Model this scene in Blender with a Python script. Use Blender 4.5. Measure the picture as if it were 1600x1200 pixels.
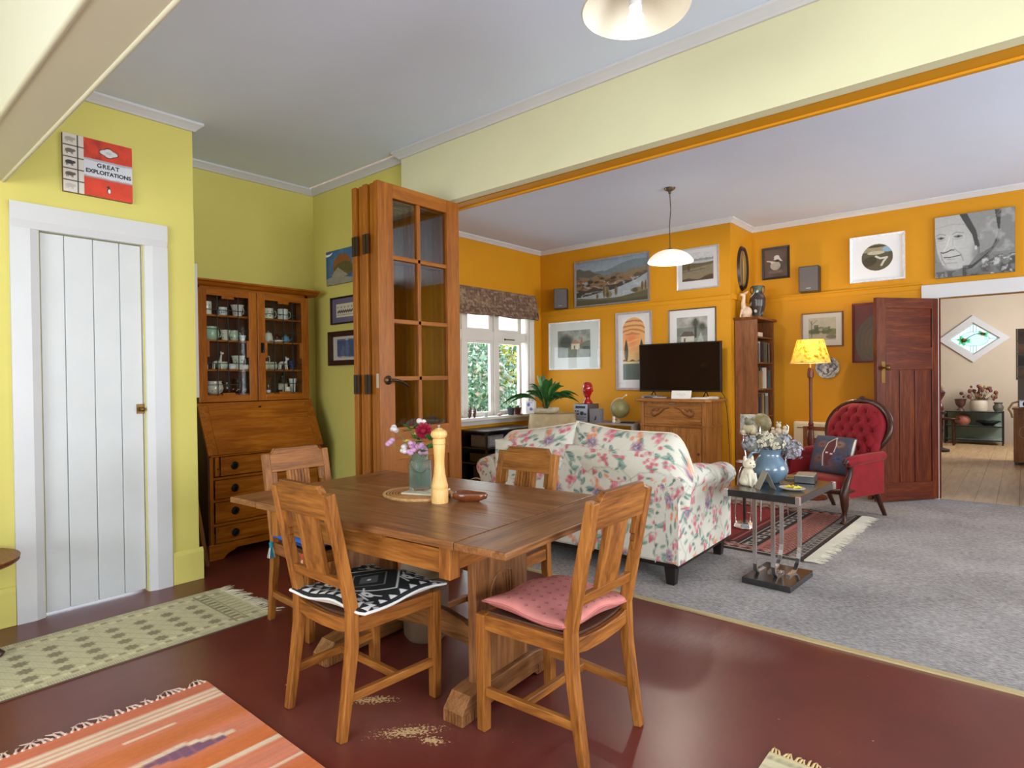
import bpy, math, random
import numpy as np
from mathutils import Vector, Matrix

for o in list(bpy.data.objects):
    bpy.data.objects.remove(o, do_unlink=True)
scene = bpy.context.scene
COL = scene.collection
R = math.radians

# ------------------------------------------------------------------ camera
FPX, YAW, PITCH, ROLL, CAMH = 940.35, 0.705519, -0.01031, 0.0118014, 1.2
cam_data = bpy.data.cameras.new('camera')
cam_data.sensor_width = 36.0
cam_data.sensor_fit = 'HORIZONTAL'
cam_data.lens = FPX / 1600.0 * 36.0
cam_data.clip_start = 0.02
cam_data.clip_end = 200
cam = bpy.data.objects.new('camera', cam_data)
COL.objects.link(cam)
_f = Vector((-math.sin(YAW) * math.cos(PITCH), math.cos(YAW) * math.cos(PITCH), math.sin(PITCH)))
_r = Vector((math.cos(YAW), math.sin(YAW), 0))
_d = _f.cross(_r)
_r2 = _r * math.cos(ROLL) + _d * math.sin(ROLL)
_d2 = _d * math.cos(ROLL) - _r * math.sin(ROLL)
mw = Matrix((_r2, -_d2, -_f)).transposed().to_4x4()
mw.translation = Vector((0, 0, CAMH))
cam.matrix_world = mw
scene.camera = cam

# ------------------------------------------------------------------ world, daylight and fill lights, exposure
world = bpy.data.worlds.new('overcast_sky')
scene.world = world
world.use_nodes = True
wn = world.node_tree
wn.nodes['Background'].inputs['Color'].default_value = (0.80, 0.90, 1.0, 1)
wn.nodes['Background'].inputs['Strength'].default_value = 3.6


def area_light(name, loc, direction, sx, sy, power, col):
    d = bpy.data.lights.new(name, 'AREA')
    d.shape = 'RECTANGLE'
    d.size, d.size_y = sx, sy
    d.energy = power
    d.color = col
    o = bpy.data.objects.new(name, d)
    COL.objects.link(o)
    o.location = loc
    o.rotation_euler = Vector(direction).to_track_quat('-Z', 'Y').to_euler()
    return o


# fill lights at added, unseen windows; only the garden window is in view
area_light('fill_light_back', (-0.9, -3.05, 1.35), (0, 1, 0.8), 3.0, 1.6, 150, (0.88, 0.94, 1.0))  # added fill behind the viewer, tilted up to brighten the ceiling
area_light('fill_light_side', (3.05, 0.3, 1.35), (-1, 0.1, 0.9), 2.2, 1.6, 235, (0.88, 0.94, 1.0))  # added side fill, aimed mostly at the dining ceiling
area_light('fill_light_living_side', (3.05, 4.9, 1.4), (-1, 0.0, 0.4), 2.4, 1.5, 112, (0.88, 0.94, 1.0))  # added fill for the living room, source out of view
area_light('daylight_garden_window', (-5.15, 4.95, 1.4), (1, 0, 0.0), 2.2, 1.2, 34, (0.85, 0.93, 1.0))
area_light('fill_light_hall', (1.2, 11.2, 1.9), (-1, 0, -0.1), 1.4, 1.2, 75, (1.0, 0.95, 0.88))  # unseen fill light, added to brighten the hall

scene.view_settings.view_transform = 'Standard'
scene.view_settings.look = 'None'
scene.view_settings.exposure = 0.04
scene.view_settings.gamma = 1.0
scene.view_settings.use_curve_mapping = False


# ------------------------------------------------------------------ colour + materials
def lin(c):
    out = []
    for v in c[:3]:
        v = v / 255.0
        out.append(v / 12.92 if v <= 0.04045 else ((v + 0.055) / 1.055) ** 2.4)
    return tuple(out)


MATS = {}


def new_mat(name):
    m = bpy.data.materials.new(name)
    m.use_nodes = True
    nt = m.node_tree
    return m, nt, nt.nodes['Principled BSDF']


def noise_node(nt, coord, scale, detail=4, rough=0.55, dist=0.0, mscale=None, rot=None):
    vec = coord
    if mscale or rot:
        mp = nt.nodes.new('ShaderNodeMapping')
        nt.links.new(coord, mp.inputs['Vector'])
        if mscale:
            mp.inputs['Scale'].default_value = mscale
        if rot:
            mp.inputs['Rotation'].default_value = rot
        vec = mp.outputs['Vector']
    n = nt.nodes.new('ShaderNodeTexNoise')
    n.inputs['Scale'].default_value = scale
    n.inputs['Detail'].default_value = detail
    n.inputs['Roughness'].default_value = rough
    n.inputs['Distortion'].default_value = dist
    nt.links.new(vec, n.inputs['Vector'])
    return n.outputs['Fac']


def ramp_node(nt, fac, stops):
    r = nt.nodes.new('ShaderNodeValToRGB')
    el = r.color_ramp.elements
    while len(el) < len(stops):
        el.new(0.5)
    for e, (p, c) in zip(el, stops):
        e.position = p
        e.color = (*c, 1)
    nt.links.new(fac, r.inputs['Fac'])
    return r.outputs['Color']


def bump_node(nt, bs, height, strength, dist=0.01):
    b = nt.nodes.new('ShaderNodeBump')
    b.inputs['Strength'].default_value = strength
    b.inputs['Distance'].default_value = dist
    nt.links.new(height, b.inputs['Height'])
    nt.links.new(b.outputs['Normal'], bs.inputs['Normal'])


def plain(name, c, rough=0.5, metal=0.0, var=0.06, scale=6.0, bump=0.0, spec=0.5, coat=0.0):
    """painted / ceramic / metal surface with a little procedural variation"""
    if name in MATS:
        return MATS[name]
    m, nt, bs = new_mat(name)
    tc = nt.nodes.new('ShaderNodeTexCoord')
    n = noise_node(nt, tc.outputs['Object'], scale, 4)
    l = lin(c)
    lo = tuple(v * (1 - var) for v in l)
    hi = tuple(min(1, v * (1 + var)) for v in l)
    nt.links.new(ramp_node(nt, n, [(0.3, lo), (0.7, hi)]), bs.inputs['Base Color'])
    bs.inputs['Roughness'].default_value = rough
    bs.inputs['Metallic'].default_value = metal
    bs.inputs['Specular IOR Level'].default_value = spec
    bs.inputs['Coat Weight'].default_value = coat
    bs.inputs['Coat Roughness'].default_value = 0.1
    if bump:
        bump_node(nt, bs, noise_node(nt, tc.outputs['Object'], scale * 12, 3), bump)
    MATS[name] = m
    return m


def wood(kind, axis='x'):
    key = 'wood_%s_%s' % (kind, axis)
    if key in MATS:
        return MATS[key]
    c0, c1, c2, rough, coat = WOODS[kind]
    m, nt, bs = new_mat(key)
    tc = nt.nodes.new('ShaderNodeTexCoord')
    s = [16.0, 16.0, 16.0]
    s['xyz'.index(axis)] = 1.3
    g = noise_node(nt, tc.outputs['Object'], 1.6, 6, 0.6, 0.9, tuple(s))
    s2 = [v * 5 for v in s]
    f = noise_node(nt, tc.outputs['Object'], 1.8, 3, 0.5, 0.0, tuple(s2))
    mx = nt.nodes.new('ShaderNodeMath')
    mx.operation = 'MULTIPLY_ADD'
    nt.links.new(f, mx.inputs[0])
    mx.inputs[1].default_value = 0.45
    nt.links.new(g, mx.inputs[2])
    col = ramp_node(nt, mx.outputs[0], [(0.48, lin(c0)), (0.7, lin(c1)), (0.92, lin(c2))])
    nt.links.new(col, bs.inputs['Base Color'])
    bs.inputs['Roughness'].default_value = rough
    bs.inputs['Specular IOR Level'].default_value = 0.32
    bs.inputs['Coat Weight'].default_value = coat * 0.5
    bs.inputs['Coat Roughness'].default_value = 0.25
    bump_node(nt, bs, mx.outputs[0], 0.12, 0.004)
    MATS[key] = m
    return m


WOODS = {
    'oak': ((90, 50, 16), (138, 82, 31), (168, 108, 48), 0.42, 0.12),
    'oak_dark': ((74, 38, 14), (118, 68, 30), (150, 94, 48), 0.40, 0.2),
    'table': ((84, 50, 26), (124, 79, 44), (152, 104, 64), 0.36, 0.25),
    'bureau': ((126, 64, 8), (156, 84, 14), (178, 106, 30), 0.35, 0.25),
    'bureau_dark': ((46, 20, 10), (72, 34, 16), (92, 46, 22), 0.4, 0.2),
    'cedar': ((114, 60, 6), (138, 76, 10), (154, 92, 20), 0.4, 0.2),
    'rimu': ((64, 21, 10), (88, 33, 15), (114, 53, 19), 0.38, 0.25),
    'cabinet': ((112, 66, 26), (150, 96, 44), (172, 116, 60), 0.45, 0.1),
    'bookcase': ((92, 52, 26), (120, 72, 38), (138, 86, 48), 0.45, 0.1),
    'mahogany': ((34, 14, 9), (56, 24, 14), (78, 38, 22), 0.3, 0.35),
    'maple': ((206, 152, 84), (228, 180, 110), (238, 196, 130), 0.4, 0.15),
}


def attr_mat(name, rough=0.7, bump=0.0, bscale=300, spec=0.4, coat=0.0, glow=0.0):
    """surface coloured by its painted colour attribute (weave, print, glaze)"""
    if name in MATS:
        return MATS[name]
    m, nt, bs = new_mat(name)
    a = nt.nodes.new('ShaderNodeVertexColor')
    a.layer_name = 'Col'
    nt.links.new(a.outputs['Color'], bs.inputs['Base Color'])
    bs.inputs['Roughness'].default_value = rough
    bs.inputs['Specular IOR Level'].default_value = spec
    bs.inputs['Coat Weight'].default_value = coat
    if bump:
        tc = nt.nodes.new('ShaderNodeTexCoord')
        bump_node(nt, bs, noise_node(nt, tc.outputs['Object'], bscale, 2), bump, 0.003)
    MATS[name] = m
    return m


def emit_mat(name, c, strength):
    m, nt, bs = new_mat(name)
    bs.inputs['Base Color'].default_value = (*lin(c), 1)
    bs.inputs['Emission Color'].default_value = (*lin(c), 1)
    bs.inputs['Emission Strength'].default_value = strength
    return m


def glass_mat(name, tint=(255, 255, 255), refl=0.12, rough=0.02, cloud=0.0):
    """thin pane: clear with a mirror-like share growing to grazing angles, optionally obscured"""
    if name in MATS:
        return MATS[name]
    m = bpy.data.materials.new(name)
    m.use_nodes = True
    nt = m.node_tree
    nt.nodes.remove(nt.nodes['Principled BSDF'])
    out = nt.nodes['Material Output']
    tr = nt.nodes.new('ShaderNodeBsdfTransparent')
    tr.inputs['Color'].default_value = (*lin(tint), 1)
    gl = nt.nodes.new('ShaderNodeBsdfGlossy')
    gl.inputs['Roughness'].default_value = rough
    lw = nt.nodes.new('ShaderNodeLayerWeight')
    pw = nt.nodes.new('ShaderNodeMath')
    pw.operation = 'POWER'
    pw.inputs[1].default_value = 4.0
    nt.links.new(lw.outputs['Facing'], pw.inputs[0])
    mul = nt.nodes.new('ShaderNodeMath')
    mul.operation = 'MULTIPLY_ADD'
    mul.inputs[1].default_value = 0.5
    mul.inputs[2].default_value = refl
    nt.links.new(pw.outputs[0], mul.inputs[0])
    mix = nt.nodes.new('ShaderNodeMixShader')
    nt.links.new(mul.outputs[0], mix.inputs[0])
    base = tr.outputs[0]
    if cloud:
        tl = nt.nodes.new('ShaderNodeBsdfTranslucent')
        tl.inputs['Color'].default_value = (*lin(tint), 1)
        m2 = nt.nodes.new('ShaderNodeMixShader')
        m2.inputs[0].default_value = cloud
        nt.links.new(tr.outputs[0], m2.inputs[1])
        nt.links.new(tl.outputs[0], m2.inputs[2])
        base = m2.outputs[0]
    nt.links.new(base, mix.inputs[1])
    nt.links.new(gl.outputs[0], mix.inputs[2])
    nt.links.new(mix.outputs[0], out.inputs['Surface'])
    MATS[name] = m
    return m


# ------------------------------------------------------------------ objects and tags
def tag(o, label=None, cat=None, group=None, kind=None):
    if label:
        o['label'] = label
    if cat:
        o['category'] = cat
    if group:
        o['group'] = group
    if kind:
        o['kind'] = kind
    return o


def thing(name, label, cat, loc=(0, 0, 0), rz=0.0, group=None, kind=None):
    o = bpy.data.objects.new(name, None)
    o.empty_display_size = 0.05
    COL.objects.link(o)
    o.location = loc
    o.rotation_euler = (0, 0, rz)
    return tag(o, label, cat, group, kind)


def dup(root, loc, rz, label=None, group=None):
    r = root.copy()
    COL.objects.link(r)
    r.location = loc
    r.rotation_euler = (0, 0, rz)
    if label:
        r['label'] = label
    if group:
        r['group'] = group
    for ch in list(root.children):
        c = ch.copy()
        COL.objects.link(c)
        c.parent = r
        for gch in list(ch.children):
            d = gch.copy()
            COL.objects.link(d)
            d.parent = c
    return r


def finish(name, me, mat, parent=None, loc=None, rz=None, smooth=None, bev=0.0, rot=None):
    if mat is not None:
        me.materials.append(mat)
    if smooth:
        me.shade_smooth()
        me.set_sharp_from_angle(angle=R(smooth))
    o = bpy.data.objects.new(name, me)
    COL.objects.link(o)
    if parent is not None:
        o.parent = parent
    if loc is not None:
        o.location = loc
    if rz is not None:
        o.rotation_euler = (0, 0, rz)
    if rot is not None:
        o.rotation_euler = rot
    if bev:
        b = o.modifiers.new('bevel', 'BEVEL')
        b.width = bev
        b.segments = 2
        b.limit_method = 'ANGLE'
        b.angle_limit = R(40)
    return o


class MB:
    """collects shapes into one mesh"""

    def __init__(s):
        s.v, s.f = [], []

    def add(s, vs, fs):
        n = len(s.v)
        s.v += [tuple(map(float, p)) for p in vs]
        s.f += [tuple(i + n for i in f) for f in fs]
        return s

    def box(s, x0, x1, y0, y1, z0, z1):
        vs = [(x, y, z) for z in (z0, z1) for y in (y0, y1) for x in (x0, x1)]
        return s.add(vs, [(0, 2, 3, 1), (4, 5, 7, 6), (0, 1, 5, 4), (2, 6, 7, 3), (0, 4, 6, 2), (1, 3, 7, 5)])

    def cbox(s, c, d, rz=0.0):
        m = Matrix.Rotation(rz, 3, 'Z')
        vs = []
        for z in (-1, 1):
            for y in (-1, 1):
                for x in (-1, 1):
                    p = m @ Vector((x * d[0] / 2, y * d[1] / 2, z * d[2] / 2))
                    vs.append((c[0] + p.x, c[1] + p.y, c[2] + p.z))
        return s.add(vs, [(0, 2, 3, 1), (4, 5, 7, 6), (0, 1, 5, 4), (2, 6, 7, 3), (0, 4, 6, 2), (1, 3, 7, 5)])

    def prism(s, poly, axis, a, b):
        """poly: 2-D points in the two other axes (xy for z, xz for y, yz for x)"""
        def mk(p, t):
            return {'z': (p[0], p[1], t), 'y': (p[0], t, p[1]), 'x': (t, p[0], p[1])}[axis]
        n = len(poly)
        vs = [mk(p, a) for p in poly] + [mk(p, b) for p in poly]
        fs = [tuple(range(n))[::-1], tuple(range(n, 2 * n))]
        fs += [(i, (i + 1) % n, (i + 1) % n + n, i + n) for i in range(n)]
        return s.add(vs, fs)

    def lathe(s, prof, seg=24, c=(0, 0, 0), closed=False, sx=1, sy=1):
        vs, fs = [], []
        for r, z in prof:
            for k in range(seg):
                a = 2 * math.pi * k / seg
                vs.append((c[0] + sx * r * math.cos(a), c[1] + sy * r * math.sin(a), c[2] + z))
        m = len(prof)
        rng = range(m) if closed else range(m - 1)
        for i in rng:
            j = (i + 1) % m
            for k in range(seg):
                k2 = (k + 1) % seg
                fs.append((i * seg + k, i * seg + k2, j * seg + k2, j * seg + k))
        if not closed:
            if prof[0][0] > 1e-5:
                fs.append(tuple(range(seg))[::-1])
            if prof[-1][0] > 1e-5:
                fs.append(tuple(range((m - 1) * seg, m * seg)))
        return s.add(vs, fs)

    def tube(s, path, rad, seg=8, sq=None):
        """round tube along path (rad number or list); sq=(w,t) gives a rectangular bar"""
        P = [Vector(p) for p in path]
        n = len(P)
        rs = rad if isinstance(rad, (list, tuple)) else [rad] * n
        up = Vector((0, 0, 1))
        t0 = (P[1] - P[0]).normalized()
        ref = up if abs(t0.dot(up)) < 0.95 else Vector((1, 0, 0))
        nx = t0.cross(ref).normalized()
        vs, fs = [], []
        for i in range(n):
            t = (P[min(i + 1, n - 1)] - P[max(i - 1, 0)]).normalized()
            nx = (nx - t * nx.dot(t)).normalized()
            ny = t.cross(nx)
            for k in range(seg):
                if sq:
                    q = [(-1, -1), (1, -1), (1, 1), (-1, 1)][k]
                    f = rs[i]
                    v = P[i] + nx * q[0] * sq[0] / 2 * f + ny * q[1] * sq[1] / 2 * f
                else:
                    a = 2 * math.pi * k / seg
                    v = P[i] + (nx * math.cos(a) + ny * math.sin(a)) * rs[i]
                vs.append(v)
        for i in range(n - 1):
            for k in range(seg):
                k2 = (k + 1) % seg
                fs.append((i * seg + k, i * seg + k2, (i + 1) * seg + k2, (i + 1) * seg + k))
        fs.append(tuple(range(seg))[::-1])
        fs.append(tuple(range((n - 1) * seg, n * seg)))
        return s.add(vs, fs)

    def bar(s, path, w, t, taper=None):
        return s.tube(path, taper or 1.0, 4, (w, t))

    def ball(s, c, r, seg=12, rings=8):
        if not isinstance(r, (list, tuple)):
            r = (r, r, r)
        vs, fs = [(c[0], c[1], c[2] - r[2])], []
        for i in range(1, rings):
            a = -math.pi / 2 + math.pi * i / rings
            for k in range(seg):
                b = 2 * math.pi * k / seg
                vs.append((c[0] + r[0] * math.cos(a) * math.cos(b), c[1] + r[1] * math.cos(a) * math.sin(b),
                           c[2] + r[2] * math.sin(a)))
        vs.append((c[0], c[1], c[2] + r[2]))
        L = len(vs) - 1
        for k in range(seg):
            fs.append((0, 1 + (k + 1) % seg, 1 + k))
            fs.append((L, L - seg + k, L - seg + (k + 1) % seg))
        for i in range(rings - 2):
            for k in range(seg):
                k2 = (k + 1) % seg
                a = 1 + i * seg
                fs.append((a + k, a + k2, a + seg + k2, a + seg + k))
        return s.add(vs, fs)

    def sheet(s, fn, nu, nv, wrap=False):
        vs = [fn(i / (nu - (0 if wrap else 1)), j / (nv - 1)) for j in range(nv) for i in range(nu)]
        fs = []
        for j in range(nv - 1):
            for i in range(nu if wrap else nu - 1):
                i2 = (i + 1) % nu
                fs.append((j * nu + i, j * nu + i2, (j + 1) * nu + i2, (j + 1) * nu + i))
        return s.add(vs, fs)

    def move(s, fn):
        s.v = [tuple(fn(*p)) for p in s.v]
        return s

    def mesh(s, name):
        me = bpy.data.meshes.new(name)
        me.from_pydata(s.v, [], s.f)
        me.update()
        return me

    def build(s, name, mat, parent=None, **k):
        return finish(name, s.mesh(name), mat, parent, **k)


def B(x0, x1, y0, y1, z0, z1):
    return MB().box(x0, x1, y0, y1, z0, z1)


# ------------------------------------------------------------------ painted colour grids
_rng = np.random.RandomState(7)
_NT = _rng.rand(256, 256)


def vnoise(x, y):
    xi, yi = np.floor(x).astype(int), np.floor(y).astype(int)
    fx, fy = x - xi, y - yi
    fx = fx * fx * (3 - 2 * fx)
    fy = fy * fy * (3 - 2 * fy)
    a = _NT[yi % 256, xi % 256]
    b = _NT[yi % 256, (xi + 1) % 256]
    c = _NT[(yi + 1) % 256, xi % 256]
    d = _NT[(yi + 1) % 256, (xi + 1) % 256]
    return (a * (1 - fx) + b * fx) * (1 - fy) + (c * (1 - fx) + d * fx) * fy


def fbm(x, y, o=4):
    t, a, s = 0, 0.5, 0
    for i in range(o):
        t = t + a * vnoise(x * 2 ** i + 17 * i, y * 2 ** i + 31 * i)
        s += a
        a *= 0.55
    return t / s


class Canvas:
    """colour raster in metres (0..w, 0..h, y up) that becomes vertex colours of a real grid"""

    def __init__(s, w, h, nx, bg=(255, 255, 255)):
        s.w, s.h = w, h
        s.nx = nx
        s.ny = max(3, int(round(nx * h / w)))
        s.X, s.Y = np.meshgrid(np.linspace(0, w, s.nx), np.linspace(0, h, s.ny))
        s.px = w / s.nx
        s.c = np.zeros((s.ny, s.nx, 3))
        s.c[:] = lin(bg)

    def win(s, x0, x1, y0, y1):
        """index window covering a metre box, or None when it misses the canvas"""
        kx, ky = (s.nx - 1) / s.w, (s.ny - 1) / s.h
        i0, i1 = max(0, int(x0 * kx) - 2), min(s.nx, int(x1 * kx) + 3)
        j0, j1 = max(0, int(y0 * ky) - 2), min(s.ny, int(y1 * ky) + 3)
        if i0 >= i1 or j0 >= j1 or x1 < 0 or y1 < 0:
            return None
        return (slice(j0, j1), slice(i0, i1))

    def putw(s, q, mask, col, a):
        m = np.clip(mask * a, 0, 1)[..., None]
        s.c[q] = s.c[q] * (1 - m) + np.array(lin(col)) * m
        return s

    def put(s, mask, col, a=1.0):
        m = np.clip(np.asarray(mask, float) * a, 0, 1)[..., None]
        s.c = s.c * (1 - m) + np.array(lin(col)) * m
        return s

    def _soft(s, d):
        return np.clip(0.5 - d / s.px, 0, 1)

    def rect(s, x0, x1, y0, y1, col, a=1.0):
        q = s.win(x0, x1, y0, y1)
        if q is None:
            return s
        X, Y = s.X[q], s.Y[q]
        d = np.maximum(np.maximum(x0 - X, X - x1), np.maximum(y0 - Y, Y - y1))
        return s.putw(q, s._soft(d), col, a)

    def ell(s, x, y, rx, ry, col, rot=0.0, a=1.0, soft=0.0):
        c, n = math.cos(rot), math.sin(rot)
        e = max(rx, ry) * (1 + soft)
        q = s.win(x - e, x + e, y - e, y + e)
        if q is None:
            return s
        X, Y = s.X[q], s.Y[q]
        u = ((X - x) * c + (Y - y) * n) / rx
        v = (-(X - x) * n + (Y - y) * c) / ry
        d = (np.sqrt(u * u + v * v) - 1) * min(rx, ry)
        if soft:
            return s.putw(q, np.clip(0.5 - d / (soft * min(rx, ry)), 0, 1), col, a)
        return s.putw(q, s._soft(d), col, a)

    def leaf(s, x, y, L, W, rot, col, a=1.0):
        c, n = math.cos(rot), math.sin(rot)
        q = s.win(x - L - W, x + L + W, y - L - W, y + L + W)
        if q is None:
            return s
        X, Y = s.X[q], s.Y[q]
        u = ((X - x) * c + (Y - y) * n) / L
        v = (-(X - x) * n + (Y - y) * c)
        ww = W * np.clip(np.sin(np.pi * np.clip(u, 0, 1)), 0, 1) ** 0.8
        m = (u > 0) & (u < 1)
        return s.putw(q, np.where(m, np.clip(0.5 - (np.abs(v) - ww) / s.px, 0, 1), 0), col, a)

    def poly(s, pts, col, a=1.0):
        ins = np.zeros(s.X.shape, bool)
        n = len(pts)
        for i in range(n):
            x1, y1 = pts[i]
            x2, y2 = pts[(i + 1) % n]
            if y1 == y2:
                continue
            cond = ((y1 > s.Y) != (y2 > s.Y)) & (s.X < (x2 - x1) * (s.Y - y1) / (y2 - y1) + x1)
            ins ^= cond
        return s.put(ins, col, a)

    def line(s, pts, wd, col, a=1.0):
        for (x1, y1), (x2, y2) in zip(pts[:-1], pts[1:]):
            dx, dy = x2 - x1, y2 - y1
            L = dx * dx + dy * dy + 1e-12
            q = s.win(min(x1, x2) - wd, max(x1, x2) + wd, min(y1, y2) - wd, max(y1, y2) + wd)
            if q is None:
                continue
            X, Y = s.X[q], s.Y[q]
            t = np.clip(((X - x1) * dx + (Y - y1) * dy) / L, 0, 1)
            d = np.hypot(X - x1 - t * dx, Y - y1 - t * dy) - wd / 2
            s.putw(q, s._soft(d), col, a)
        return s

    def below(s, yfun, col, a=1.0):
        return s.put(s._soft(s.Y - yfun(s.X)), col, a)

    def grain(s, scale, amt, sx=1.0, sy=1.0):
        n = fbm(s.X * scale * sx + 3, s.Y * scale * sy + 9)
        s.c *= (1 + amt * (n - 0.5) * 2)[..., None]
        s.c = np.clip(s.c, 0, 1)
        return s

    def mesh(s, name, pos=None):
        """pos(X,Y)->(x,y,z) arrays; default flat upright in xz, facing -y"""
        if pos is None:
            P = np.stack([s.X - s.w / 2, np.zeros_like(s.X), s.Y], -1)
        else:
            P = np.stack(pos(s.X, s.Y), -1)
        nx, ny = s.nx, s.ny
        me = bpy.data.meshes.new(name)
        me.vertices.add(nx * ny)
        me.vertices.foreach_set('co', P.reshape(-1).astype(np.float32))
        i, j = np.meshgrid(np.arange(nx - 1), np.arange(ny - 1))
        a = (j * nx + i).reshape(-1)
        q = np.stack([a, a + 1, a + 1 + nx, a + nx], -1).astype(np.int32)
        nf = len(q)
        me.loops.add(nf * 4)
        me.loops.foreach_set('vertex_index', q.reshape(-1))
        me.polygons.add(nf)
        me.polygons.foreach_set('loop_start', np.arange(0, nf * 4, 4, dtype=np.int32))
        at = me.color_attributes.new('Col', 'FLOAT_COLOR', 'POINT')
        rgba = np.ones((ny * nx, 4), np.float32)
        rgba[:, :3] = s.c.reshape(-1, 3)
        at.data.foreach_set('color', rgba.reshape(-1))
        me.update()
        me.validate()
        return me

# ================================================================== THE ROOM
def wall_paint(name, c, var=0.035):
    return plain(name, c, rough=0.62, var=var, scale=1.6, bump=0.03, spec=0.3)


YEL = wall_paint('paint_yellow', (209, 197, 106))
ORA = wall_paint('paint_ochre', (204, 140, 16))
CEIL = wall_paint('paint_ceiling', (208, 218, 238), 0.02)
CEIL_LIFTED = wall_paint('paint_ceiling_brightened', (220, 231, 255), 0.02)  # lighter, bluer copy of the ceiling paint, making up for dim light
CREAM = wall_paint('paint_cream', (206, 201, 178), 0.02)
WHITE = plain('paint_white_gloss', (203, 202, 202), rough=0.35, var=0.025, scale=3)
HDR_ = wall_paint('paint_header', (213, 208, 170))
HALLW = wall_paint('paint_hall', (196, 180, 160))


def floor_material():
    m, nt, bs = new_mat('red_painted_floor')
    tc = nt.nodes.new('ShaderNodeTexCoord')
    co = tc.outputs['Object']
    base = ramp_node(nt, noise_node(nt, co, 1.3, 5, 0.6), [(0.3, lin((84, 32, 28))), (0.7, lin((110, 45, 37)))])

    def spot(x, y, rx, ry, rot):
        mp = nt.nodes.new('ShaderNodeMapping')
        mp.vector_type = 'TEXTURE'
        mp.inputs['Location'].default_value = (x, y, 0)
        mp.inputs['Rotation'].default_value = (0, 0, rot)
        mp.inputs['Scale'].default_value = (rx, ry, 1)
        nt.links.new(co, mp.inputs['Vector'])
        gr = nt.nodes.new('ShaderNodeTexGradient')
        gr.gradient_type = 'SPHERICAL'
        nt.links.new(mp.outputs['Vector'], gr.inputs['Vector'])
        return gr.outputs['Fac']

    def math2(op, a, b):
        n = nt.nodes.new('ShaderNodeMath')
        n.operation = op
        for i, v in enumerate((a, b)):
            if isinstance(v, (int, float)):
                n.inputs[i].default_value = v
            else:
                nt.links.new(v, n.inputs[i])
        return n.outputs[0]

    flakes = noise_node(nt, co, 95, 3, 0.7)
    worn = None
    for a in ((-1.60, 1.31, 0.24, 0.07, 0.85), (-1.86, 1.36, 0.2, 0.06, 0.75), (-1.5, 1.33, 0.1, 0.05, 0.5)):
        w = spot(*a)
        worn = w if worn is None else math2('MAXIMUM', worn, w)
    worn = math2('MULTIPLY', worn, 0.42)
    chip = math2('GREATER_THAN', math2('ADD', flakes, worn), 0.80)
    tiny = math2('GREATER_THAN', noise_node(nt, co, 30, 2, 0.5), 0.785)
    chip = math2('MAXIMUM', chip, tiny)
    scuff = math2('MULTIPLY', spot(-1.15, 2.62, 0.42, 0.2, 0.2), noise_node(nt, co, 9, 5, 0.7, 0, (6, 1, 1)))
    dust = None
    for a in ((-1.7, 1.3, 0.5, 0.25, 0.6), (-2.9, 0.9, 0.6, 0.3, 0.2)):
        w = spot(*a)
        dust = w if dust is None else math2('MAXIMUM', dust, w)
    dust = math2('MULTIPLY', dust, noise_node(nt, co, 5, 5, 0.7))

    def mix(fac, a, col):
        mx = nt.nodes.new('ShaderNodeMix')
        mx.data_type = 'RGBA'
        nt.links.new(fac, mx.inputs['Factor'])
        nt.links.new(a, mx.inputs['A'])
        mx.inputs['B'].default_value = (*lin(col), 1)
        return mx.outputs['Result']
    c = mix(math2('MULTIPLY', dust, 0.5), base, (150, 110, 96))
    c = mix(math2('MULTIPLY', scuff, 0.7), c, (176, 150, 140))
    c = mix(chip, c, (205, 168, 120))
    nt.links.new(c, bs.inputs['Base Color'])
    rr = nt.nodes.new('ShaderNodeMapRange')
    nt.links.new(noise_node(nt, co, 2.2, 4), rr.inputs['Value'])
    rr.inputs['To Min'].default_value = 0.26
    rr.inputs['To Max'].default_value = 0.44
    nt.links.new(rr.outputs[0], bs.inputs['Roughness'])
    bs.inputs['Coat Weight'].default_value = 0.15
    bs.inputs['Coat Roughness'].default_value = 0.25
    bump_node(nt, bs, flakes, 0.05, 0.003)
    return m


def carpet_material():
    m, nt, bs = new_mat('grey_carpet')
    tc = nt.nodes.new('ShaderNodeTexCoord')
    co = tc.outputs['Object']
    n1 = noise_node(nt, co, 60, 5, 0.75, 0.0, (0.7, 2.4, 1))
    n2 = noise_node(nt, co, 2.0, 3)
    mx = nt.nodes.new('ShaderNodeMath')
    mx.operation = 'MULTIPLY_ADD'
    nt.links.new(n2, mx.inputs[0])
    mx.inputs[1].default_value = 0.25
    nt.links.new(n1, mx.inputs[2])
    nt.links.new(ramp_node(nt, mx.outputs[0], [(0.42, lin((100, 96, 94))), (0.62, lin((158, 153, 150))), (0.85, lin((204, 200, 198)))]),
                 bs.inputs['Base Color'])
    bs.inputs['Roughness'].default_value = 0.95
    bs.inputs['Specular IOR Level'].default_value = 0.1
    bump_node(nt, bs, n1, 0.5, 0.006)
    return m


def hall_floor_material():
    m, nt, bs = new_mat('pale_timber_floor')
    tc = nt.nodes.new('ShaderNodeTexCoord')
    co = tc.outputs['Object']
    n = noise_node(nt, co, 3, 5, 0.6, 0.4, (7, 0.8, 1))
    nt.links.new(ramp_node(nt, n, [(0.3, lin((176, 140, 100))), (0.7, lin((206, 172, 130)))]), bs.inputs['Base Color'])
    bs.inputs['Roughness'].default_value = 0.4
    return m


def struct(name, mb, mat, label=None, parent=None, **k):
    o = mb.build(name, mat, parent, **k)
    if parent is None:
        tag(o, label, kind='structure')
    return o


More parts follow.
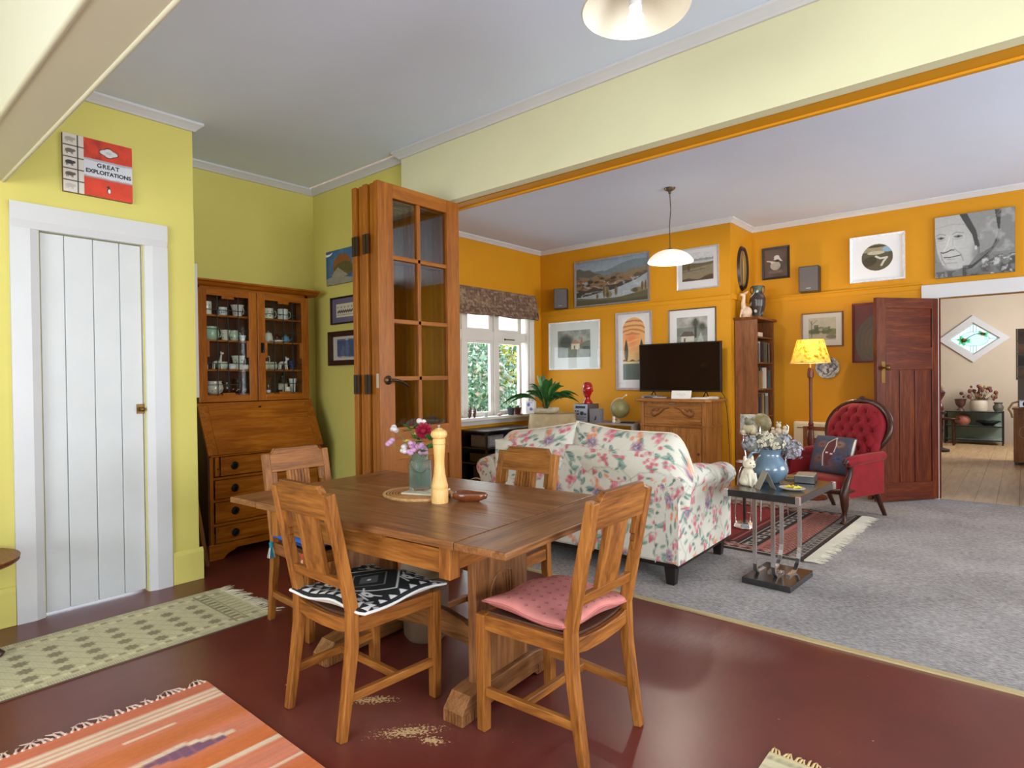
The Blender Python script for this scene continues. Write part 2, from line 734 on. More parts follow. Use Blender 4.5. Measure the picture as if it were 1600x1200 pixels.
ZC, ZL = 2.76, 2.85
struct('floor', B(-4.6, 3.02, -3.1, 2.915, -0.08, 0.0), floor_material(), 'dark red painted floor of the dining room')
struct('floor_carpet', B(-5.0, 3.02, 2.915, 6.985, -0.08, 0.004), carpet_material(), 'grey flecked carpet of the living room')
hf = thing('floor_hall', 'pale board floor of the hall beyond the open door', None, (0, 0, 0), kind='structure')
HFM = hall_floor_material()
for i in range(22):
    x0 = -2.6 + i * 0.16
    B(x0 + 0.001, x0 + 0.159, 6.985, 13.1, -0.08, 0.003 + 0.0006 * (i % 2)).build('board', HFM, hf)

# dining-room walls
w = MB().box(-3.95, -3.83, -3.1, 0.785, 0, ZC).box(-3.95, -3.83, 0.785, 1.26, 1.982, ZC).box(-3.95, -3.83, 1.26, 1.54, 0, ZC)
w.box(-4.58, -3.95, 1.44, 1.54, 0, ZC).box(-4.58, -3.95, 0.6, 0.7, 0, ZC)
struct('wall_left', w, YEL, 'pale yellow wall with the white cupboard door')
struct('wall_recess', B(-4.58, -4.46, 1.44, 2.82, 0, ZC), YEL, 'yellow recess wall behind the bureau')
w = MB().box(-4.46, -3.26, 2.735, 2.82, 0, ZC).box(-3.26, -3.0, 2.68, 2.82, 0, 2.333).box(-3.26, -3.0, 2.748, 2.82, 2.333, ZC)
struct('wall_partition', w, YEL, 'yellow partition wall between bureau and folding doors')
struct('wall_header', B(-3.26, 3.02, 2.68, 2.748, 2.333, 2.9), HDR_, 'pale cream-yellow header above the wide opening')
struct('trim_1', B(-3.0, 3.02, 2.748, 2.78, 2.352, 2.9), plain('track_brown', (120, 100, 84), 0.5), 'brown sliding-door track slot in the header')
w = MB().box(-3.0, 3.02, 2.78, 2.905, 2.34, 2.95).box(-3.0, 3.02, 2.862, 2.885, 2.33, 2.342)
struct('wall_header_living', w, ORA, 'ochre living-room side of the header')
struct('wall_partition_living', B(-4.98, -3.0, 2.82, 2.905, 0, ZL), ORA, 'ochre living-room side of the partition')
struct('wall_near', MB().box(-4.6, -2.4, -3.1, -2.98, 0, ZC).box(0.6, 3.02, -3.1, -2.98, 0, ZC).box(-2.4, 0.6, -3.1, -2.98, 0, 0.6).box(
    -2.4, 0.6, -3.1, -2.98, 2.3, ZC), YEL, 'yellow wall behind the viewer with a wide window added for light')
struct('wall_right', MB().box(2.9, 3.02, -3.1, -0.8, 0, ZC).box(2.9, 3.02, 1.4, 2.75, 0, ZC).box(2.9, 3.02, -0.8, 1.4, 0, 0.6).box(
    2.9, 3.02, -0.8, 1.4, 2.3, ZC), YEL, 'yellow wall to the right of the dining room with a window added for light')
struct('ceiling', B(-4.6, 3.02, -3.1, 2.68, ZC, ZC + 0.06), CEIL_LIFTED, 'pale grey dining-room ceiling')

# dropped beam near the viewer
w = MB().box(-3.83, 2.9, 0.495, 0.645, 2.2, ZC)
struct('wall_beam', w, CREAM, 'cream boxed beam crossing the ceiling near the viewer', bev=0.004)
w = MB()
w.prism([(0.488 + 0.012 * math.cos(a), 2.206 + 0.012 * math.sin(a)) for a in np.linspace(0, 2 * math.pi, 13)[:-1]], 'x', -3.83, 2.9)
w.prism([(0.648 + 0.008 * math.cos(a), 2.2 + 0.008 * math.sin(a)) for a in np.linspace(0, 2 * math.pi, 13)[:-1]], 'x', -3.83, 2.9)
struct('trim_2', w, CREAM, 'rounded edge beads of the cream beam', smooth=40)

# living-room walls
XW, YT, YB, XR = -4.857, 6.306, 6.95, -2.344
WY0, WY1, WZ0, WZ1 = 3.82, 6.05, 0.745, 2.16
w = MB().box(-4.98, XW, 2.9, WY0, 0, ZL).box(-4.98, XW, WY1, 6.4, 0, ZL).box(-4.98, XW, WY0, WY1, 0, WZ0).box(-4.98, XW, WY0, WY1, WZ1, ZL)
struct('wall_window', w, ORA, 'ochre wall around the garden window')
struct('wall_chimney_breast', B(-4.98, XR, YT, YB + 0.12, 0, ZL), ORA, 'ochre projecting wall behind the television')
w = MB().box(XR, -0.62, YB, YB + 0.12, 0, ZL).box(-0.62, 0.13, YB, YB + 0.12, 1.905, ZL).box(0.13, 3.02, YB, YB + 0.12, 0, ZL)
struct('wall_far', w, ORA, 'ochre far wall with the doorway to the hall')
w = MB().box(2.9, 3.02, 2.75, 3.6, 0, ZL).box(2.9, 3.02, 6.2, YB, 0, ZL).box(2.9, 3.02, 3.6, 6.2, 0, 0.6).box(2.9, 3.02, 3.6, 6.2, 2.3, ZL)
struct('wall_living_right', w, ORA, 'ochre wall to the right of the living room with a window added for light')
struct('ceiling_living', B(-5.0, 3.02, 2.79, YB + 0.1, ZL, ZL + 0.06), CEIL, 'pale grey living-room ceiling')

# cornices
def cornice(name, a, b, wall_dir, z, label, m0=0, m1=0, s=0.05):
    """run from a to b (2-D), wall_dir points into the room; m = +1 outer mitre, -1 inner mitre, 0 square end"""
    L = math.hypot(b[0] - a[0], b[1] - a[1])
    tx, ty = (b[0] - a[0]) / L, (b[1] - a[1]) / L
    dx, dy = wall_dir
    prof = [(0, 0), (0, -s), (0.012, -s), (0.02, -0.8 * s), (0.038, -0.45 * s), (0.05, -0.26 * s), (0.05, 0)]
    vs = [(px + dx * o + tx * k * o, py + dy * o + ty * k * o, z + h - 0.0008) for (px, py), k in ((a, -m0), (b, m1)) for (o, h) in prof]
    n = len(prof)
    fs = [tuple(range(n)), tuple(range(n, 2 * n))[::-1]] + [(i, i + n, (i + 1) % n + n, (i + 1) % n) for i in range(n)]
    return struct(name, MB().add(vs, fs), WHITE, label)


cornice('trim_3', (-3.83, -3.0), (-3.83, 1.54), (1, 0), ZC, 'white cornice above the cupboard-door wall', 0, 1)
cornice('trim_4', (-3.83, 1.54), (-4.46, 1.54), (0, 1), ZC, 'white cornice on the recess return', 1, -1)
cornice('trim_5', (-4.46, 1.54), (-4.46, 2.735), (1, 0), ZC, 'white cornice above the bureau', -1, -1)
cornice('trim_6', (-4.46, 2.735), (-3.26, 2.735), (0, -1), ZC, 'white cornice above the three small pictures', -1, 0)
cornice('trim_7', (-3.26, 2.68), (2.9, 2.68), (0, -1), ZC, 'white cornice along the pale header', 1, 0)
cornice('trim_8', (XW, 2.9), (XW, YT), (1, 0), ZL, 'white cornice above the garden window', 0, -1)
cornice('trim_9', (XW, YT), (XR, YT), (0, -1), ZL, 'white cornice above the television wall', -1, 1)
cornice('trim_10', (XR, YT), (XR, YB), (1, 0), ZL, 'white cornice on the chimney-breast return', 1, -1)
cornice('trim_11', (XR, YB), (2.9, YB), (0, -1), ZL, 'white cornice along the far ochre wall', -1, 0)

# picture rails and skirtings
def rail(name, mb, label, mat=None):
    return struct(name, mb, mat or ORA, label, bev=0.003)


def rail_prof(y, s):
    return [(y, 2.062), (y, 2.0), (y + s * 0.008, 2.0), (y + s * 0.008, 2.04), (y + s * 0.022, 2.05), (y + s * 0.022, 2.062)]


rail('trim_12', MB().prism(rail_prof(YT, -1), 'x', XW, XR), 'ochre picture rail on the television wall')
rail('trim_13', MB().prism(rail_prof(YB, -1), 'x', XR, -0.75), 'ochre picture rail on the far wall')
rail('trim_14', B(XR, XR + 0.02, YT, YB, 2.0, 2.062), 'ochre picture rail on the chimney-breast return')
SK = [(0, 0), (0, 0.193), (0.008, 0.193), (0.02, 0.17), (0.02, 0)]
rail('baseboard_left', MB().prism([(-3.83 + a, b) for a, b in SK], 'y', 1.387, 1.56).prism([(-3.83 + a, b) for a, b in SK], 'y', -3.0, 0.663),
     'yellow skirting beside the cupboard door', YEL)
rail('baseboard_recess', B(-4.46, -4.44, 1.55, 2.735, 0, 0.19).box(-4.44, -3.26, 2.715, 2.735, 0, 0.19), 'yellow skirting in the bureau recess', YEL)
rail('baseboard_window', B(XW, XW + 0.02, 2.91, YT, 0, 0.17), 'ochre skirting under the garden window')
rail('baseboard_far', B(XR, -0.75, YB - 0.02, YB, 0, 0.17), 'ochre skirting on the far wall')
rail('baseboard_television', B(XW, XR, YT - 0.02, YT, 0, 0.17), 'ochre skirting on the television wall')
struct('trim_15', B(-3.0, 3.0, 2.898, 2.93, -0.01, 0.008), plain('brass_strip', (206, 188, 140), 0.35, 0.3), 'pale brass strip between red floor and carpet')

# ---- cupboard door, left wall
d1 = thing('door_1', 'white plank cupboard door in the yellow wall', None, (-3.85, 1.02, 0), kind='structure')
PW = plain('door_white', (202, 203, 202), rough=0.4, var=0.04, scale=2.5, bump=0.02)
ys = [0.79, 0.894, 1.023, 1.148, 1.255]
for a, b in zip(ys[:-1], ys[1:]):
    B(-0.03, 0.0, a - 1.02 + 0.0015, b - 1.02 - 0.0015, 0.012, 1.976).build('plank', PW, d1, bev=0.003)
BR = plain('old_brass', (122, 92, 48), rough=0.4, metal=0.85)
h = MB().box(0.0, 0.006, 0.2, 0.24, 1.02, 1.075).ball((0.03, 0.222, 1.046), 0.014).tube([(0, 0.222, 1.046), (0.03, 0.222, 1.046)], 0.007)
h.box(0.018, 0.026, 0.215, 0.262, 1.038, 1.052)
h.build('latch', BR, d1, smooth=40)
arch = thing('trim_16', 'white architrave around the cupboard door', None, (-3.83, 1.02, 0), kind='structure')
AP = [(0, 0), (0.0, 0.13), (0.02, 0.13), (0.022, 0.045), (0.012, 0.012), (0.012, 0)]


def arch_side(y_in, sgn):
    return MB().prism([(a - 0.02, y_in + sgn * b - 1.02) for a, b in [(0, 0), (0.02, 0.125), (0.042, 0.125), (0.044, 0.045), (0.03, 0.008)]], 'z', 0, 1.98)


arch_side(0.789, -1).build('side_casing', WHITE, arch)
arch_side(1.258, 1).build('side_casing', WHITE, arch)
MB().prism([(-0.02, 1.98), (0.02, 2.108), (0.022, 2.108), (0.024, 2.02), (0.01, 1.982)], 'y', -0.355, 0.364).build('head_casing', WHITE, arch)

# ---- hall doorway and its open door
dw = thing('trim_17', 'white architrave of the hall doorway', None, (-0.245, YB, 0), kind='structure')
B(-0.505, 0.505, -0.022, 0, 1.905, 2.035).build('head_casing', WHITE, dw, bev=0.004)
B(-0.505, -0.37, -0.02, 0, 0, 1.905).build('side_casing', WHITE, dw, bev=0.004)
B(0.375, 0.505, -0.02, 0, 0, 1.905).build('side_casing', WHITE, dw, bev=0.004)
B(-0.376, -0.372, 0, 0.12, 0, 1.9).build('jamb', WHITE, dw)
B(0.36, 0.376, 0, 0.12, 0, 1.9).build('jamb', WHITE, dw)

d2 = thing('door_2', 'dark reddish panelled timber door standing open to the hall', None, (-0.60, 6.955, 0.012), R(-127.5), kind='structure')
W2, H2 = 0.71, 1.888
RZ, RX = wood('rimu', 'z'), wood('rimu', 'x')
T = 0.04
B(0, 0.1, -T, 0, 0, H2).build('stile', RZ, d2, bev=0.003)
B(W2 - 0.1, W2, -T, 0, 0, H2).build('stile', RZ, d2, bev=0.003)
for z0, z1 in ((0, 0.17), (1.22, 1.43), (1.79, H2)):
    B(0.1, W2 - 0.1, -T, 0, z0, z1).build('rail', RX, d2, bev=0.003)
B(0.1, W2 - 0.1, -T + 0.01, -0.014, 1.43, 1.79).build('panel', RX, d2)
xs = [0.1, 0.27, 0.44, 0.61]
for i in range(3):
    B(xs[i], xs[i + 1], -T + 0.01, -0.012, 0.17, 1.22).build('panel', RZ, d2)
for x in xs[1:3]:
    B(x - 0.018, x + 0.018, -T + 0.004, -0.004, 0.17, 1.22).build('muntin', RZ, d2, bev=0.003)
hp = B(W2 - 0.085, W2 - 0.045, 0, 0.004, 1.1, 1.3).build('door_plate', BR, d2, bev=0.001)
MB().tube([(W2 - 0.065, 0, 1.24), (W2 - 0.065, 0.04, 1.24)], 0.008).ball((W2 - 0.065, 0.055, 1.24), 0.024).build('knob', BR, hp, smooth=50)

# ---- stack of folding glazed doors at the left end of the opening
CZ, CX, CY = wood('cedar', 'z'), wood('cedar', 'x'), wood('cedar', 'y')
DGL = glass_mat('door_glass', (240, 238, 230), 0.07, 0.03)
LABS = ['glazed timber folding door leaf with lever handle, frontmost of the stack',
        'glazed timber folding door leaf, second in the stack behind the one with the handle',
        'glazed timber folding door leaf in the middle of the folded stack',
        'glazed timber folding door leaf, second from the yellow wall in the stack',
        'glazed timber folding door leaf hinged nearest the yellow wall']
DW = 0.625
HG = plain('hinge_bronze', (70, 56, 48), 0.4, 0.8)
YG = [0.105, 0.287, 0.31, 0.52]
ZR = [0.913, 1.18, 1.205, 1.505, 1.53, 1.866, 1.89, 2.21]


def fold_leaf(i):
    d = thing('door_%d' % (i + 3), LABS[i], None, (-2.71 - 0.051 * i, 2.058 + (0.012 if i % 2 else 0), 0.012), kind='structure')
    T = 0.038
    B(-T, 0, 0, 0.105, 0, 2.288).build('stile', CZ, d, bev=0.002)
    B(-T, 0, DW - 0.105, DW, 0, 2.288).build('stile', CZ, d, bev=0.002)
    for z0, z1 in ((0, 0.2), (0.73, 0.913), (2.21, 2.288)):
        B(-T, 0, 0.105, DW - 0.105, z0, z1).build('rail', CY, d, bev=0.002)
    B(-T + 0.004, -0.004, YG[1], YG[2], 0.913, 2.21).build('muntin', CZ, d, bev=0.003)
    for z in (1.192, 1.517, 1.878):
        B(-T + 0.004, -0.004, 0.105, DW - 0.105, z - 0.0125, z + 0.0125).build('muntin', CY, d, bev=0.003)
    for (ya, yb) in ((YG[0], YG[1]), (YG[2], YG[3])):
        for k in range(4):
            B(-T / 2 - 0.002, -T / 2 + 0.002, ya, yb, ZR[2 * k], ZR[2 * k + 1]).build('pane', DGL, d)
    B(-T + 0.004, -0.004, 0.3, 0.325, 0.2, 0.73).build('muntin', CZ, d)
    B(-T + 0.012, -0.012, 0.105, 0.3, 0.2, 0.73).build('panel', CZ, d)
    B(-T + 0.012, -0.012, 0.325, DW - 0.105, 0.2, 0.73).build('panel', CZ, d)
    return d


leaves = [fold_leaf(i) for i in range(5)]
f0 = leaves[0]
lh = MB().lathe([(0.0, 0), (0.022, 0), (0.026, 0.006), (0.018, 0.012), (0.01, 0.016), (0.009, 0.04)], 16)
lh.move(lambda x, y, z: (z, y + 0.055, x + 1.183))
lh.tube([(0.036, 0.055, 1.183), (0.042, 0.08, 1.182), (0.042, 0.12, 1.172), (0.045, 0.15, 1.155), (0.052, 0.165, 1.142)], [0.009, 0.009, 0.008, 0.006, 0.004])
lh.build('lever_handle', plain('aged_bronze', (74, 58, 44), 0.35, 0.85), f0, smooth=45)
B(-0.03, -0.008, -0.002, 0.0, 1.14, 1.22).build('latch_plate', plain('nickel', (190, 180, 160), 0.3, 0.8), f0)
for i, dz in ((4, 0), (2, 0)):
    for z in (1.0, 1.16, 1.95):
        if z == 1.0:
            continue
        B(-0.034, 0.022, -0.006, -0.001, z - 0.055, z + 0.055).box(-0.008, -0.003, -0.01, 0, z - 0.055, z + 0.055).build('hinge', HG, leaves[i])

# ---- garden window
wd = thing('window_1', 'white framed garden window with obscured top lights', None, (XW, 4.93, 0), kind='structure')
WF = plain('window_white', (222, 218, 210), rough=0.4, var=0.03, scale=3)


def WB(y0, y1, z0, z1, x0=-0.1, x1=-0.045):
    return B(x0, x1, y0 - 4.93, y1 - 4.93, z0, z1)


CG = glass_mat('clear_glass', (255, 255, 255), 0.02, 0.01)
FG = glass_mat('obscured_glass', (206, 200, 194), 0.02, 0.3, 0.85)
lights = [(3.89, 4.273), (4.437, 4.82), (4.984, 5.367), (5.531, 5.914)]
WB(WY0, WY0 + 0.03, WZ0, WZ1, -0.12, 0).build('jamb', WF, wd)
WB(WY1 - 0.03, WY1, WZ0, WZ1, -0.12, 0).build('jamb', WF, wd)
WB(WY0, WY1, WZ1 - 0.03, WZ1, -0.12, 0).build('head', WF, wd)
WB(WY0, WY1, 1.645, 1.765, -0.11, -0.04).build('transom', WF, wd, bev=0.004)
for (a, b), (c, d) in zip(lights[:-1], lights[1:]):
    WB(b + 0.05, c - 0.05, WZ0, WZ1, -0.11, -0.03).build('mullion', WF, wd, bev=0.003)
for a, b in lights:
    for z0, z1, gm in ((0.80, 1.615, CG), (1.79, 2.08, FG)):
        s = MB()
        s.box(-0.095, -0.055, a - 0.05 - 4.93, a - 4.93, z0 - 0.05, z1 + 0.045)
        s.box(-0.095, -0.055, b - 4.93, b + 0.05 - 4.93, z0 - 0.05, z1 + 0.045)
        s.box(-0.095, -0.055, a - 4.93, b - 4.93, z0 - 0.05, z0).box(-0.095, -0.055, a - 4.93, b - 4.93, z1, z1 + 0.045)
        sash = s.build('sash', WF, wd, bev=0.003)
        WB(a, b, z0, z1, -0.077, -0.073).build('pane', gm, sash)
MB().box(-0.045, -0.03, 5.62 - 4.93, 5.8 - 4.93, 1.668, 1.68).ball((-0.035, 5.62 - 4.93, 1.674), 0.012).build('stay_arm', HG, wd)
WB(WY0 - 0.1, WY1 + 0.09, 0.715, 0.748, -0.12, 0.125).build('sill', WF, wd, bev=0.004)
WB(WY0 - 0.08, WY1 + 0.07, 0.655, 0.715, 0.0, 0.02).build('apron', WF, wd, bev=0.003)
WB(WY1, WY1 + 0.085, 0.748, WZ1 + 0.09, 0, 0.022).build('casing', WF, wd, bev=0.004)
WB(WY0 - 0.085, WY0, 0.748, WZ1 + 0.09, 0, 0.022).build('casing', WF, wd, bev=0.004)
WB(WY0, WY1, WZ1, WZ1 + 0.09, 0, 0.022).build('casing', WF, wd, bev=0.004)

# unseen window frames, added with their openings for the fill lights
def rear_window(name, label, pts, axis, at):
    o = thing(name, label, None, (0, 0, 0), kind='structure')
    a0, a1, z0, z1 = pts
    for p in (a0, a0 + (a1 - a0) / 3, a0 + 2 * (a1 - a0) / 3, a1 - 0.06):
        (B(p, p + 0.06, at - 0.04, at + 0.04, z0, z1) if axis == 'x' else B(at - 0.04, at + 0.04, p, p + 0.06, z0, z1)).build('mullion', WF, o)
    for z in (z0, z1 - 0.06):
        (B(a0, a1, at - 0.04, at + 0.04, z, z + 0.06) if axis == 'x' else B(at - 0.04, at + 0.04, a0, a1, z, z + 0.06)).build('rail', WF, o)


rear_window('window_2', 'added white window frame in the wall behind the viewer, unseen', (-2.4, 0.6, 0.6, 2.3), 'x', -3.0)
rear_window('window_3', 'added white window frame to the right of the dining room, unseen', (-0.8, 1.4, 0.6, 2.3), 'y', 2.95)
rear_window('window_4', 'added white window frame to the right of the living room, unseen', (3.6, 6.2, 0.6, 2.3), 'y', 2.95)

# ---- hall
HX0, HX1, HY = -2.6, 0.9, 13.0
CX_, CZ_, HWD, HHT = -0.67, 1.775, 0.36, 0.28
dv = [(CX_ - HWD, CZ_), (CX_, CZ_ - HHT), (CX_ + HWD, CZ_), (CX_, CZ_ + HHT)]
m = MB()
ou = [(HX0, 0), (HX1, 0), (HX1, 2.75), (HX0, 2.75)]
vs = [(x, HY, z) for x, z in ou] + [(x, HY, z) for x, z in dv] + [(x, HY + 0.1, z) for x, z in dv]
m.add(vs, [(0, 1, 5), (0, 5, 4), (1, 6, 5), (1, 2, 6), (2, 7, 6), (2, 3, 7), (3, 4, 7), (3, 0, 4), (4, 5, 9, 8), (5, 6, 10, 9), (6, 7, 11, 10), (7, 4, 8, 11)])
struct('wall_hall_end', m, HALLW, 'beige end wall of the hall')
struct('wall_hall_left', B(HX0 - 0.1, HX0, 7.07, 13, 0, 2.75), HALLW, 'beige left wall of the hall')
w = MB().box(HX1, HX1 + 0.1, 7.07, 10.4, 0, 2.75).box(HX1, HX1 + 0.1, 12.1, 13, 0, 2.75).box(HX1, HX1 + 0.1, 10.4, 12.1, 0, 1.2).box(HX1, HX1 + 0.1, 10.4, 12.1, 2.6, 2.75)
struct('wall_hall_right', w, HALLW, 'beige right wall of the hall')
struct('wall_hall_near', MB().box(HX0, -0.62, 7.07, 7.09, 0, 2.75).box(0.13, HX1, 7.07, 7.09, 0, 2.75).box(-0.62, 0.13, 7.07, 7.09, 1.905, 2.75), HALLW,
       'beige hall side of the doorway wall')
struct('ceiling_hall', B(HX0, HX1, 7.07, 13.1, 2.75, 2.8), CEIL, 'pale hall ceiling')
sw = thing('window_5', 'white diamond window with stained-glass roses at the hall end', None, (CX_, HY, CZ_), kind='structure')
# casing
def ring(w0, h0, w1, h1, y0, y1):
    a = [(-w0, 0), (0, -h0), (w0, 0), (0, h0)]
    b = [(-w1, 0), (0, -h1), (w1, 0), (0, h1)]
    vs = [(x, y0, z) for x, z in a] + [(x, y0, z) for x, z in b] + [(x, y1, z) for x, z in a] + [(x, y1, z) for x, z in b]
    fs = []
    for i in range(4):
        j = (i + 1) % 4
        fs += [(i, j, j + 4, i + 4), (i + 8, i + 12, j + 12, j + 8), (i, i + 8, j + 8, j), (i + 4, j + 4, j + 12, i + 12)]
    return MB().add(vs, fs)


ring(HWD + 0.13, HHT + 0.12, HWD, HHT, -0.03, 0.0).build('casing', WHITE, sw)
ring(HWD, HHT, HWD - 0.035, HHT - 0.03, 0.0, 0.05).build('sash', WHITE, sw)
GC = {n: glass_mat('stained_' + n, c, 0.01, 0.05, 0.3) for n, c in
      (('pale', (206, 224, 218)), ('white', (244, 248, 252)), ('green', (176, 222, 188)), ('red', (232, 160, 140)), ('mauve', (190, 170, 190)))}
iw, ih = HWD - 0.035, HHT - 0.03
MB().prism([(-iw, 0), (0, -ih), (iw, 0), (0, ih)], 'y', 0.030, 0.033).build('pane', GC['pale'], sw)
ell = [(0.015 + 0.2 * math.cos(a), 0.0 + 0.125 * math.sin(a)) for a in np.linspace(0, 2 * math.pi, 33)[:-1]]
MB().prism(ell, 'y', 0.026, 0.028).build('pane', GC['white'], sw)


def leafpoly(x, z, L, W, rot):
    pts = [(L * t, W * math.sin(math.pi * t)) for t in np.linspace(0, 1, 7)] + [(L * t, -W * math.sin(math.pi * t)) for t in np.linspace(1, 0, 7)[1:-1]]
    c, s = math.cos(rot), math.sin(rot)
    return [(x + p * c - q * s, z + p * s + q * c) for p, q in pts]


for (cx, cz, rr, lv) in ((-0.13, -0.02, 0.045, (2.2, 3.0, 3.9, 4.7, 5.9, 0.1)), (0.13, 0.075, 0.036, (3.0, 2.3, 5.6, 0.2))):
    for k, a in enumerate(lv):
        MB().prism(leafpoly(cx, cz, rr * 2.3, rr * 0.6, a), 'y', 0.021, 0.023).build('leaf', GC['green'], sw)
    MB().prism([(cx + rr * math.cos(a), cz + rr * math.sin(a) * 0.85) for a in np.linspace(0, 2 * math.pi, 13)[:-1]], 'y', 0.017, 0.019).build('rose', GC['red'], sw)
LD = plain('lead', (60, 64, 66), 0.5, 0.6)
l = MB()
for x in (-0.04, 0.0, 0.04):
    hz = ih * (1 - abs(x) / iw)
    l.box(x - 0.003, x + 0.003, 0.022, 0.03, 0.12, hz).box(x - 0.003, x + 0.003, 0.022, 0.03, -hz, -0.12)
l.box(-iw, -0.185, 0.022, 0.03, -0.003, 0.003).box(0.21, iw, 0.022, 0.03, -0.003, 0.003)
l.tube([(x, 0.026, z) for x, z in ell + ell[:1]], 0.003, 5)
l.tube([(-0.1 + 0.23 * t, 0.02, 0.0 + 0.09 * math.sin(t * 1.9)) for t in np.linspace(0, 1, 8)], 0.006, 5)
l.build('lead_came', LD, sw)

# ================================================================== DINING FURNITURE
OX, OY, OZ = wood('oak', 'x'), wood('oak', 'y'), wood('oak', 'z')


def back_y(z):
    return -0.165 - max(0.0, z - 0.42) * 0.205


def make_chair():
    t = thing('dining_chair', 'x', 'chair', group='oak dining chairs around the table')
    for s in (-1, 1):
        MB().bar([(s * 0.187, 0.185, 0), (s * 0.187, 0.185, 0.2), (s * 0.187, 0.185, 0.4)], 0.038, 0.038, [0.92, 1, 1]).build('leg', OZ, t, bev=0.004)
        MB().bar([(s * 0.166, -0.212, 0), (s * 0.166, -0.19, 0.14), (s * 0.166, -0.168, 0.3), (s * 0.166, -0.165, 0.42),
                  (s * 0.166, back_y(0.62), 0.62), (s * 0.166, back_y(0.828), 0.828)], 0.034, 0.036, [0.85, 0.95, 1.05, 1.05, 1, 0.95]).build('leg', OZ, t, bev=0.004)
        MB().bar([(s * 0.186, 0.17, 0.372), (s * 0.168, -0.15, 0.372)], 0.022, 0.052).build('side_rail', OY, t, bev=0.003)
        MB().bar([(s * 0.187, 0.17, 0.135), (s * 0.167, -0.178, 0.135)], 0.02, 0.03).build('stretcher', OY, t, bev=0.003)
    B(-0.17, 0.17, 0.176, 0.198, 0.346, 0.398).build('front_rail', OX, t, bev=0.003)
    MB().prism([(-0.15, 0.398), (-0.1, 0.388), (0, 0.383), (0.1, 0.388), (0.15, 0.398), (0.15, 0.35), (0.1, 0.34), (0, 0.335), (-0.1, 0.34), (-0.15, 0.35)], 'y', -0.178, -0.158).build('back_rail', OX, t, bev=0.003)
    B(-0.17, 0.17, 0.01, 0.03, 0.121, 0.149).build('stretcher', OX, t, bev=0.003)
    # dished drop-in seat
    def seat(u, v):
        x = (u - 0.5) * 2
        y = -0.155 + 0.33 * v
        w = 0.155 + 0.022 * v
        return (x * w, y, 0.405 - 0.014 * (1 - x * x))
    sm = MB().sheet(seat, 9, 7)
    n = len(sm.v)
    sm.sheet(lambda u, v: (seat(u, v)[0], seat(u, v)[1], 0.372), 9, 7)
    edge = list(range(9)) + [9 * j + 8 for j in range(1, 7)] + [54 + i for i in range(7, -1, -1)] + [9 * j for j in range(5, 0, -1)]
    sm.f += [(edge[i], edge[(i + 1) % len(edge)], edge[(i + 1) % len(edge)] + n, edge[i] + n) for i in range(len(edge))]
    sm.build('seat', plain('seat_leather', (84, 54, 40), 0.45, var=0.1), t, smooth=50)
    # back
    def sh(mb):
        return mb.move(lambda x, y, z: (x, y + back_y(z), z))
    top = [(-0.15, 0.735), (-0.15, 0.822), (-0.136, 0.828), (-0.118, 0.852), (0.118, 0.852), (0.136, 0.828), (0.15, 0.822), (0.15, 0.735)]
    sh(MB().prism(top, 'y', -0.012, 0.014)).build('top_rail', OX, t, bev=0.003)
    sh(B(-0.15, 0.15, -0.01, 0.012, 0.495, 0.53)).build('lower_rail', OX, t, bev=0.003)
    sp = B(-0.062, 0.062, -0.008, 0.006, 0.53, 0.735)
    for k in range(7):
        x = -0.053 + k * 0.01767
        sp.prism([(x - 0.007, 0.006), (x - 0.005, 0.011), (x + 0.005, 0.011), (x + 0.007, 0.006)], 'z', 0.532, 0.735)
    sh(sp).build('splat', OZ, t)
    for s in (-1, 1):
        pts = [(0.15, 0.735), (0.15, 0.61), (0.14, 0.61), (0.14, 0.64), (0.131, 0.645), (0.131, 0.668), (0.12, 0.673), (0.12, 0.735)]
        sh(MB().prism([(s * a, b) for a, b in pts], 'y', -0.008, 0.01)).build('bracket', OZ, t, bev=0.002)
    return t


CHG = 'oak dining chairs around the table'
ch1 = make_chair()
ch1['label'] = 'oak dining chair with black-and-white cushion, its back nearest the viewer at left of the table'
ch1.location = (-1.89, 1.345, 0)
ch3 = dup(ch1, (-1.225, 1.675, 0), R(90), 'oak dining chair with the pink seat cushion at the right end of the table', CHG)
ch2 = dup(ch1, (-2.68, 1.67, 0), R(-90), 'oak dining chair with blue tasselled cushion at the table end by the bureau', CHG)
ch4 = dup(ch1, (-1.885, 2.085, 0), R(180), 'oak dining chair on the far side of the table, its back against the floral sofa', CHG)

# ---- draw-leaf table
TX, TY, TZ = wood('table', 'x'), wood('table', 'y'), wood('table', 'z')
TT = 0.70
tb = thing('dining_table', 'dark oak draw-leaf dining table on carved trestle feet', 'table', (-1.905, 1.68, 0), R(4))
for i in range(5):
    y0 = -0.445 + i * 0.178
    B(-0.545, 0.545, y0 + 0.0004, y0 + 0.1776, TT - 0.026, TT).build('top_board', TX, tb, bev=0.0015)
for s in (-1, 1):
    B(*(sorted((s * 0.547, s * 0.748))), -0.445, 0.445, TT - 0.025, TT - 0.001).build('draw_leaf', TY, tb, bev=0.004)
    for y in (-0.3, 0.3):
        B(*(sorted((s * 0.12, s * 0.6))), y - 0.02, y + 0.02, TT - 0.048, TT - 0.026).build('leaf_runner', OX, tb, bev=0.002)
B(-0.36, 0.20, -0.425, -0.39, TT - 0.044, TT - 0.026).build('leaf_runner', OX, tb, bev=0.002)
ap = 0.11
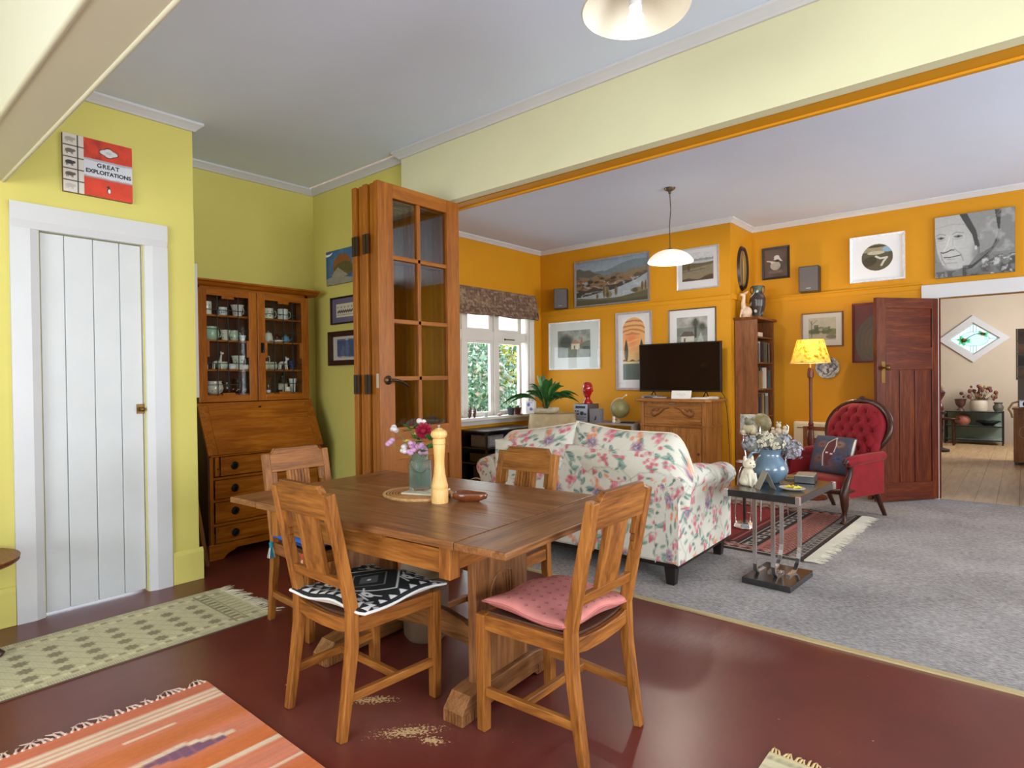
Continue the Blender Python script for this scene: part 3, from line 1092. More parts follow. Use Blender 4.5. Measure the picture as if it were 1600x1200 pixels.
for s in (-1, 1):
    B(-0.45, 0.45, s * 0.385 - 0.011, s * 0.385 + 0.011, TT - 0.028 - ap + 0.012, TT - 0.048).build('apron', OX, tb, bev=0.002)
    B(s * 0.475 - 0.011, s * 0.475 + 0.011, -0.37, 0.37, TT - 0.028 - ap + 0.02, TT - 0.048).build('apron', OY, tb, bev=0.002)
    for q in (-1, 1):
        B(s * 0.475 - 0.024, s * 0.475 + 0.024, q * 0.385 - 0.024, q * 0.385 + 0.024, TT - 0.028 - ap, TT - 0.028).build('corner_block', OZ, tb, bev=0.002)
for s in (-1, 1):
    x = s * 0.375
    B(x - 0.02, x + 0.02, -0.16, 0.16, 0.07, TT - 0.1).build('trestle_panel', TZ, tb, bev=0.003)
    ft = MB().prism([(-0.27, 0.0), (-0.27, 0.045), (-0.225, 0.092), (-0.16, 0.1), (0.16, 0.1), (0.225, 0.092), (0.27, 0.045), (0.27, 0), (0.19, 0), (0.17, 0.018), (-0.17, 0.018), (-0.19, 0)], 'x', x - 0.045, x + 0.045)
    f_ = ft.build('foot', TY, tb, bev=0.004)
    for q in (-1, 1):
        g = MB()
        for k in range(6):
            xx = x - 0.037 + k * 0.0148
            g.box(xx - 0.0035, xx + 0.0035, q * 0.27 - 0.003, q * 0.27 + 0.003, 0.004, 0.042)
        for k in range(5):
            yy = q * (0.262 - k * 0.015)
            g.box(x + 0.0445, x + 0.048, yy - 0.0045, yy + 0.0045, 0.004, 0.04)
        g.build('reeding', TZ, f_)
    cv = MB().tube([(x + s * 0.0205, -0.075 + 0.075 * (1 - math.cos(a)), 0.4 + 0.075 * math.sin(a)) for a in np.linspace(-0.6, 2.2, 9)], 0.004, 6)
    for k in range(4):
        cv.tube([(x + s * 0.0205, 0.02 + 0.014 * k, 0.36), (x + s * 0.0205, 0.0 + 0.018 * k, 0.46)], 0.003, 5)
    cv.build('carving', TZ, tb)
st = [(-0.375, 0.12), (-0.375, 0.2), (-0.25, 0.21), (-0.2, 0.235), (-0.1, 0.26), (0.1, 0.26), (0.2, 0.235), (0.25, 0.21), (0.375, 0.2), (0.375, 0.12), (0.3, 0.125), (0.2, 0.15), (0, 0.17), (-0.2, 0.15), (-0.3, 0.125)]
MB().prism(st, 'y', -0.016, 0.016).build('stretcher', TX, tb, bev=0.003)


# ---- seat cushions
def cushion(name, label, cat, loc, rz, w, d, th, canvas, mat, under_col=(226, 224, 220), droop=None):
    W, D = canvas.w, canvas.h

    def shape(X, Y, s):
        u, v = X / W * 2 - 1, Y / D * 2 - 1
        e = np.clip((1 - np.abs(u) ** 4) * (1 - np.abs(v) ** 4), 0, 1) ** 0.42
        pin = 1 - 0.05 * (1 - np.abs(v) ** 2) * np.abs(u) ** 3
        pin2 = 1 - 0.05 * (1 - np.abs(u) ** 2) * np.abs(v) ** 3
        wav = 0.008 * np.sin(u * 5 + 1) * np.abs(v) + 0.006 * np.sin(v * 4)
        z = th * 0.5 + s * th * 0.5 * e + (wav if s > 0 else 0.4 * wav) + (droop(u, v) if droop is not None else 0)
        return (u * w / 2 * pin, v * d / 2 * pin2, z)
    o = thing(name, label, cat, loc, rz)
    finish('cover', canvas.mesh('cover', lambda X, Y: shape(X, Y, 1)), mat, o, smooth=180)
    under = Canvas(W, D, max(12, canvas.nx // 4), under_col)
    finish('underside', under.mesh('underside', lambda X, Y: shape(X, Y, -1)), mat, o, smooth=180)
    path = []
    for k in range(48):
        a = k / 48 * 4
        i, f = int(a), a - int(a)
        u, v = [(-1 + 2 * f, -1), (1, -1 + 2 * f), (1 - 2 * f, 1), (-1, 1 - 2 * f)][i]
        X, Y = np.array((u + 1) / 2 * W), np.array((v + 1) / 2 * D)
        x, y, z = shape(X, Y, 1)
        path.append((float(x), float(y), float(z) - 0.002))
    return o, path


FAB = attr_mat('woven_print', 0.85, 0.25, 420, 0.2)
cv = Canvas(0.44, 0.4, 150, (38, 38, 40))
WH = (226, 224, 218)
for q in (-1, 1):
    cv.line([(0.22, 0.2 + q * 0.16), (0.38, 0.2)], 0.007, WH).line([(0.22, 0.2 + q * 0.16), (0.06, 0.2)], 0.007, WH)
    cv.line([(0.22, 0.2 + q * 0.09), (0.31, 0.2)], 0.004, (150, 150, 150)).line([(0.22, 0.2 + q * 0.09), (0.13, 0.2)], 0.004, (150, 150, 150))
cv.poly([(0.22, 0.25), (0.27, 0.2), (0.22, 0.15), (0.17, 0.2)], (92, 92, 96)).ell(0.22, 0.2, 0.008, 0.008, WH)
for k in range(9):
    x = 0.02 + k * 0.05
    for y0, y1 in ((0.012, 0.055), (0.388, 0.345)):
        cv.poly([(x - 0.02, y0), (x + 0.02, y0), (x, y1)], WH)
        cv.poly([(x + 0.005, y1 + (y0 - y1) * 0.25), (x + 0.045, y1 + (y0 - y1) * 0.25), (x + 0.025, y1 - (y0 - y1) * 0.6)], (180, 180, 178), 0.7)
for k in range(7):
    y = 0.05 + k * 0.05
    cv.poly([(0.012, y - 0.018), (0.012, y + 0.018), (0.045, y)], WH).poly([(0.428, y - 0.018), (0.428, y + 0.018), (0.395, y)], WH)
for (x, y, f) in ((0.33, 0.3, 1), (0.11, 0.3, -1), (0.33, 0.1, 1), (0.11, 0.1, -1)):
    cv.ell(x, y, 0.03, 0.016, WH).line([(x, y), (x + f * 0.05, y + 0.025)], 0.008, WH).line([(x - 0.02, y - 0.02), (x + f * 0.04, y - 0.03)], 0.007, WH)
    cv.ell(x, y, 0.007, 0.006, (40, 40, 42)).line([(x - f * 0.02, y), (x - f * 0.055, y + 0.03)], 0.006, WH)
cv.grain(60, 0.12)
o, path = cushion('seat_cushion', 'black and white geometric-pattern cushion with white piping on near chair', 'cushion', (-1.875, 1.36, 0.402), R(4), 0.42, 0.39, 0.05, cv, FAB,
                  droop=lambda u, v: 0.006 * u - 0.004)
MB().tube(path + path[:1], 0.005, 6).build('piping', plain('white_piping', (228, 226, 222), 0.8), o, smooth=60)

cv = Canvas(0.38, 0.38, 120, (206, 130, 124))
for j in range(9):
    for i in range(9):
        x, y = 0.025 + i * 0.042 + (0.021 if j % 2 else 0), 0.025 + j * 0.042
        for a in (0.6, 1.57, 2.5):
            cv.line([(x, y - 0.006), (x + 0.009 * math.cos(a), y - 0.006 + 0.013 * math.sin(a))], 0.0032, (140, 84, 84), 0.85)
cv.grain(40, 0.1)
o, path = cushion('seat_cushion', 'plump dusty pink cushion with small sprig print on right-hand chair', 'cushion', (-1.235, 1.68, 0.4), R(86), 0.375, 0.36, 0.062, cv, FAB, (198, 122, 116))
MB().tube(path + path[:1], 0.0035, 6).build('seam', plain('pink_seam', (196, 118, 112), 0.85), o, smooth=60)

cv = Canvas(0.38, 0.38, 90, (58, 98, 176))
for k in range(14):
    x, y = random.Random(k).uniform(0, 0.38), random.Random(k + 50).uniform(0, 0.38)
    cv.ell(x, y, 0.05, 0.03, (92, 132, 200), 0.5 * k, 0.35, 1.0)
cv.rect(0.15, 0.23, 0, 0.38, (226, 226, 222)).rect(0.24, 0.25, 0, 0.38, (40, 60, 120))
cv.grain(40, 0.12)
o, path = cushion('seat_cushion', 'blue cushion with tassels on the chair next to the bureau', 'cushion', (-2.67, 1.67, 0.4), R(-90), 0.37, 0.34, 0.06, cv, FAB, (52, 88, 160))
def tassel(parent, x, y, z, cols):
    t = MB().tube([(x, y, z), (x, y, z - 0.022)], 0.0095, 8).ball((x, y, z), 0.011).build('tassel', plain('tassel_head_%d%d%d' % cols[0], cols[0], 0.9), parent, smooth=50)
    for ci in range(len(cols)):
        th = MB()
        for k in range(ci, 14, len(cols)):
            a = 2 * math.pi * k / 14
            th.tube([(x + 0.006 * math.cos(a), y + 0.006 * math.sin(a), z - 0.018), (x + 0.017 * math.cos(a), y + 0.017 * math.sin(a), z - 0.068)], 0.0032, 5)
        th.build('thread', plain('tassel_%d%d%d' % cols[ci], cols[ci], 0.9), t)


tassel(o, 0.19, -0.165, -0.005, [(30, 130, 150), (228, 216, 180), (40, 70, 150), (30, 120, 110)])
tassel(o, 0.19, 0.13, -0.01, [(200, 70, 50), (228, 216, 190), (220, 120, 90)])

# ---- things on the table
mt = thing('woven_mat', 'round woven cane table mat under the jar of flowers', 'mat', (-1.985, 1.70, TT), 0)
sp = []
for k in range(400):
    a = k * 0.24
    r = 0.006 + 0.0021 * a
    if r > 0.145:
        break
    sp.append((r * math.cos(a) * 1.05, r * math.sin(a) * 0.9, 0.006))
MB().tube(sp, 0.0066, 6).build('cane_coil', plain('cane', (184, 130, 76), 0.6, var=0.25, scale=60), mt, smooth=60)
MB().tube([(0.157 * math.cos(a), 0.135 * math.sin(a), 0.006) for a in np.linspace(0, 2 * math.pi, 50)], 0.0075, 8).build('rim', plain('cane_rim', (196, 150, 96), 0.6, var=0.25, scale=80), mt, smooth=60)
cv = Canvas(0.15, 0.15, 60, (228, 222, 196))
for k in range(30):
    rr = random.Random(k)
    cv.ell(rr.uniform(0, .15), rr.uniform(0, .15), 0.006, 0.012, rr.choice([(150, 180, 150), (190, 190, 150), (210, 180, 160)]), rr.uniform(0, 3))
tl = thing('tile_coaster', 'square cream patterned tile standing under the glass jar', 'tile', (-1.965, 1.728, TT + 0.0125), R(20))
B(-0.078, 0.078, -0.078, 0.078, 0, 0.007).build('tile_body', plain('tile_cream', (224, 218, 196), 0.3), tl, bev=0.002)
finish('printed_face', cv.mesh('printed_face', lambda X, Y: (X - 0.075, Y - 0.075, 0 * X + 0.0076)), attr_mat('glazed_print', 0.25), tl)

JG = bpy.data.materials.new('aqua_jar_glass')
JG.use_nodes = True
_b = JG.node_tree.nodes['Principled BSDF']
_b.inputs['Base Color'].default_value = (*lin((214, 232, 226)), 1)
_b.inputs['Transmission Weight'].default_value = 0.92
_b.inputs['Roughness'].default_value = 0.14
_b.inputs['IOR'].default_value = 1.18
_b.inputs['Specular IOR Level'].default_value = 0.35
JW = JG.copy()
JW.name = 'jar_water'
JW.node_tree.nodes['Principled BSDF'].inputs['Base Color'].default_value = (*lin((188, 206, 196)), 1)
JW.node_tree.nodes['Principled BSDF'].inputs['Roughness'].default_value = 0.2
JX, JY, JZ = -2.005, 1.73, TT + 0.0205
jar = thing('preserving_jar', 'blue-green glass preserving jar holding garden flowers', 'jar', (JX, JY, JZ))
MB().lathe([(0.0, 0.003), (0.044, 0.0), (0.049, 0.006), (0.05, 0.02), (0.05, 0.108), (0.046, 0.122), (0.036, 0.132), (0.035, 0.15), (0.038, 0.154), (0.038, 0.16),
            (0.033, 0.16), (0.032, 0.134), (0.042, 0.12), (0.0455, 0.106), (0.0455, 0.012), (0.0, 0.009)], 28, closed=True).build('glass_body', JG, jar, smooth=40)
MB().lathe([(0.0, 0.0125), (0.0448, 0.013), (0.0448, 0.085), (0.0, 0.0852)], 24).build('water', JW, jar, smooth=40)
wr = MB().tube([(0.041 * math.cos(a), 0.041 * math.sin(a), 0.128) for a in np.linspace(0, 2 * math.pi, 24)], 0.0018, 6)
wr.tube([(-0.041, 0, 0.128), (-0.055, 0, 0.12), (-0.052, 0, 0.1), (-0.05, 0, 0.12)], 0.0016, 6)
wr.tube([(0.0515 * math.cos(a), 0.0515 * math.sin(a), 0.128 - 0.05 * math.sin((a + 1.9) / 2.4 * math.pi)) for a in np.linspace(-1.9, 0.5, 14)], 0.0014, 6)
wr.build('wire_bail', plain('wire', (120, 118, 112), 0.35, 0.9), jar, smooth=60)


def stem(parent, p, r=0.0014):
    MB().tube([(0, 0, 0.02), (p[0] * 0.25, p[1] * 0.25, 0.13), (p[0] * 0.7, p[1] * 0.7, p[2] * 0.85), p], r, 5).build('stem', GREEN, parent)


GREEN = plain('stem_green', (84, 124, 58), 0.6)
LEAFG = plain('leaf_green', (70, 128, 50), 0.5, var=0.2, scale=30)


def petals(mb, c, n, r, tilt, size, lift=0.0, ph=0.0):
    for k in range(n):
        a = 2 * math.pi * k / n + ph
        d = Vector((math.cos(a) * math.cos(tilt), math.sin(a) * math.cos(tilt), math.sin(tilt)))
        s = Vector((-math.sin(a), math.cos(a), 0))
        nrm = d.cross(s)
        c_ = Vector(c) + Vector((0, 0, lift))
        pts = [c_ + d * r * 0.1, c_ + d * r * 0.55 + s * size - nrm * size * 0.2, c_ + d * r + nrm * size * 0.15, c_ + d * r * 0.55 - s * size - nrm * size * 0.2, c_ + d * r * 0.5]
        mb.add(pts, [(0, 1, 4), (1, 2, 4), (2, 3, 4), (3, 0, 4)])


def flower(kind, p, label):
    f = thing('cut_flower', label, 'flower', (JX, JY, JZ))
    f['group'] = 'flowers in the glass jar'
    stem(f, p)
    mb = MB()
    if kind == 'dahlia':
        for i, (n, r, t) in enumerate(((12, 0.042, 0.05), (12, 0.04, 0.35), (11, 0.036, 0.7), (9, 0.029, 1.0), (6, 0.02, 1.3), (12, 0.036, -0.35))):
            petals(mb, p, n, r, t, 0.0105, 0, i * 0.3)
        mb.ball(p, 0.017)
        # face the viewer
        q = Vector((0, 0, 1)).rotation_difference(Vector((0.7, -0.75, 0.25)).normalized())
        pc = Vector(p)
        mb.move(lambda x, y, z: pc + q @ (Vector((x, y, z)) - pc))
        mb.build('bloom', plain('crimson_petal', (150, 16, 48), 0.55, var=0.3, scale=60), f)
    elif kind in ('pink', 'white'):
        rr = random.Random(int(p[0] * 9999))
        for k in range(5):
            c = (p[0] + rr.uniform(-.013, .013), p[1] + rr.uniform(-.013, .013), p[2] + rr.uniform(-.012, .012))
            mb.ball(c, (0.0125, 0.0125, 0.011), 8, 6)
        mb.build('bloom', plain('lilac_petal', (190, 142, 178), 0.6, var=0.15, scale=50) if kind == 'pink' else plain('white_petal', (206, 194, 194), 0.6), f, smooth=60)
    elif kind == 'yellow':
        petals(mb, p, 7, 0.022, 0.4, 0.007)
        petals(mb, p, 5, 0.015, 0.9, 0.006)
        mb.build('bloom', plain('lemon_petal', (226, 226, 120), 0.6), f)
    else:
        rr = random.Random(int(p[1] * 7777))
        for k in range(12):
            a = rr.uniform(0, 6.28)
            L, Wd = rr.uniform(0.035, 0.06), rr.uniform(0.011, 0.018)
            d = Vector((math.cos(a), math.sin(a), rr.uniform(-0.3, 0.9))).normalized()
            s = d.cross(Vector((0, 0, 1))).normalized()
            c = Vector(p) + d * 0.004
            mb.add([c, c + d * L * 0.5 + s * Wd, c + d * L, c + d * L * 0.5 - s * Wd], [(0, 1, 2), (0, 2, 3)])
        mb.build('leaves', LEAFG, f)
    return f


def view_pt(dx, dz, dep=0.0):
    """dx to the right, dz up as seen across the table; metres from the jar axis"""
    return (0.76 * dx - 0.65 * dep, 0.65 * dx + 0.76 * dep, dz)


flower('dahlia', view_pt(0.022, 0.255, -0.03), 'large crimson dahlia in the glass jar')
for i, (kind, dx, dz, dep, lab) in enumerate([
        ('pink', -0.125, 0.205, -0.02, 'lilac pink flower furthest left in the glass jar'), ('white', -0.10, 0.262, -0.02, 'cluster of white buds at upper left in the glass jar'),
        ('pink', -0.03, 0.195, -0.045, 'lilac pink flower low at the front of the jar'), ('pink', -0.028, 0.17, -0.05, 'lowest lilac pink flower hanging over the jar rim'),
        ('pink', 0.004, 0.19, -0.05, 'lilac pink flower under the crimson dahlia'), ('pink', 0.02, 0.172, -0.05, 'lilac pink flower low at right of the jar rim'),
        ('white', -0.055, 0.182, -0.04, 'small white bud beside the lilac flowers'), ('white', 0.005, 0.292, 0.0, 'pale bud at the very top of the bunch'),
        ('yellow', -0.05, 0.208, -0.03, 'lemon yellow flower left of centre in the jar'), ('yellow', -0.012, 0.238, -0.03, 'small lemon flower left of the dahlia'),
        ('leaf', -0.03, 0.262, -0.03, 'green leaf spray behind the dahlia'), ('leaf', 0.058, 0.215, -0.035, 'green leaf spray to the right of the dahlia'),
        ('leaf', 0.045, 0.18, -0.045, 'low green leaf spray at right of the jar'), ('leaf', -0.005, 0.21, 0.02, 'green leaf spray in the middle of the bunch')]):
    flower(kind, view_pt(dx, dz, dep), lab)

pm = thing('pepper_mill', 'tall turned pale wooden pepper mill on the table', 'pepper mill', (-1.80, 1.655, TT))
PMW = wood('maple', 'z')
MB().lathe([(0.0, 0), (0.034, 0), (0.0345, 0.004), (0.0345, 0.052), (0.0325, 0.056), (0.0335, 0.06), (0.034, 0.07), (0.031, 0.08), (0.0235, 0.115), (0.0205, 0.15), (0.0205, 0.175),
            (0.0235, 0.215), (0.0245, 0.232), (0.0232, 0.235), (0.0255, 0.238), (0.0255, 0.256), (0.022, 0.26), (0.0, 0.26)], 32).build('body', PMW, pm, smooth=35)
MB().lathe([(0.02, 0.26), (0.028, 0.262), (0.033, 0.27), (0.0335, 0.277), (0.03, 0.288), (0.02, 0.294), (0.016, 0.296), (0.012, 0.3), (0.0, 0.301)], 32).build('head', PMW, pm, smooth=35)
MB().lathe([(0.0, 0.3), (0.005, 0.3), (0.004, 0.304), (0.007, 0.308), (0.0055, 0.312), (0, 0.314)], 14).build('finial', plain('steel', (190, 190, 188), 0.25, 0.95), pm, smooth=40)

nb = thing('nut_dish', 'glossy brown carved wooden dish beside the pepper mill', 'dish', (-1.735, 1.75, TT), R(25))
def dish(u, v):
    a = 2 * math.pi * u
    r = 0.062 * (1 + 0.16 * math.cos(3 * a) + 0.08 * math.cos(2 * a + 1))
    t = [0.55, 0.95, 1.0, 0.93, 0.75, 0.0][int(round(v * 5))]
    z = [0.0, 0.012, 0.03, 0.034, 0.02, 0.012][int(round(v * 5))]
    return (r * t * 1.15 * math.cos(a), r * t * 0.75 * math.sin(a), z)
MB().sheet(dish, 28, 6, True).build('bowl', plain('brown_gloss_wood', (112, 56, 28), 0.2, var=0.25, scale=25, coat=0.6), nb, smooth=60)
MB().tube([(-0.075, 0, 0.016), (-0.1, -0.006, 0.02), (-0.108, -0.012, 0.026)], [0.009, 0.007, 0.004]).build('stalk', plain('brown_gloss_wood', (112, 56, 28), 0.2), nb, smooth=60)

# container under the table
dc = thing('drum_container', 'brown drum-shaped container with pale grey rim under the dining table', 'container', (-2.13, 1.86, 0))
MB().lathe([(0, 0), (0.085, 0), (0.1, 0.02), (0.108, 0.2), (0.106, 0.30), (0, 0.30)], 28).build('body', plain('brown_card', (112, 88, 70), 0.7), dc, smooth=40)
MB().lathe([(0.104, 0.3), (0.114, 0.3), (0.114, 0.385), (0.108, 0.39), (0, 0.39)], 28).build('rim', plain('pale_grey_card', (168, 162, 144), 0.7), dc, smooth=40)

# ---- pendant lamp above the table
def pendant(name, label, loc, ceil, rim_z, r, hgt, shade_mat, bulb_z, cord_mat, canopy_mat, watt, col, dome=True):
    p = thing(name, label, 'pendant lamp', (loc[0], loc[1], ceil))
    d = rim_z - ceil
    MB().lathe([(0.0, 0), (0.05, 0), (0.046, -0.012), (0.03, -0.022), (0.012, -0.03), (0.012, -0.05), (0, -0.05)], 20).build('ceiling_rose', canopy_mat, p, smooth=45)
    top = d + hgt
    MB().tube([(0, 0, -0.045), (0.008, 0, top * 0.35), (-0.006, 0.004, top * 0.6), (0, 0, top)], 0.004, 6).build('flex', cord_mat, p, smooth=60)
    if dome:
        pr = [(r * math.sin(a), d + hgt * (math.cos(a) - math.cos(1.25)) / (1 - math.cos(1.25))) for a in np.linspace(0.06, 1.25, 12)]
        k = r / pr[-1][0]
        pr = [(a * k, b) for a, b in pr]
    else:
        pr = [(0.03, d + hgt), (r * 0.55, d + hgt * 0.75), (r * 0.85, d + hgt * 0.35), (r, d)]
    inner = [(max(a - 0.004, 0.004), b - 0.004) for a, b in pr]
    sh = MB().lathe(pr + inner[::-1], 40, closed=True).build('shade', shade_mat, p, smooth=60)
    MB().lathe([(0.0, top + 0.015), (0.022, top + 0.012), (0.026, top - 0.012), (0.018, bulb_z - ceil + 0.045), (0, bulb_z - ceil + 0.045)], 16).build('lamp_holder', canopy_mat if dome else WHITE, p, smooth=45)
    b = bulb_z - ceil
    MB().lathe([(0.0, b - 0.045), (0.014, b - 0.043), (0.021, b - 0.032), (0.024, b - 0.01), (0.024, b + 0.015), (0.018, b + 0.022), (0.018, b + 0.045), (0, b + 0.045)], 18).build(
        'bulb', emit_mat(name + '_bulb', (255, 250, 238), watt[0]), p, smooth=45)
    ld = bpy.data.lights.new(name + '_light', 'POINT')
    ld.energy = watt[1]
    ld.color = col
    ld.shadow_soft_size = 0.03
    lo = bpy.data.objects.new(name + '_light', ld)
    COL.objects.link(lo)
    lo.parent = p
    lo.location = (0, 0, b - 0.075)
    return p


SHW = plain('shade_cream_enamel', (206, 200, 184), 0.35, var=0.02)
pendant('pendant_lamp', 'cream conical pendant shade with bare bulb above the dining table', (-0.885, 1.63), ZC, 2.3, 0.162, 0.11, SHW, 2.262, WHITE, WHITE,
        (4, 0.7), (1, 0.95, 0.88), dome=False)

# ---- painting above the cupboard door
def lettering(parent, txt, size, loc, rot, mat, name='lettering', space=1.0, bold=0.0):
    cu = bpy.data.curves.new(name, 'FONT')
    cu.body = txt
    cu.size = size
    cu.align_x = 'CENTER'
    cu.align_y = 'CENTER'
    cu.space_character = space
    cu.offset = bold
    cu.extrude = 0.0004
    cu.materials.append(mat)
    tmp = bpy.data.objects.new(name + '_curve', cu)
    COL.objects.link(tmp)
    dg = bpy.context.evaluated_depsgraph_get()
    me = bpy.data.meshes.new_from_object(tmp.evaluated_get(dg))
    bpy.data.objects.remove(tmp, do_unlink=True)
    bpy.data.curves.remove(cu)
    o = bpy.data.objects.new(name, me)
    if not me.materials:
        me.materials.append(mat)
    COL.objects.link(o)
    o.parent = parent
    o.location = loc
    o.rotation_euler = rot
    return o


pb = thing('book_cover_painting', 'red and white painted board reading GREAT EXPLOITATIONS above the cupboard door', 'painting', (-3.83, 1.046, 2.203), R(90))
B(-0.16, 0.16, -0.025, 0, 0, 0.305).build('board', plain('board_edge', (120, 100, 84), 0.7), pb)
cv = Canvas(0.32, 0.305, 180, (206, 62, 36))
cv.grain(14, 0.28)
cv.put(np.clip((fbm(cv.X * 30, cv.Y * 12) - 0.5) * 3, 0, 1) * (cv.Y > 0.2), (120, 30, 20), 0.7)
cv.rect(0.092, 0.32, 0.1, 0.198, (204, 206, 212))
cv.put((np.abs(cv.Y - 0.197 + 0.006 * fbm(cv.X * 40, cv.X * 0)) < 0.006) & (cv.X > 0.092), (150, 140, 150), 0.6)
cv.put((np.abs(cv.Y - 0.101 - 0.008 * (fbm(cv.X * 60, cv.X * 0) - .5)) < 0.006) & (cv.X > 0.092), (150, 110, 105), 0.6)
cv.rect(0, 0.092, 0, 0.305, (206, 198, 186))
cv.rect(0.062, 0.068, 0, 0.305, (62, 54, 50))
for k in range(1, 5):
    cv.rect(0, 0.092, k * 0.061 - 0.003, k * 0.061 + 0.003, (62, 54, 50))
# outline beasts in the left panels
for k, c in enumerate(((178, 172, 162), (90, 82, 74), (58, 54, 52), (104, 96, 86), (160, 152, 140))):
    yb = k * 0.061 + 0.016
    cv.ell(0.03, yb + 0.018, 0.02, 0.011, c).ell(0.048, yb + 0.02, 0.008, 0.007, c)
    for x in (0.015, 0.021, 0.038, 0.043):
        cv.rect(x - 0.0018, x + 0.0018, yb, yb + 0.014, c)
    cv.line([(0.012, yb + 0.022), (0.009, yb + 0.008)], 0.002, c)
# cartouche
for gx, rx, ry, col in ((0, 0.047, 0.028, (60, 26, 24)), (1, 0.042, 0.023, (208, 206, 206))):
    cv.ell(0.208, 0.246, rx, ry * 0.72, col).ell(0.208, 0.246, rx * 0.6, ry * 1.02, col)
cv.ell(0.208, 0.246, 0.014, 0.007, (188, 184, 184))
# small bird emblem
cv.ell(0.206, 0.042, 0.0095, 0.017, (46, 36, 36)).ell(0.2075, 0.04, 0.006, 0.012, (220, 216, 210)).ell(0.203, 0.062, 0.006, 0.006, (46, 36, 36)).line([(0.199, 0.062), (0.194, 0.059)], 0.003, (46, 36, 36))
finish('painted_face', cv.mesh('painted_face', lambda X, Y: (X - 0.16, 0 * X - 0.0256, Y)), attr_mat('picture_paint', 0.6, 0.1, 200), pb)
INK = plain('black_ink', (24, 22, 22), 0.6)
lettering(pb, 'GREAT', 0.031, (0.044, -0.0262, 0.168), (R(90), 0, 0), INK, space=1.15, bold=0.0008)
lettering(pb, 'EXPLOITATIONS', 0.0285, (0.046, -0.0262, 0.132), (R(90), 0, 0), INK, space=1.0, bold=0.001)

# ---- small round table at the far left with a jar and a pale leaf
rt = thing('side_table', 'small round dark wooden table at the left edge by the cupboard door', 'side table', (-3.565, 0.385, 0))
MAH = wood('mahogany', 'z')
MB().lathe([(0, 0.395), (0.24, 0.395), (0.248, 0.402), (0.238, 0.41), (0.25, 0.415), (0.25, 0.42), (0, 0.42)], 44).build('table_top', wood('bookcase', 'x'), rt, smooth=35)
MB().lathe([(0, 0.1), (0.03, 0.1), (0.035, 0.14), (0.022, 0.18), (0.03, 0.24), (0.018, 0.32), (0.024, 0.38), (0.06, 0.395), (0, 0.396)], 20).build('pedestal', MAH, rt, smooth=45)
for k in range(3):
    a = R(120 * k + 45)
    MB().tube([(0.02 * math.cos(a), 0.02 * math.sin(a), 0.14), (0.1 * math.cos(a), 0.1 * math.sin(a), 0.12), (0.17 * math.cos(a), 0.17 * math.sin(a), 0.05), (0.22 * math.cos(a), 0.22 * math.sin(a), 0.016)],
              [0.02, 0.018, 0.014, 0.016], 8).build('leg', MAH, rt, smooth=60)
cj = thing('candle_jar', 'small grey patterned candle jar on the round table', 'jar', (-3.60, 0.44, 0.42))
MB().lathe([(0, 0), (0.04, 0), (0.044, 0.01), (0.044, 0.075), (0.04, 0.08), (0.037, 0.08), (0.037, 0.06), (0, 0.06)], 22).build('body', plain('candle_jar_grey', (120, 116, 116), 0.4, var=0.5, scale=70), cj, smooth=40)
MB().lathe([(0, 0.082), (0.042, 0.081), (0.046, 0.086), (0.044, 0.094), (0, 0.096)], 22).build('lid', plain('candle_lid', (150, 124, 84), 0.4), cj, smooth=40)

# ================================================================== BUREAU IN THE RECESS
BX, BY, BZ = wood('bureau', 'x'), wood('bureau', 'y'), wood('bureau', 'z')
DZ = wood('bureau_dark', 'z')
bu = thing('bureau_bookcase', 'honey oak bureau with leaded glass cupboard, sloping flap and four drawers', 'bureau', (-4.455, 2.155, 0), R(90))
HW = 0.42
FY, UY = -0.325, -0.155      # lower and upper front planes (local y)
# lower carcass
side = [(0, 0.1), (0, 1.03), (UY - 0.01, 1.03), (FY, 0.70), (FY, 0.1)]
for s in (-1, 1):
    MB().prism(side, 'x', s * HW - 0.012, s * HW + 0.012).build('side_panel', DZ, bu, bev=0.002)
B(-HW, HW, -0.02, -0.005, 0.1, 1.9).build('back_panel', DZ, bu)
MB().prism([(-HW - 0.012, 0), (-HW - 0.012, 0.105), (HW + 0.012, 0.105), (HW + 0.012, 0), (HW - 0.08, 0), (HW - 0.11, 0.03), (HW - 0.15, 0.045), (HW - 0.18, 0.06), (-HW + 0.18, 0.06),
            (-HW + 0.15, 0.045), (-HW + 0.11, 0.03), (-HW + 0.08, 0)], 'y', FY - 0.008, FY + 0.012).build('plinth', BX, bu, bev=0.003)
for s in (-1, 1):
    MB().prism([(-0.01, 0), (-0.01, 0.1), (FY, 0.1), (FY, 0), (FY + 0.08, 0), (FY + 0.12, 0.05), (-0.1, 0.05), (-0.07, 0)], 'x', s * HW - 0.01, s * HW + 0.01).build('plinth_side', BZ, bu)
for z0, z1 in ((0.222, 0.24), (0.385, 0.402), (0.535, 0.552), (0.69, 0.702)):
    B(-HW + 0.012, HW - 0.012, FY, -0.02, z0, z1).build('drawer_rail', BX, bu, bev=0.002)
for s in (-1, 1):
    B(s * (HW - 0.012) - 0.012, s * (HW - 0.012) + 0.012, FY - 0.001, FY + 0.02, 0.1, 0.69).build('stile', BZ, bu, bev=0.002)
    lp = B(s * 0.37 - 0.014, s * 0.37 + 0.014, FY - 0.004, FY + 0.1, 0.56, 0.688).build('lopers', BZ, bu, bev=0.002)
    MB().ball((s * 0.37, FY - 0.012, 0.61), 0.007, 8, 6).build('knob', DZ, lp)
IRON = plain('drawer_iron', (44, 40, 38), 0.35, 0.8)
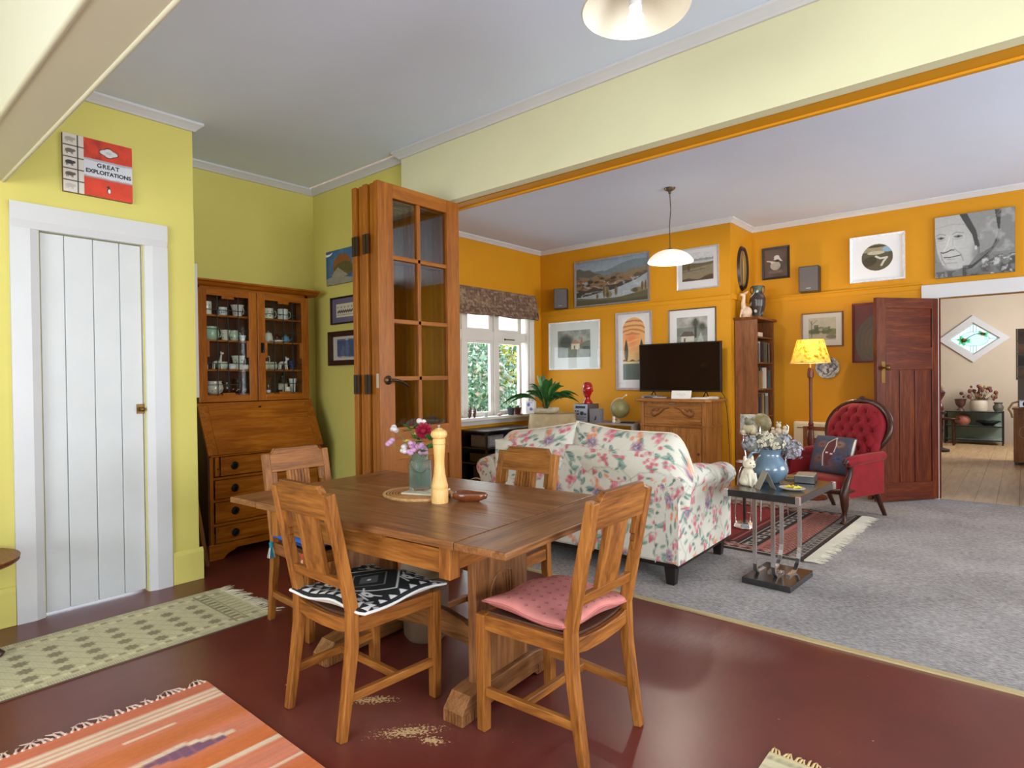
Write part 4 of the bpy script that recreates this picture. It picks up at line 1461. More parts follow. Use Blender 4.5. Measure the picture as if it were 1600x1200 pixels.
for z0, z1, w in ((0.107, 0.22, 0.385), (0.242, 0.383, 0.385), (0.404, 0.533, 0.385), (0.556, 0.688, 0.345)):
    dr = B(-w, w, FY - 0.004, FY + 0.014, z0 + 0.002, z1 - 0.002).build('drawer', BX, bu, bev=0.003)
    bd = MB()
    for a in (z0 + 0.012, z1 - 0.012):
        bd.box(-w + 0.012, w - 0.012, FY - 0.007, FY - 0.003, a - 0.003, a + 0.003)
    for a in (-w + 0.012, w - 0.012):
        bd.box(a - 0.003, a + 0.003, FY - 0.007, FY - 0.003, z0 + 0.012, z1 - 0.012)
    bd.build('bead', BX, dr)
    for x in (-0.255, 0.255):
        zc = (z0 + z1) / 2
        pl = MB().lathe([(0, 0), (0.026, 0), (0.028, 0.002), (0.022, 0.005), (0.0, 0.006)], 20).move(lambda a, b, c: (a + x, FY - 0.004 - c, b + zc)).build('pull_plate', IRON, dr, smooth=40)
        MB().tube([(x + 0.017 * math.cos(a), FY - 0.016, zc - 0.004 + 0.017 * math.sin(a)) for a in np.linspace(0, 2 * math.pi, 18)], 0.0035, 6).ball((x, FY - 0.012, zc + 0.013), 0.006, 8, 6).build('ring_pull', IRON, dr, smooth=60)
# sloping flap
def slope(y0, y1):
    """thin slab lying on the slope"""
    return None
sv = Vector((0, UY - 0.01 - FY, 1.03 - 0.70))
sl = sv.length
sv.normalize()
sn = Vector((0, -sv.z, sv.y))
def on_slope(x, t, o):
    p = Vector((0, FY, 0.70)) + sv * t + sn * o
    return (x, p.y, p.z)
def slope_box(x0, x1, t0, t1, o0, o1):
    vs = [on_slope(x, t, o) for o in (o0, o1) for t in (t0, t1) for x in (x0, x1)]
    return MB().add(vs, [(0, 2, 3, 1), (4, 5, 7, 6), (0, 1, 5, 4), (2, 6, 7, 3), (0, 4, 6, 2), (1, 3, 7, 5)])
fl = slope_box(-HW + 0.055, HW - 0.055, 0.0, sl - 0.004, -0.004, 0.014).build('flap', BX, bu, bev=0.002)
for s in (-1, 1):
    slope_box(*sorted((s * (HW - 0.054), s * (HW + 0.01))), 0.0, sl - 0.004, -0.004, 0.0145).build('flap_end', BY, fl, bev=0.002)
MB().lathe([(0, 0), (0.009, 0), (0.009, 0.003), (0, 0.003)], 12).move(lambda a, b, c: (a * 1.4, on_slope(0, sl - 0.03, 0.014 + c)[1], on_slope(0, sl - 0.03, 0.014 + c)[2] + b * 0.7)).build('escutcheon', IRON, fl)
# upper cupboard
B(-HW - 0.015, HW + 0.015, UY - 0.02, 0, 1.03, 1.05).build('waist_moulding', BX, bu, bev=0.004)
for s in (-1, 1):
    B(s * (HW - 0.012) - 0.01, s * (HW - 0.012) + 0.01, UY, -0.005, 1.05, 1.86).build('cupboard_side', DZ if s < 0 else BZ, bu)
B(-HW, HW, UY, 0, 1.845, 1.86).build('cupboard_top', BX, bu)
MB().prism([(0, 1.86), (0, 1.9), (UY - 0.075, 1.9), (UY - 0.075, 1.888), (UY - 0.055, 1.882), (UY - 0.03, 1.866), (UY - 0.01, 1.86)], 'x', -HW - 0.06, HW + 0.07).build('cornice', BX, bu, bev=0.002)
SHZ = [1.108, 1.284, 1.492, 1.668]
for z in SHZ:
    B(-HW + 0.02, HW - 0.02, UY + 0.02, -0.02, z - 0.012, z).build('shelf', BX, bu)
LG = glass_mat('leaded_glass', (250, 252, 250), 0.012, 0.05)
for s in (-1, 1):
    x0, x1 = sorted((s * 0.003, s * (HW - 0.004)))
    dr = thing('door', None, None)
    dr.parent = bu
    sw_ = 0.058
    z0, z1 = 1.055, 1.843
    fr = []
    B(x0, x0 + sw_, UY - 0.018, UY, z0, z1).build('door_stile', BZ, dr, bev=0.002)
    B(x1 - sw_, x1, UY - 0.018, UY, z0, z1).build('door_stile', BZ, dr, bev=0.002)
    B(x0 + sw_, x1 - sw_, UY - 0.018, UY, z0, z0 + 0.045).build('door_rail', BX, dr, bev=0.002)
    B(x0 + sw_, x1 - sw_, UY - 0.018, UY, z1 - 0.045, z1).build('door_rail', BX, dr, bev=0.002)
    xm = (x0 + x1) / 2
    for q_ in ((xm - 0.042, xm + 0.042, UY - 0.017, UY, z1 - 0.064, z1 - 0.045), (xm - 0.042, xm + 0.042, UY - 0.017, UY, z0 + 0.045, z0 + 0.062),
               (x0 + sw_, x0 + sw_ + 0.016, UY - 0.017, UY, 1.37, 1.49), (x1 - sw_ - 0.016, x1 - sw_, UY - 0.017, UY, 1.37, 1.49)):
        B(*q_).build('step_block', BZ, dr, bev=0.001)
    B(x0 + sw_, x1 - sw_, UY - 0.009, UY - 0.006, z0 + 0.04, z1 - 0.04).build('glass', LG, dr)
    ld = MB()
    for k in range(1, 4):
        x = x0 + sw_ + (x1 - x0 - 2 * sw_) * k / 4
        ld.box(x - 0.0022, x + 0.0022, UY - 0.011, UY - 0.004, z0 + 0.045, z1 - 0.045)
    for z in (1.175, 1.325, 1.565, 1.7):
        ld.box(x0 + sw_, x1 - sw_, UY - 0.011, UY - 0.004, z - 0.0022, z + 0.0022)
    ld.build('lead_lines', LD, dr)
    if s > 0:
        MB().box(x0 + 0.022, x0 + 0.046, UY - 0.022, UY - 0.018, 1.405, 1.48).ball((x0 + 0.034, UY - 0.028, 1.462), 0.009, 10, 8).tube(
            [(x0 + 0.034, UY - 0.028, 1.455), (x0 + 0.03, UY - 0.034, 1.43), (x0 + 0.036, UY - 0.034, 1.412)], [0.004, 0.006, 0.008]).build('drop_handle', IRON, dr, smooth=50)

# ---- china in the bureau: each piece its own object
def china_pt(u, z, dep=0.075):
    """u = local x in the cupboard, returns world point on a shelf"""
    return (-4.455 + dep, 2.155 + u, z)


def glaze(c, deco=None, name=None):
    return plain(name or 'glaze_%d_%d_%d' % c, c, 0.22, var=0.05, scale=20, coat=0.4)


CHG_ = 'china in the bureau cupboard'


def handle(mb, r, z0, z1, out, side=1, th=0.0035):
    mb.tube([(side * r * 0.95, 0, z1), (side * (r + out * 0.75), 0, z1 + 0.002), (side * (r + out), 0, (z0 + z1) / 2), (side * (r + out * 0.7), 0, z0), (side * r * 0.95, 0, z0 - 0.002)], th, 6)
    return mb


def band(parent, r, z0, z1, col, n=5, seed=1):
    """small painted sprigs around a vessel"""
    rr = random.Random(seed)
    m = MB()
    for k in range(n):
        a = 2 * math.pi * k / n - 1.2
        for q in range(4):
            da, dz = rr.uniform(-0.25, 0.25), rr.uniform(0, 1)
            x, y, z = (r + 0.0006) * math.cos(a + da), (r + 0.0006) * math.sin(a + da), z0 + (z1 - z0) * dz
            t = Vector((-math.sin(a + da), math.cos(a + da), 0))
            u = Vector((0, 0, 1))
            c = Vector((x, y, z))
            s1 = rr.uniform(0.003, 0.006)
            m.add([c + t * s1, c + u * s1, c - t * s1, c - u * s1], [(0, 1, 2, 3)])
    m.build('painted_sprig', plain('sprig_%d_%d_%d' % col, col, 0.35), parent)


def vessel(name, label, cat, u, z, prof, mat, hand=None, deco=None, dep=0.075, spout=None, rz=0.0, lid=None):
    o = thing(name, label, cat, china_pt(u, z, dep), R(90) + rz, CHG_)
    inner = [(max(r - 0.0028, 0.0), h) for r, h in prof if h > 0.006]
    MB().lathe([(0, 0)] + prof + inner[::-1] + [(0, 0.006)], 24).build('body', mat, o, smooth=45)
    if hand:
        handle(MB(), *hand).build('handle', mat, o, smooth=60)
    if spout:
        r, zz, L = spout
        MB().tube([(-r * 0.8, 0, zz - 0.01), (-r - L * 0.6, 0, zz + 0.002), (-r - L, 0, zz + 0.012)], [0.011, 0.007, 0.005], 8).build('spout', mat, o, smooth=60)
    if lid:
        r, zz = lid
        MB().lathe([(r, zz), (r * 0.7, zz + 0.008), (0.004, zz + 0.013), (0.006, zz + 0.02), (0, zz + 0.023)], 18).build('lid', mat, o, smooth=50)
    if deco:
        band(o, *deco)
    return o


CRM, WHT, CEL, BLU, BRN = (232, 226, 210), (230, 230, 230), (178, 204, 176), (96, 140, 172), (96, 52, 24)
cyl = lambda r, h: [(r * 0.9, 0), (r, 0.004), (r, h), (r * 0.985, h + 0.002)]
belly = lambda r, h: [(r * 0.6, 0), (r * 0.85, h * 0.15), (r, h * 0.42), (r * 0.92, h * 0.7), (r * 0.78, h * 0.88), (r * 0.82, h)]
flare = lambda r, h: [(r * 0.6, 0), (r * 0.66, h * 0.1), (r * 0.72, h * 0.5), (r * 0.88, h * 0.85), (r, h)]
z4, z3, z2, z1_ = SHZ[3], SHZ[2], SHZ[1], SHZ[0] + 0.001
vessel('mug', 'tall white mug with dark print, first on the top shelf of the bureau', 'mug', -0.315, z4, cyl(0.031, 0.092), glaze(CRM), None, (0.031, 0.025, 0.07, (90, 70, 70), 6, 3))
vessel('cup', 'round white cup with blue wreath on the top shelf of the bureau', 'cup', -0.205, z4, belly(0.036, 0.062), glaze(WHT), None, (0.0365, 0.018, 0.036, (60, 110, 150), 8, 5))
vessel('jug', 'cream jug with mauve swirls on the top shelf beside the bureau door post', 'jug', -0.1, z4, flare(0.048, 0.085), glaze((224, 214, 210)), (0.03, 0.025, 0.065, 0.02), (0.036, 0.02, 0.06, (130, 100, 110), 6, 8))
vessel('mug', 'white lettered mug in the right-hand bureau door, top shelf', 'mug', 0.135, z4, cyl(0.041, 0.078), glaze(CRM), (0.041, 0.02, 0.062, 0.026), (0.0412, 0.02, 0.06, (70, 70, 76), 9, 2))
vessel('mug', 'white mug with blue flower print, last on the top shelf of the bureau', 'mug', 0.255, z4, cyl(0.039, 0.082), glaze(WHT), (0.039, 0.02, 0.064, 0.028), (0.0393, 0.02, 0.05, (40, 60, 120), 4, 4))
vessel('jug', 'pale green lustre jug on the second shelf of the bureau', 'jug', -0.285, z3, belly(0.052, 0.095), glaze(CEL), (0.046, 0.025, 0.08, 0.022))
vessel('beaker', 'white tapered beaker with grey sprig on the second shelf of the bureau', 'beaker', -0.19, z3, flare(0.036, 0.075), glaze(CRM), None, (0.029, 0.02, 0.05, (80, 80, 76), 5, 9))
vessel('jug', 'small green and white jug on the second shelf of the bureau', 'jug', -0.125, z3, belly(0.036, 0.075), glaze((196, 210, 188)), (0.032, 0.02, 0.06, 0.015), (0.037, 0.02, 0.04, (90, 120, 90), 5, 6))
vessel('creamer', 'tiny white creamer by the left bureau door post, second shelf', 'jug', -0.065, z3, flare(0.026, 0.042), glaze(WHT))
vessel('ginger_jar', 'lidded white china jar on its saucer on the second shelf of the bureau', 'jar', 0.135, z3, belly(0.034, 0.065), glaze(CRM), None, None, lid=(0.026, 0.064))
vessel('saucer', 'white saucer under the lidded jar in the bureau', 'saucer', 0.175, z3, [(0.03, 0), (0.05, 0.008), (0.055, 0.013)], glaze(WHT), dep=0.125)
vessel('sugar_bowl', 'dark red lidded sugar bowl on the second shelf of the bureau', 'bowl', 0.215, z3, belly(0.028, 0.042), glaze((92, 34, 30)), lid=(0.022, 0.042), dep=0.06)
vessel('teapot', 'small blue teapot on the second shelf of the bureau', 'teapot', 0.275, z3, belly(0.034, 0.046), glaze(BLU), None, None, spout=(0.033, 0.026, 0.022), lid=(0.024, 0.046), rz=R(180))


def animal(name, label, cat, u, z, mat, body_l, body_h, legs, neck, head, dep=0.085, sit=False):
    o = thing(name, label, cat, china_pt(u, z, dep), R(90), CHG_)
    m = MB()
    if sit:
        m.ball((0, 0, body_h * 0.5), (body_l * 0.5, body_l * 0.4, body_h * 0.5))
        m.tube([(0, 0, body_h * 0.7), (neck[0], 0, neck[1])], [body_l * 0.3, body_l * 0.2], 8)
        m.ball((head[0], 0, head[1]), head[2])
        for s in (-1, 1):
            m.tube([(neck[0], s * 0.008, body_h * 0.6), (neck[0] * 1.3, s * 0.01, 0.004)], [0.009, 0.006], 6)
            m.tube([(head[0], s * head[2] * 0.5, head[1] + head[2] * 0.7), (head[0], s * head[2] * 0.7, head[1] + head[2] * 1.6)], [0.005, 0.001], 5)
    else:
        m.ball((0, 0, body_h), (body_l * 0.5, body_l * 0.22, body_l * 0.24))
        for x in (-0.4, 0.4):
            for s in (-1, 1):
                m.tube([(x * body_l, s * 0.008, body_h), (x * body_l * (1.15), s * 0.013, 0.003)], [0.008, 0.0045], 6)
        m.tube([(body_l * 0.4, 0, body_h), (neck[0], 0, neck[1])], [0.011, 0.006], 8)
        m.ball((head[0], 0, head[1]), (head[2] * 1.5, head[2], head[2]))
        for s in (-1, 1):
            m.tube([(head[0] - head[2], s * 0.004, head[1] + head[2] * 0.6), (head[0] - head[2], s * 0.006, head[1] + head[2] * 1.7)], [0.003, 0.001], 5)
        m.tube([(-body_l * 0.45, 0, body_h), (-body_l * 0.62, 0, body_h * 0.75)], [0.004, 0.002], 5)
    m.build('figure', mat, o, smooth=60)
    return o


animal('giraffe_figurine', 'white long-necked animal figurine on the third shelf of the bureau', 'figurine', -0.255, z2, glaze((214, 206, 196)), 0.055, 0.05, 1, (0.03, 0.105), (0.036, 0.115, 0.009))
vessel('cup', 'tiny white cup at the left end of the third bureau shelf', 'cup', -0.33, z2, cyl(0.016, 0.032), glaze(WHT))
vessel('bowl', 'pale green covered bowl behind the figurine on the third bureau shelf', 'bowl', -0.205, z2, belly(0.042, 0.056), glaze((206, 214, 198)), dep=0.055)
vessel('bowl', 'small round white bowl on the third bureau shelf', 'bowl', -0.16, z2, belly(0.028, 0.042), glaze(WHT), dep=0.11)
vessel('jug', 'tall white jug with black birds on the third bureau shelf', 'jug', -0.1, z2, flare(0.05, 0.1), glaze((222, 222, 208)), (0.036, 0.03, 0.08, 0.02), (0.041, 0.045, 0.075, (50, 50, 50), 6, 12))
vessel('bowl', 'little white bowl in front of the bird jug on the bureau shelf', 'bowl', -0.062, z2, belly(0.024, 0.034), glaze((226, 222, 206)), dep=0.12)
vessel('creamer', 'pale cream swan-necked jug on the third shelf behind the right bureau door', 'jug', 0.105, z2, belly(0.032, 0.062), glaze((224, 220, 200)), (0.02, 0.045, 0.1, 0.018))
vessel('bowl', 'oval pale green dish on the third shelf behind the right bureau door', 'bowl', 0.17, z2, belly(0.04, 0.058), glaze((206, 210, 188)), dep=0.06)
animal('horse_figurine', 'white grazing pony figurine behind the right bureau door', 'figurine', 0.245, z2, glaze((232, 228, 220)), 0.06, 0.05, 1, (0.03, 0.075), (0.036, 0.082, 0.011))
vessel('vase', 'deep blue glass vase at the right end of the third bureau shelf', 'vase', 0.325, z2, flare(0.024, 0.07), glaze((44, 60, 130)))
vessel('tureen', 'white ribbed melon-shaped tureen on the bottom shelf of the bureau', 'tureen', -0.27, z1_, belly(0.058, 0.092), glaze((222, 210, 196)), None, (0.056, 0.02, 0.05, (96, 80, 70), 7, 21))
vessel('pot', 'dark brown glazed pot on the bottom shelf of the bureau', 'pot', -0.18, z1_, belly(0.045, 0.085), glaze((74, 40, 20)), dep=0.06)
vessel('jug', 'dark brown jug with pale dots by the left bureau door post', 'jug', -0.1, z1_, belly(0.055, 0.11), glaze((60, 30, 16)), None, (0.052, 0.02, 0.035, (214, 200, 180), 8, 31))
vessel('goblet', 'turned brown wooden goblet on the bottom shelf of the bureau', 'goblet', 0.135, z1_, [(0.03, 0), (0.022, 0.03), (0.018, 0.06), (0.026, 0.09), (0.032, 0.115)], glaze(BRN), dep=0.06)
vessel('cup', 'small white cup at the front of the bottom bureau shelf', 'cup', 0.105, z1_, belly(0.017, 0.022), glaze(WHT), dep=0.12)
bt = vessel('bottle', 'dark bottle with white cap and cream label in the bureau', 'bottle', 0.255, z1_, [(0.03, 0), (0.034, 0.01), (0.034, 0.085), (0.02, 0.105), (0.017, 0.125), (0.018, 0.13)], glaze((40, 34, 30)), dep=0.06, lid=(0.019, 0.13))
MB().lathe([(0.0345, 0.02), (0.0345, 0.07)], 24).build('paper_label', plain('bottle_label', (216, 206, 180), 0.7), bt)
vessel('vase', 'white fluted vase at the right end of the bottom bureau shelf', 'vase', 0.315, z1_, flare(0.03, 0.105), glaze(WHT), dep=0.1)
vessel('box', 'low cream china box in front of the dark bottle', 'box', 0.25, z1_, cyl(0.03, 0.04), glaze((220, 214, 196)), dep=0.125)

# ---- things beside the bureau
wp = thing('wall_panel', 'narrow white canvas edge in the gap between wall corner and bureau', 'canvas', (-3.97, 1.541, 1.1))
B(-0.07, 0.07, 0, 0.045, 0, 0.83).build('canvas', plain('canvas_white', (214, 208, 200), 0.8), wp, bev=0.003)
bd = thing('leaning_board', 'brown board leaning in the gap beside the bureau', 'board', (-4.16, 1.6, 0))
MB().prism([(0.06, 0.0), (0.085, 0.0), (-0.02, 0.74), (-0.045, 0.74)], 'x', -0.13, 0.13).build('board', wood('bookcase', 'z'), bd, bev=0.003)

# ================================================================== PICTURES
PAP = attr_mat('picture_paint', 0.6, 0.1, 200)
PGL = glass_mat('picture_glass', (255, 255, 255), 0.03, 0.01)


def picture(name, label, loc, rz, w, h, fw, fcol, canvas, mount=None, mcol=(226, 226, 226), depth=0.022, glass=False, cat='picture', frough=0.4, fmetal=0.0, moff=0.0):
    """loc = centre of the bottom edge on the wall; mount = (mx, my) clear margins; the canvas fills the opening"""
    o = thing(name, label, cat, loc, rz)
    fm = plain('frame_%d_%d_%d' % fcol, fcol, frough, fmetal, var=0.12, scale=25)
    if fw > 0:
        hw = w / 2
        oo = [(-hw, 0), (hw, 0), (hw, h), (-hw, h)]
        ii = [(-hw + fw, fw), (hw - fw, fw), (hw - fw, h - fw), (-hw + fw, h - fw)]
        for i in range(4):
            j = (i + 1) % 4
            pl = [oo[i], oo[j], ii[j], ii[i]]
            vs = [(x, -0.001, z) for x, z in pl] + [(pl[0][0], -depth, pl[0][1]), (pl[1][0], -depth, pl[1][1]), (pl[2][0], -depth * 0.75, pl[2][1]), (pl[3][0], -depth * 0.75, pl[3][1])]
            MB().add(vs, [(0, 1, 2, 3), (7, 6, 5, 4), (0, 4, 5, 1), (1, 5, 6, 2), (2, 6, 7, 3), (3, 7, 4, 0)]).build('frame_bar', fm, o)
        iw, ih = w - 2 * fw, h - 2 * fw
    else:
        B(-w / 2, w / 2, -depth, 0, 0, h).build('stretched_canvas', fm, o, bev=0.002)
        iw, ih = w, h
    yb = -depth * 0.35 if fw > 0 else -depth - 0.0006
    if mount:
        B(-iw / 2, iw / 2, yb, yb + 0.002, fw, h - fw).build('mount_board', plain('mount_%d_%d_%d' % mcol, mcol, 0.8, var=0.01), o)
        cw, ch = iw - 2 * mount[0], ih - 2 * mount[1]
        z0 = fw + mount[1] + moff
        yb -= 0.0008
    else:
        cw, ch, z0 = iw, ih, fw
    sx, sz = cw / canvas.w, ch / canvas.h
    finish('print' if mount else 'painted_face', canvas.mesh('print', lambda X, Y: (X * sx - cw / 2, 0 * X + yb, z0 + Y * sz)), PAP, o)
    if glass:
        gy = -depth * 0.6
        MB().add([(-iw / 2, gy, fw), (iw / 2, gy, fw), (iw / 2, gy, h - fw), (-iw / 2, gy, h - fw)], [(0, 1, 2, 3)]).build('glass', PGL, o)
    return o


# --- big river landscape
c = Canvas(1.0, 0.55, 170, (150, 162, 170))
c.put(np.clip((c.Y - 0.4) / 0.15, 0, 1), (128, 146, 162))
c.below(lambda x: 0.42 + 0.05 * np.sin((x - 0.45) * 5) * (x > 0.4) + 0.06 * np.clip((x - 0.5) * 2, 0, 1), (112, 124, 130))
c.below(lambda x: 0.47 - 0.13 * np.clip(x / 0.4, 0, 1) ** 2 + 0.01 * np.sin(x * 40), (94, 92, 86))
c.below(lambda x: 0.36 + 0.05 * np.clip((x - 0.5) * 2, 0, 1) + 0.012 * np.sin(x * 25), (126, 112, 92))
c.below(lambda x: 0.33 + 0.008 * np.sin(x * 50), (134, 106, 78))
c.put(np.clip((fbm(c.X * 14, c.Y * 30) - 0.48) * 6, 0, 1) * (c.Y < 0.36) * (c.Y > 0.2), (70, 62, 44), 0.8)
for x, y, r in ((0.38, 0.32, 0.03), (0.54, 0.31, 0.045), (0.2, 0.29, 0.05), (0.3, 0.28, 0.04), (0.15, 0.25, 0.06)):
    c.ell(x, y, r, r * 0.4, (58, 56, 44))
c.below(lambda x: 0.19 + 0.11 * x ** 1.5 + 0.01 * np.sin(x * 30), (66, 60, 50))
c.poly([(0, 0.1), (0.2, 0.12), (0.55, 0.17), (0.85, 0.26), (1, 0.33), (1, 0.1), (0.7, 0.05), (0.3, 0.06)], (150, 160, 166))
c.put((np.abs(fbm(c.X * 4, c.Y * 16) - 0.5) < 0.03) & (c.Y < 0.3) & (c.Y > 0.08), (184, 190, 194), 0.5)
c.below(lambda x: 0.095 - 0.03 * np.sin(x * 3) + 0.05 * np.clip((x - 0.62) * 2, 0, 1), (92, 88, 64))
c.below(lambda x: 0.05 + 0.02 * np.sin(x * 4 + 2), (82, 76, 54))
for x, y, rx, ry in ((0.41, 0.15, 0.022, 0.075), (0.455, 0.145, 0.022, 0.07), (0.575, 0.145, 0.02, 0.055), (0.47, 0.11, 0.05, 0.04), (0.31, 0.1, 0.02, 0.03), (0.86, 0.13, 0.09, 0.03), (0.93, 0.17, 0.02, 0.06), (0.97, 0.17, 0.018, 0.065)):
    c.ell(x, y, rx, ry, (126, 110, 76)).ell(x - rx * 0.3, y, rx * 0.4, ry * 0.9, (84, 74, 52))
c.grain(40, 0.14)
picture('landscape_painting', 'large landscape painting of river valley and poplars in silver frame', (-3.786, YT, 2.065), 0, 1.03, 0.57, 0.022, (150, 146, 146), c, depth=0.03, cat='painting', fmetal=0.4)

# --- misty hill print behind the pendant
c = Canvas(0.6, 0.5, 110, (196, 194, 196))
c.below(lambda x: 0.34 + 0.07 * fbm(x * 8, x * 0 + 3) + 0.05 * np.clip(x - 0.2, 0, 1), (136, 140, 142))
c.put((np.abs(c.Y - 0.33) < 0.02), (190, 186, 184), 0.8)
c.below(lambda x: 0.31 + 0.01 * np.sin(x * 12), (96, 86, 56))
c.below(lambda x: 0.2 + 0.12 * x, (128, 116, 92))
c.ell(0.13, 0.24, 0.03, 0.05, (80, 62, 36)).line([(0.0, 0.17), (0.25, 0.19), (0.45, 0.2)], 0.01, (70, 62, 46)).below(lambda x: 0.03 + 0.12 * np.clip(x - 0.2, 0, 1) + 0.02 * np.sin(x * 15), (76, 62, 44))
c.grain(30, 0.2)
picture('hill_print', 'pale framed print of misty hills behind the living-room pendant', (-2.70, YT, 2.14), 0, 0.47, 0.45, 0.014, (190, 186, 182), c, (0.045, 0.06), (206, 204, 206), glass=True, moff=0.02, fmetal=0.3)

# --- cottage prints
c = Canvas(0.4, 0.3, 100, (120, 124, 116))
c.put(np.clip((fbm(c.X * 9, c.Y * 14) - 0.45) * 4, 0, 1), (158, 160, 152))
c.below(lambda x: 0.16 + 0.02 * np.sin(x * 20), (104, 112, 96))
c.ell(0.1, 0.17, 0.085, 0.075, (62, 70, 60), soft=0.6).poly([(0.16, 0.15), (0.22, 0.2), (0.29, 0.15)], (160, 116, 92)).poly([(0.28, 0.15), (0.3, 0.24), (0.31, 0.15)], (170, 96, 66))
c.rect(0.17, 0.27, 0.09, 0.15, (196, 186, 160)).rect(0.2, 0.215, 0.09, 0.13, (90, 80, 70)).ell(0.35, 0.1, 0.05, 0.02, (74, 80, 70))
c.put(np.clip((fbm(c.X * 40, c.Y * 40) - 0.55) * 6, 0, 1) * (c.Y < 0.1), (150, 150, 140), 0.7)
c.grain(50, 0.2)
picture('cottage_print', 'white framed print of a thatched cottage left of the arched print', (-4.332, YT, 1.295), 0, 0.772, 0.608, 0.018, (226, 222, 220), c, (0.12, 0.115), (206, 212, 210), glass=True, moff=0.02)

c = Canvas(0.42, 0.31, 100, (150, 150, 142))
c.put(np.clip((fbm(c.X * 5, c.Y * 14) - 0.4) * 4, 0, 1), (176, 176, 170))
c.below(lambda x: 0.2 - 0.03 * np.abs(x - 0.2), (118, 122, 116)).below(lambda x: 0.1, (132, 140, 128))
c.rect(0.06, 0.24, 0.04, 0.1, (196, 190, 176)).poly([(0.05, 0.1), (0.1, 0.155), (0.22, 0.15), (0.25, 0.1)], (92, 82, 74)).rect(0.245, 0.275, 0.08, 0.29, (62, 62, 54))
c.ell(0.26, 0.24, 0.05, 0.05, (70, 72, 62), soft=0.9).ell(0.35, 0.2, 0.05, 0.04, (70, 74, 62), soft=0.9).poly([(0.27, 0.02), (0.33, 0.14), (0.38, 0.02)], (170, 174, 170)).rect(0.1, 0.12, 0.04, 0.08, (80, 74, 66))
c.grain(40, 0.22)
picture('farmhouse_print', 'thin dark framed print of a farmhouse above the television', (-2.77, YT, 1.32), 0, 0.545, 0.615, 0.012, (92, 74, 58), c, (0.085, 0.14), (216, 214, 214), glass=True, moff=0.06)

# --- arched sunset print
c = Canvas(0.3, 0.76, 90, (222, 220, 218))
arch_m = (np.hypot(c.X - 0.15, np.clip(c.Y - 0.61, 0, 1)) < 0.145) & (c.Y > 0.02)
cc = Canvas(0.3, 0.76, 90, (226, 170, 110))
cc.put(np.clip((0.36 - cc.Y) / 0.2, 0, 1), (222, 204, 140))
cc.put(np.exp(-((cc.X - 0.12) ** 2 + (cc.Y - 0.5) ** 2) / 0.008), (226, 128, 72))
cc.put((np.sin((cc.Y + 0.25 * (cc.X - 0.15) ** 2 * 8 + 0.05 * fbm(cc.X * 8, cc.Y * 6)) * 120) > 0.35) & (cc.Y > 0.55), (168, 112, 72), 0.85)
cc.put((np.sin((cc.Y - cc.X * 0.3) * 90) > 0.6) & (cc.Y > 0.3) & (cc.Y < 0.5), (232, 178, 110), 0.7)
for x in (0.05, 0.25):
    cc.leaf(x, 0.2, 0.3, 0.026, R(90), (70, 72, 50))
cc.put((cc.Y < 0.25 + 0.01 * np.sin(cc.X * 60)) & (cc.Y > 0.22), (110, 84, 56)).put((cc.Y < 0.235) & (cc.Y > 0.21), (214, 196, 150)).put(cc.Y < 0.21, (82, 96, 84))
c.c = np.where(arch_m[..., None], cc.c, c.c)
picture('arched_print', 'tall framed print of orange sunset and cypresses under an arch', (-3.482, YT, 1.042), 0, 0.468, 0.912, 0.024, (170, 160, 160), c, (0.06, 0.055), (216, 214, 214), depth=0.03, glass=True, moff=0.02, fmetal=0.3)

# --- lady with white veil, black frame
c = Canvas(0.25, 0.32, 70, (96, 76, 66))
c.put(np.clip((fbm(c.X * 8, c.Y * 12) - 0.4) * 3, 0, 1), (70, 58, 52), 0.8)
c.ell(0.12, 0.13, 0.055, 0.05, (168, 158, 146)).poly([(0.1, 0.2), (0.145, 0.25), (0.2, 0.17), (0.15, 0.19)], (204, 198, 190)).ell(0.135, 0.225, 0.03, 0.022, (200, 194, 186)).line([(0.03, 0.19), (0.09, 0.175)], 0.012, (198, 190, 180))
c.ell(0.085, 0.17, 0.018, 0.014, (200, 180, 168)).ell(0.12, 0.06, 0.08, 0.02, (110, 92, 80)).ell(0.14, 0.185, 0.025, 0.015, (40, 34, 32))
c.grain(40, 0.15)
picture('veiled_lady_print', 'small black framed print of a white-veiled seated lady', (-2.08, YB, 2.253), 0, 0.286, 0.35, 0.022, (42, 32, 28), c, depth=0.025, glass=True)

# --- white frame with round landscape
c = Canvas(0.46, 0.46, 120, (226, 226, 228))
m_ = np.hypot(c.X - 0.23, (c.Y - 0.24)) < 0.145
cc = Canvas(0.46, 0.46, 120, (86, 78, 56))
cc.put(cc.Y > 0.3, (150, 140, 112)).put(cc.Y > 0.355, (112, 104, 78)).ell(0.33, 0.32, 0.05, 0.03, (130, 170, 190)).ell(0.23, 0.36, 0.12, 0.012, (74, 66, 46)).ell(0.22, 0.29, 0.08, 0.02, (186, 176, 150))
cc.line([(0.22, 0.25), (0.26, 0.225), (0.32, 0.23), (0.29, 0.19), (0.27, 0.15)], 0.02, (196, 192, 180)).ell(0.16, 0.2, 0.07, 0.05, (66, 58, 40), 0.4).grain(40, 0.15)
c.c = np.where(m_[..., None], cc.c, c.c)
picture('round_landscape_print', 'white box frame with circular river landscape', (-1.115, YB, 2.118), 0, 0.47, 0.458, 0.02, (232, 232, 236), c, depth=0.045)

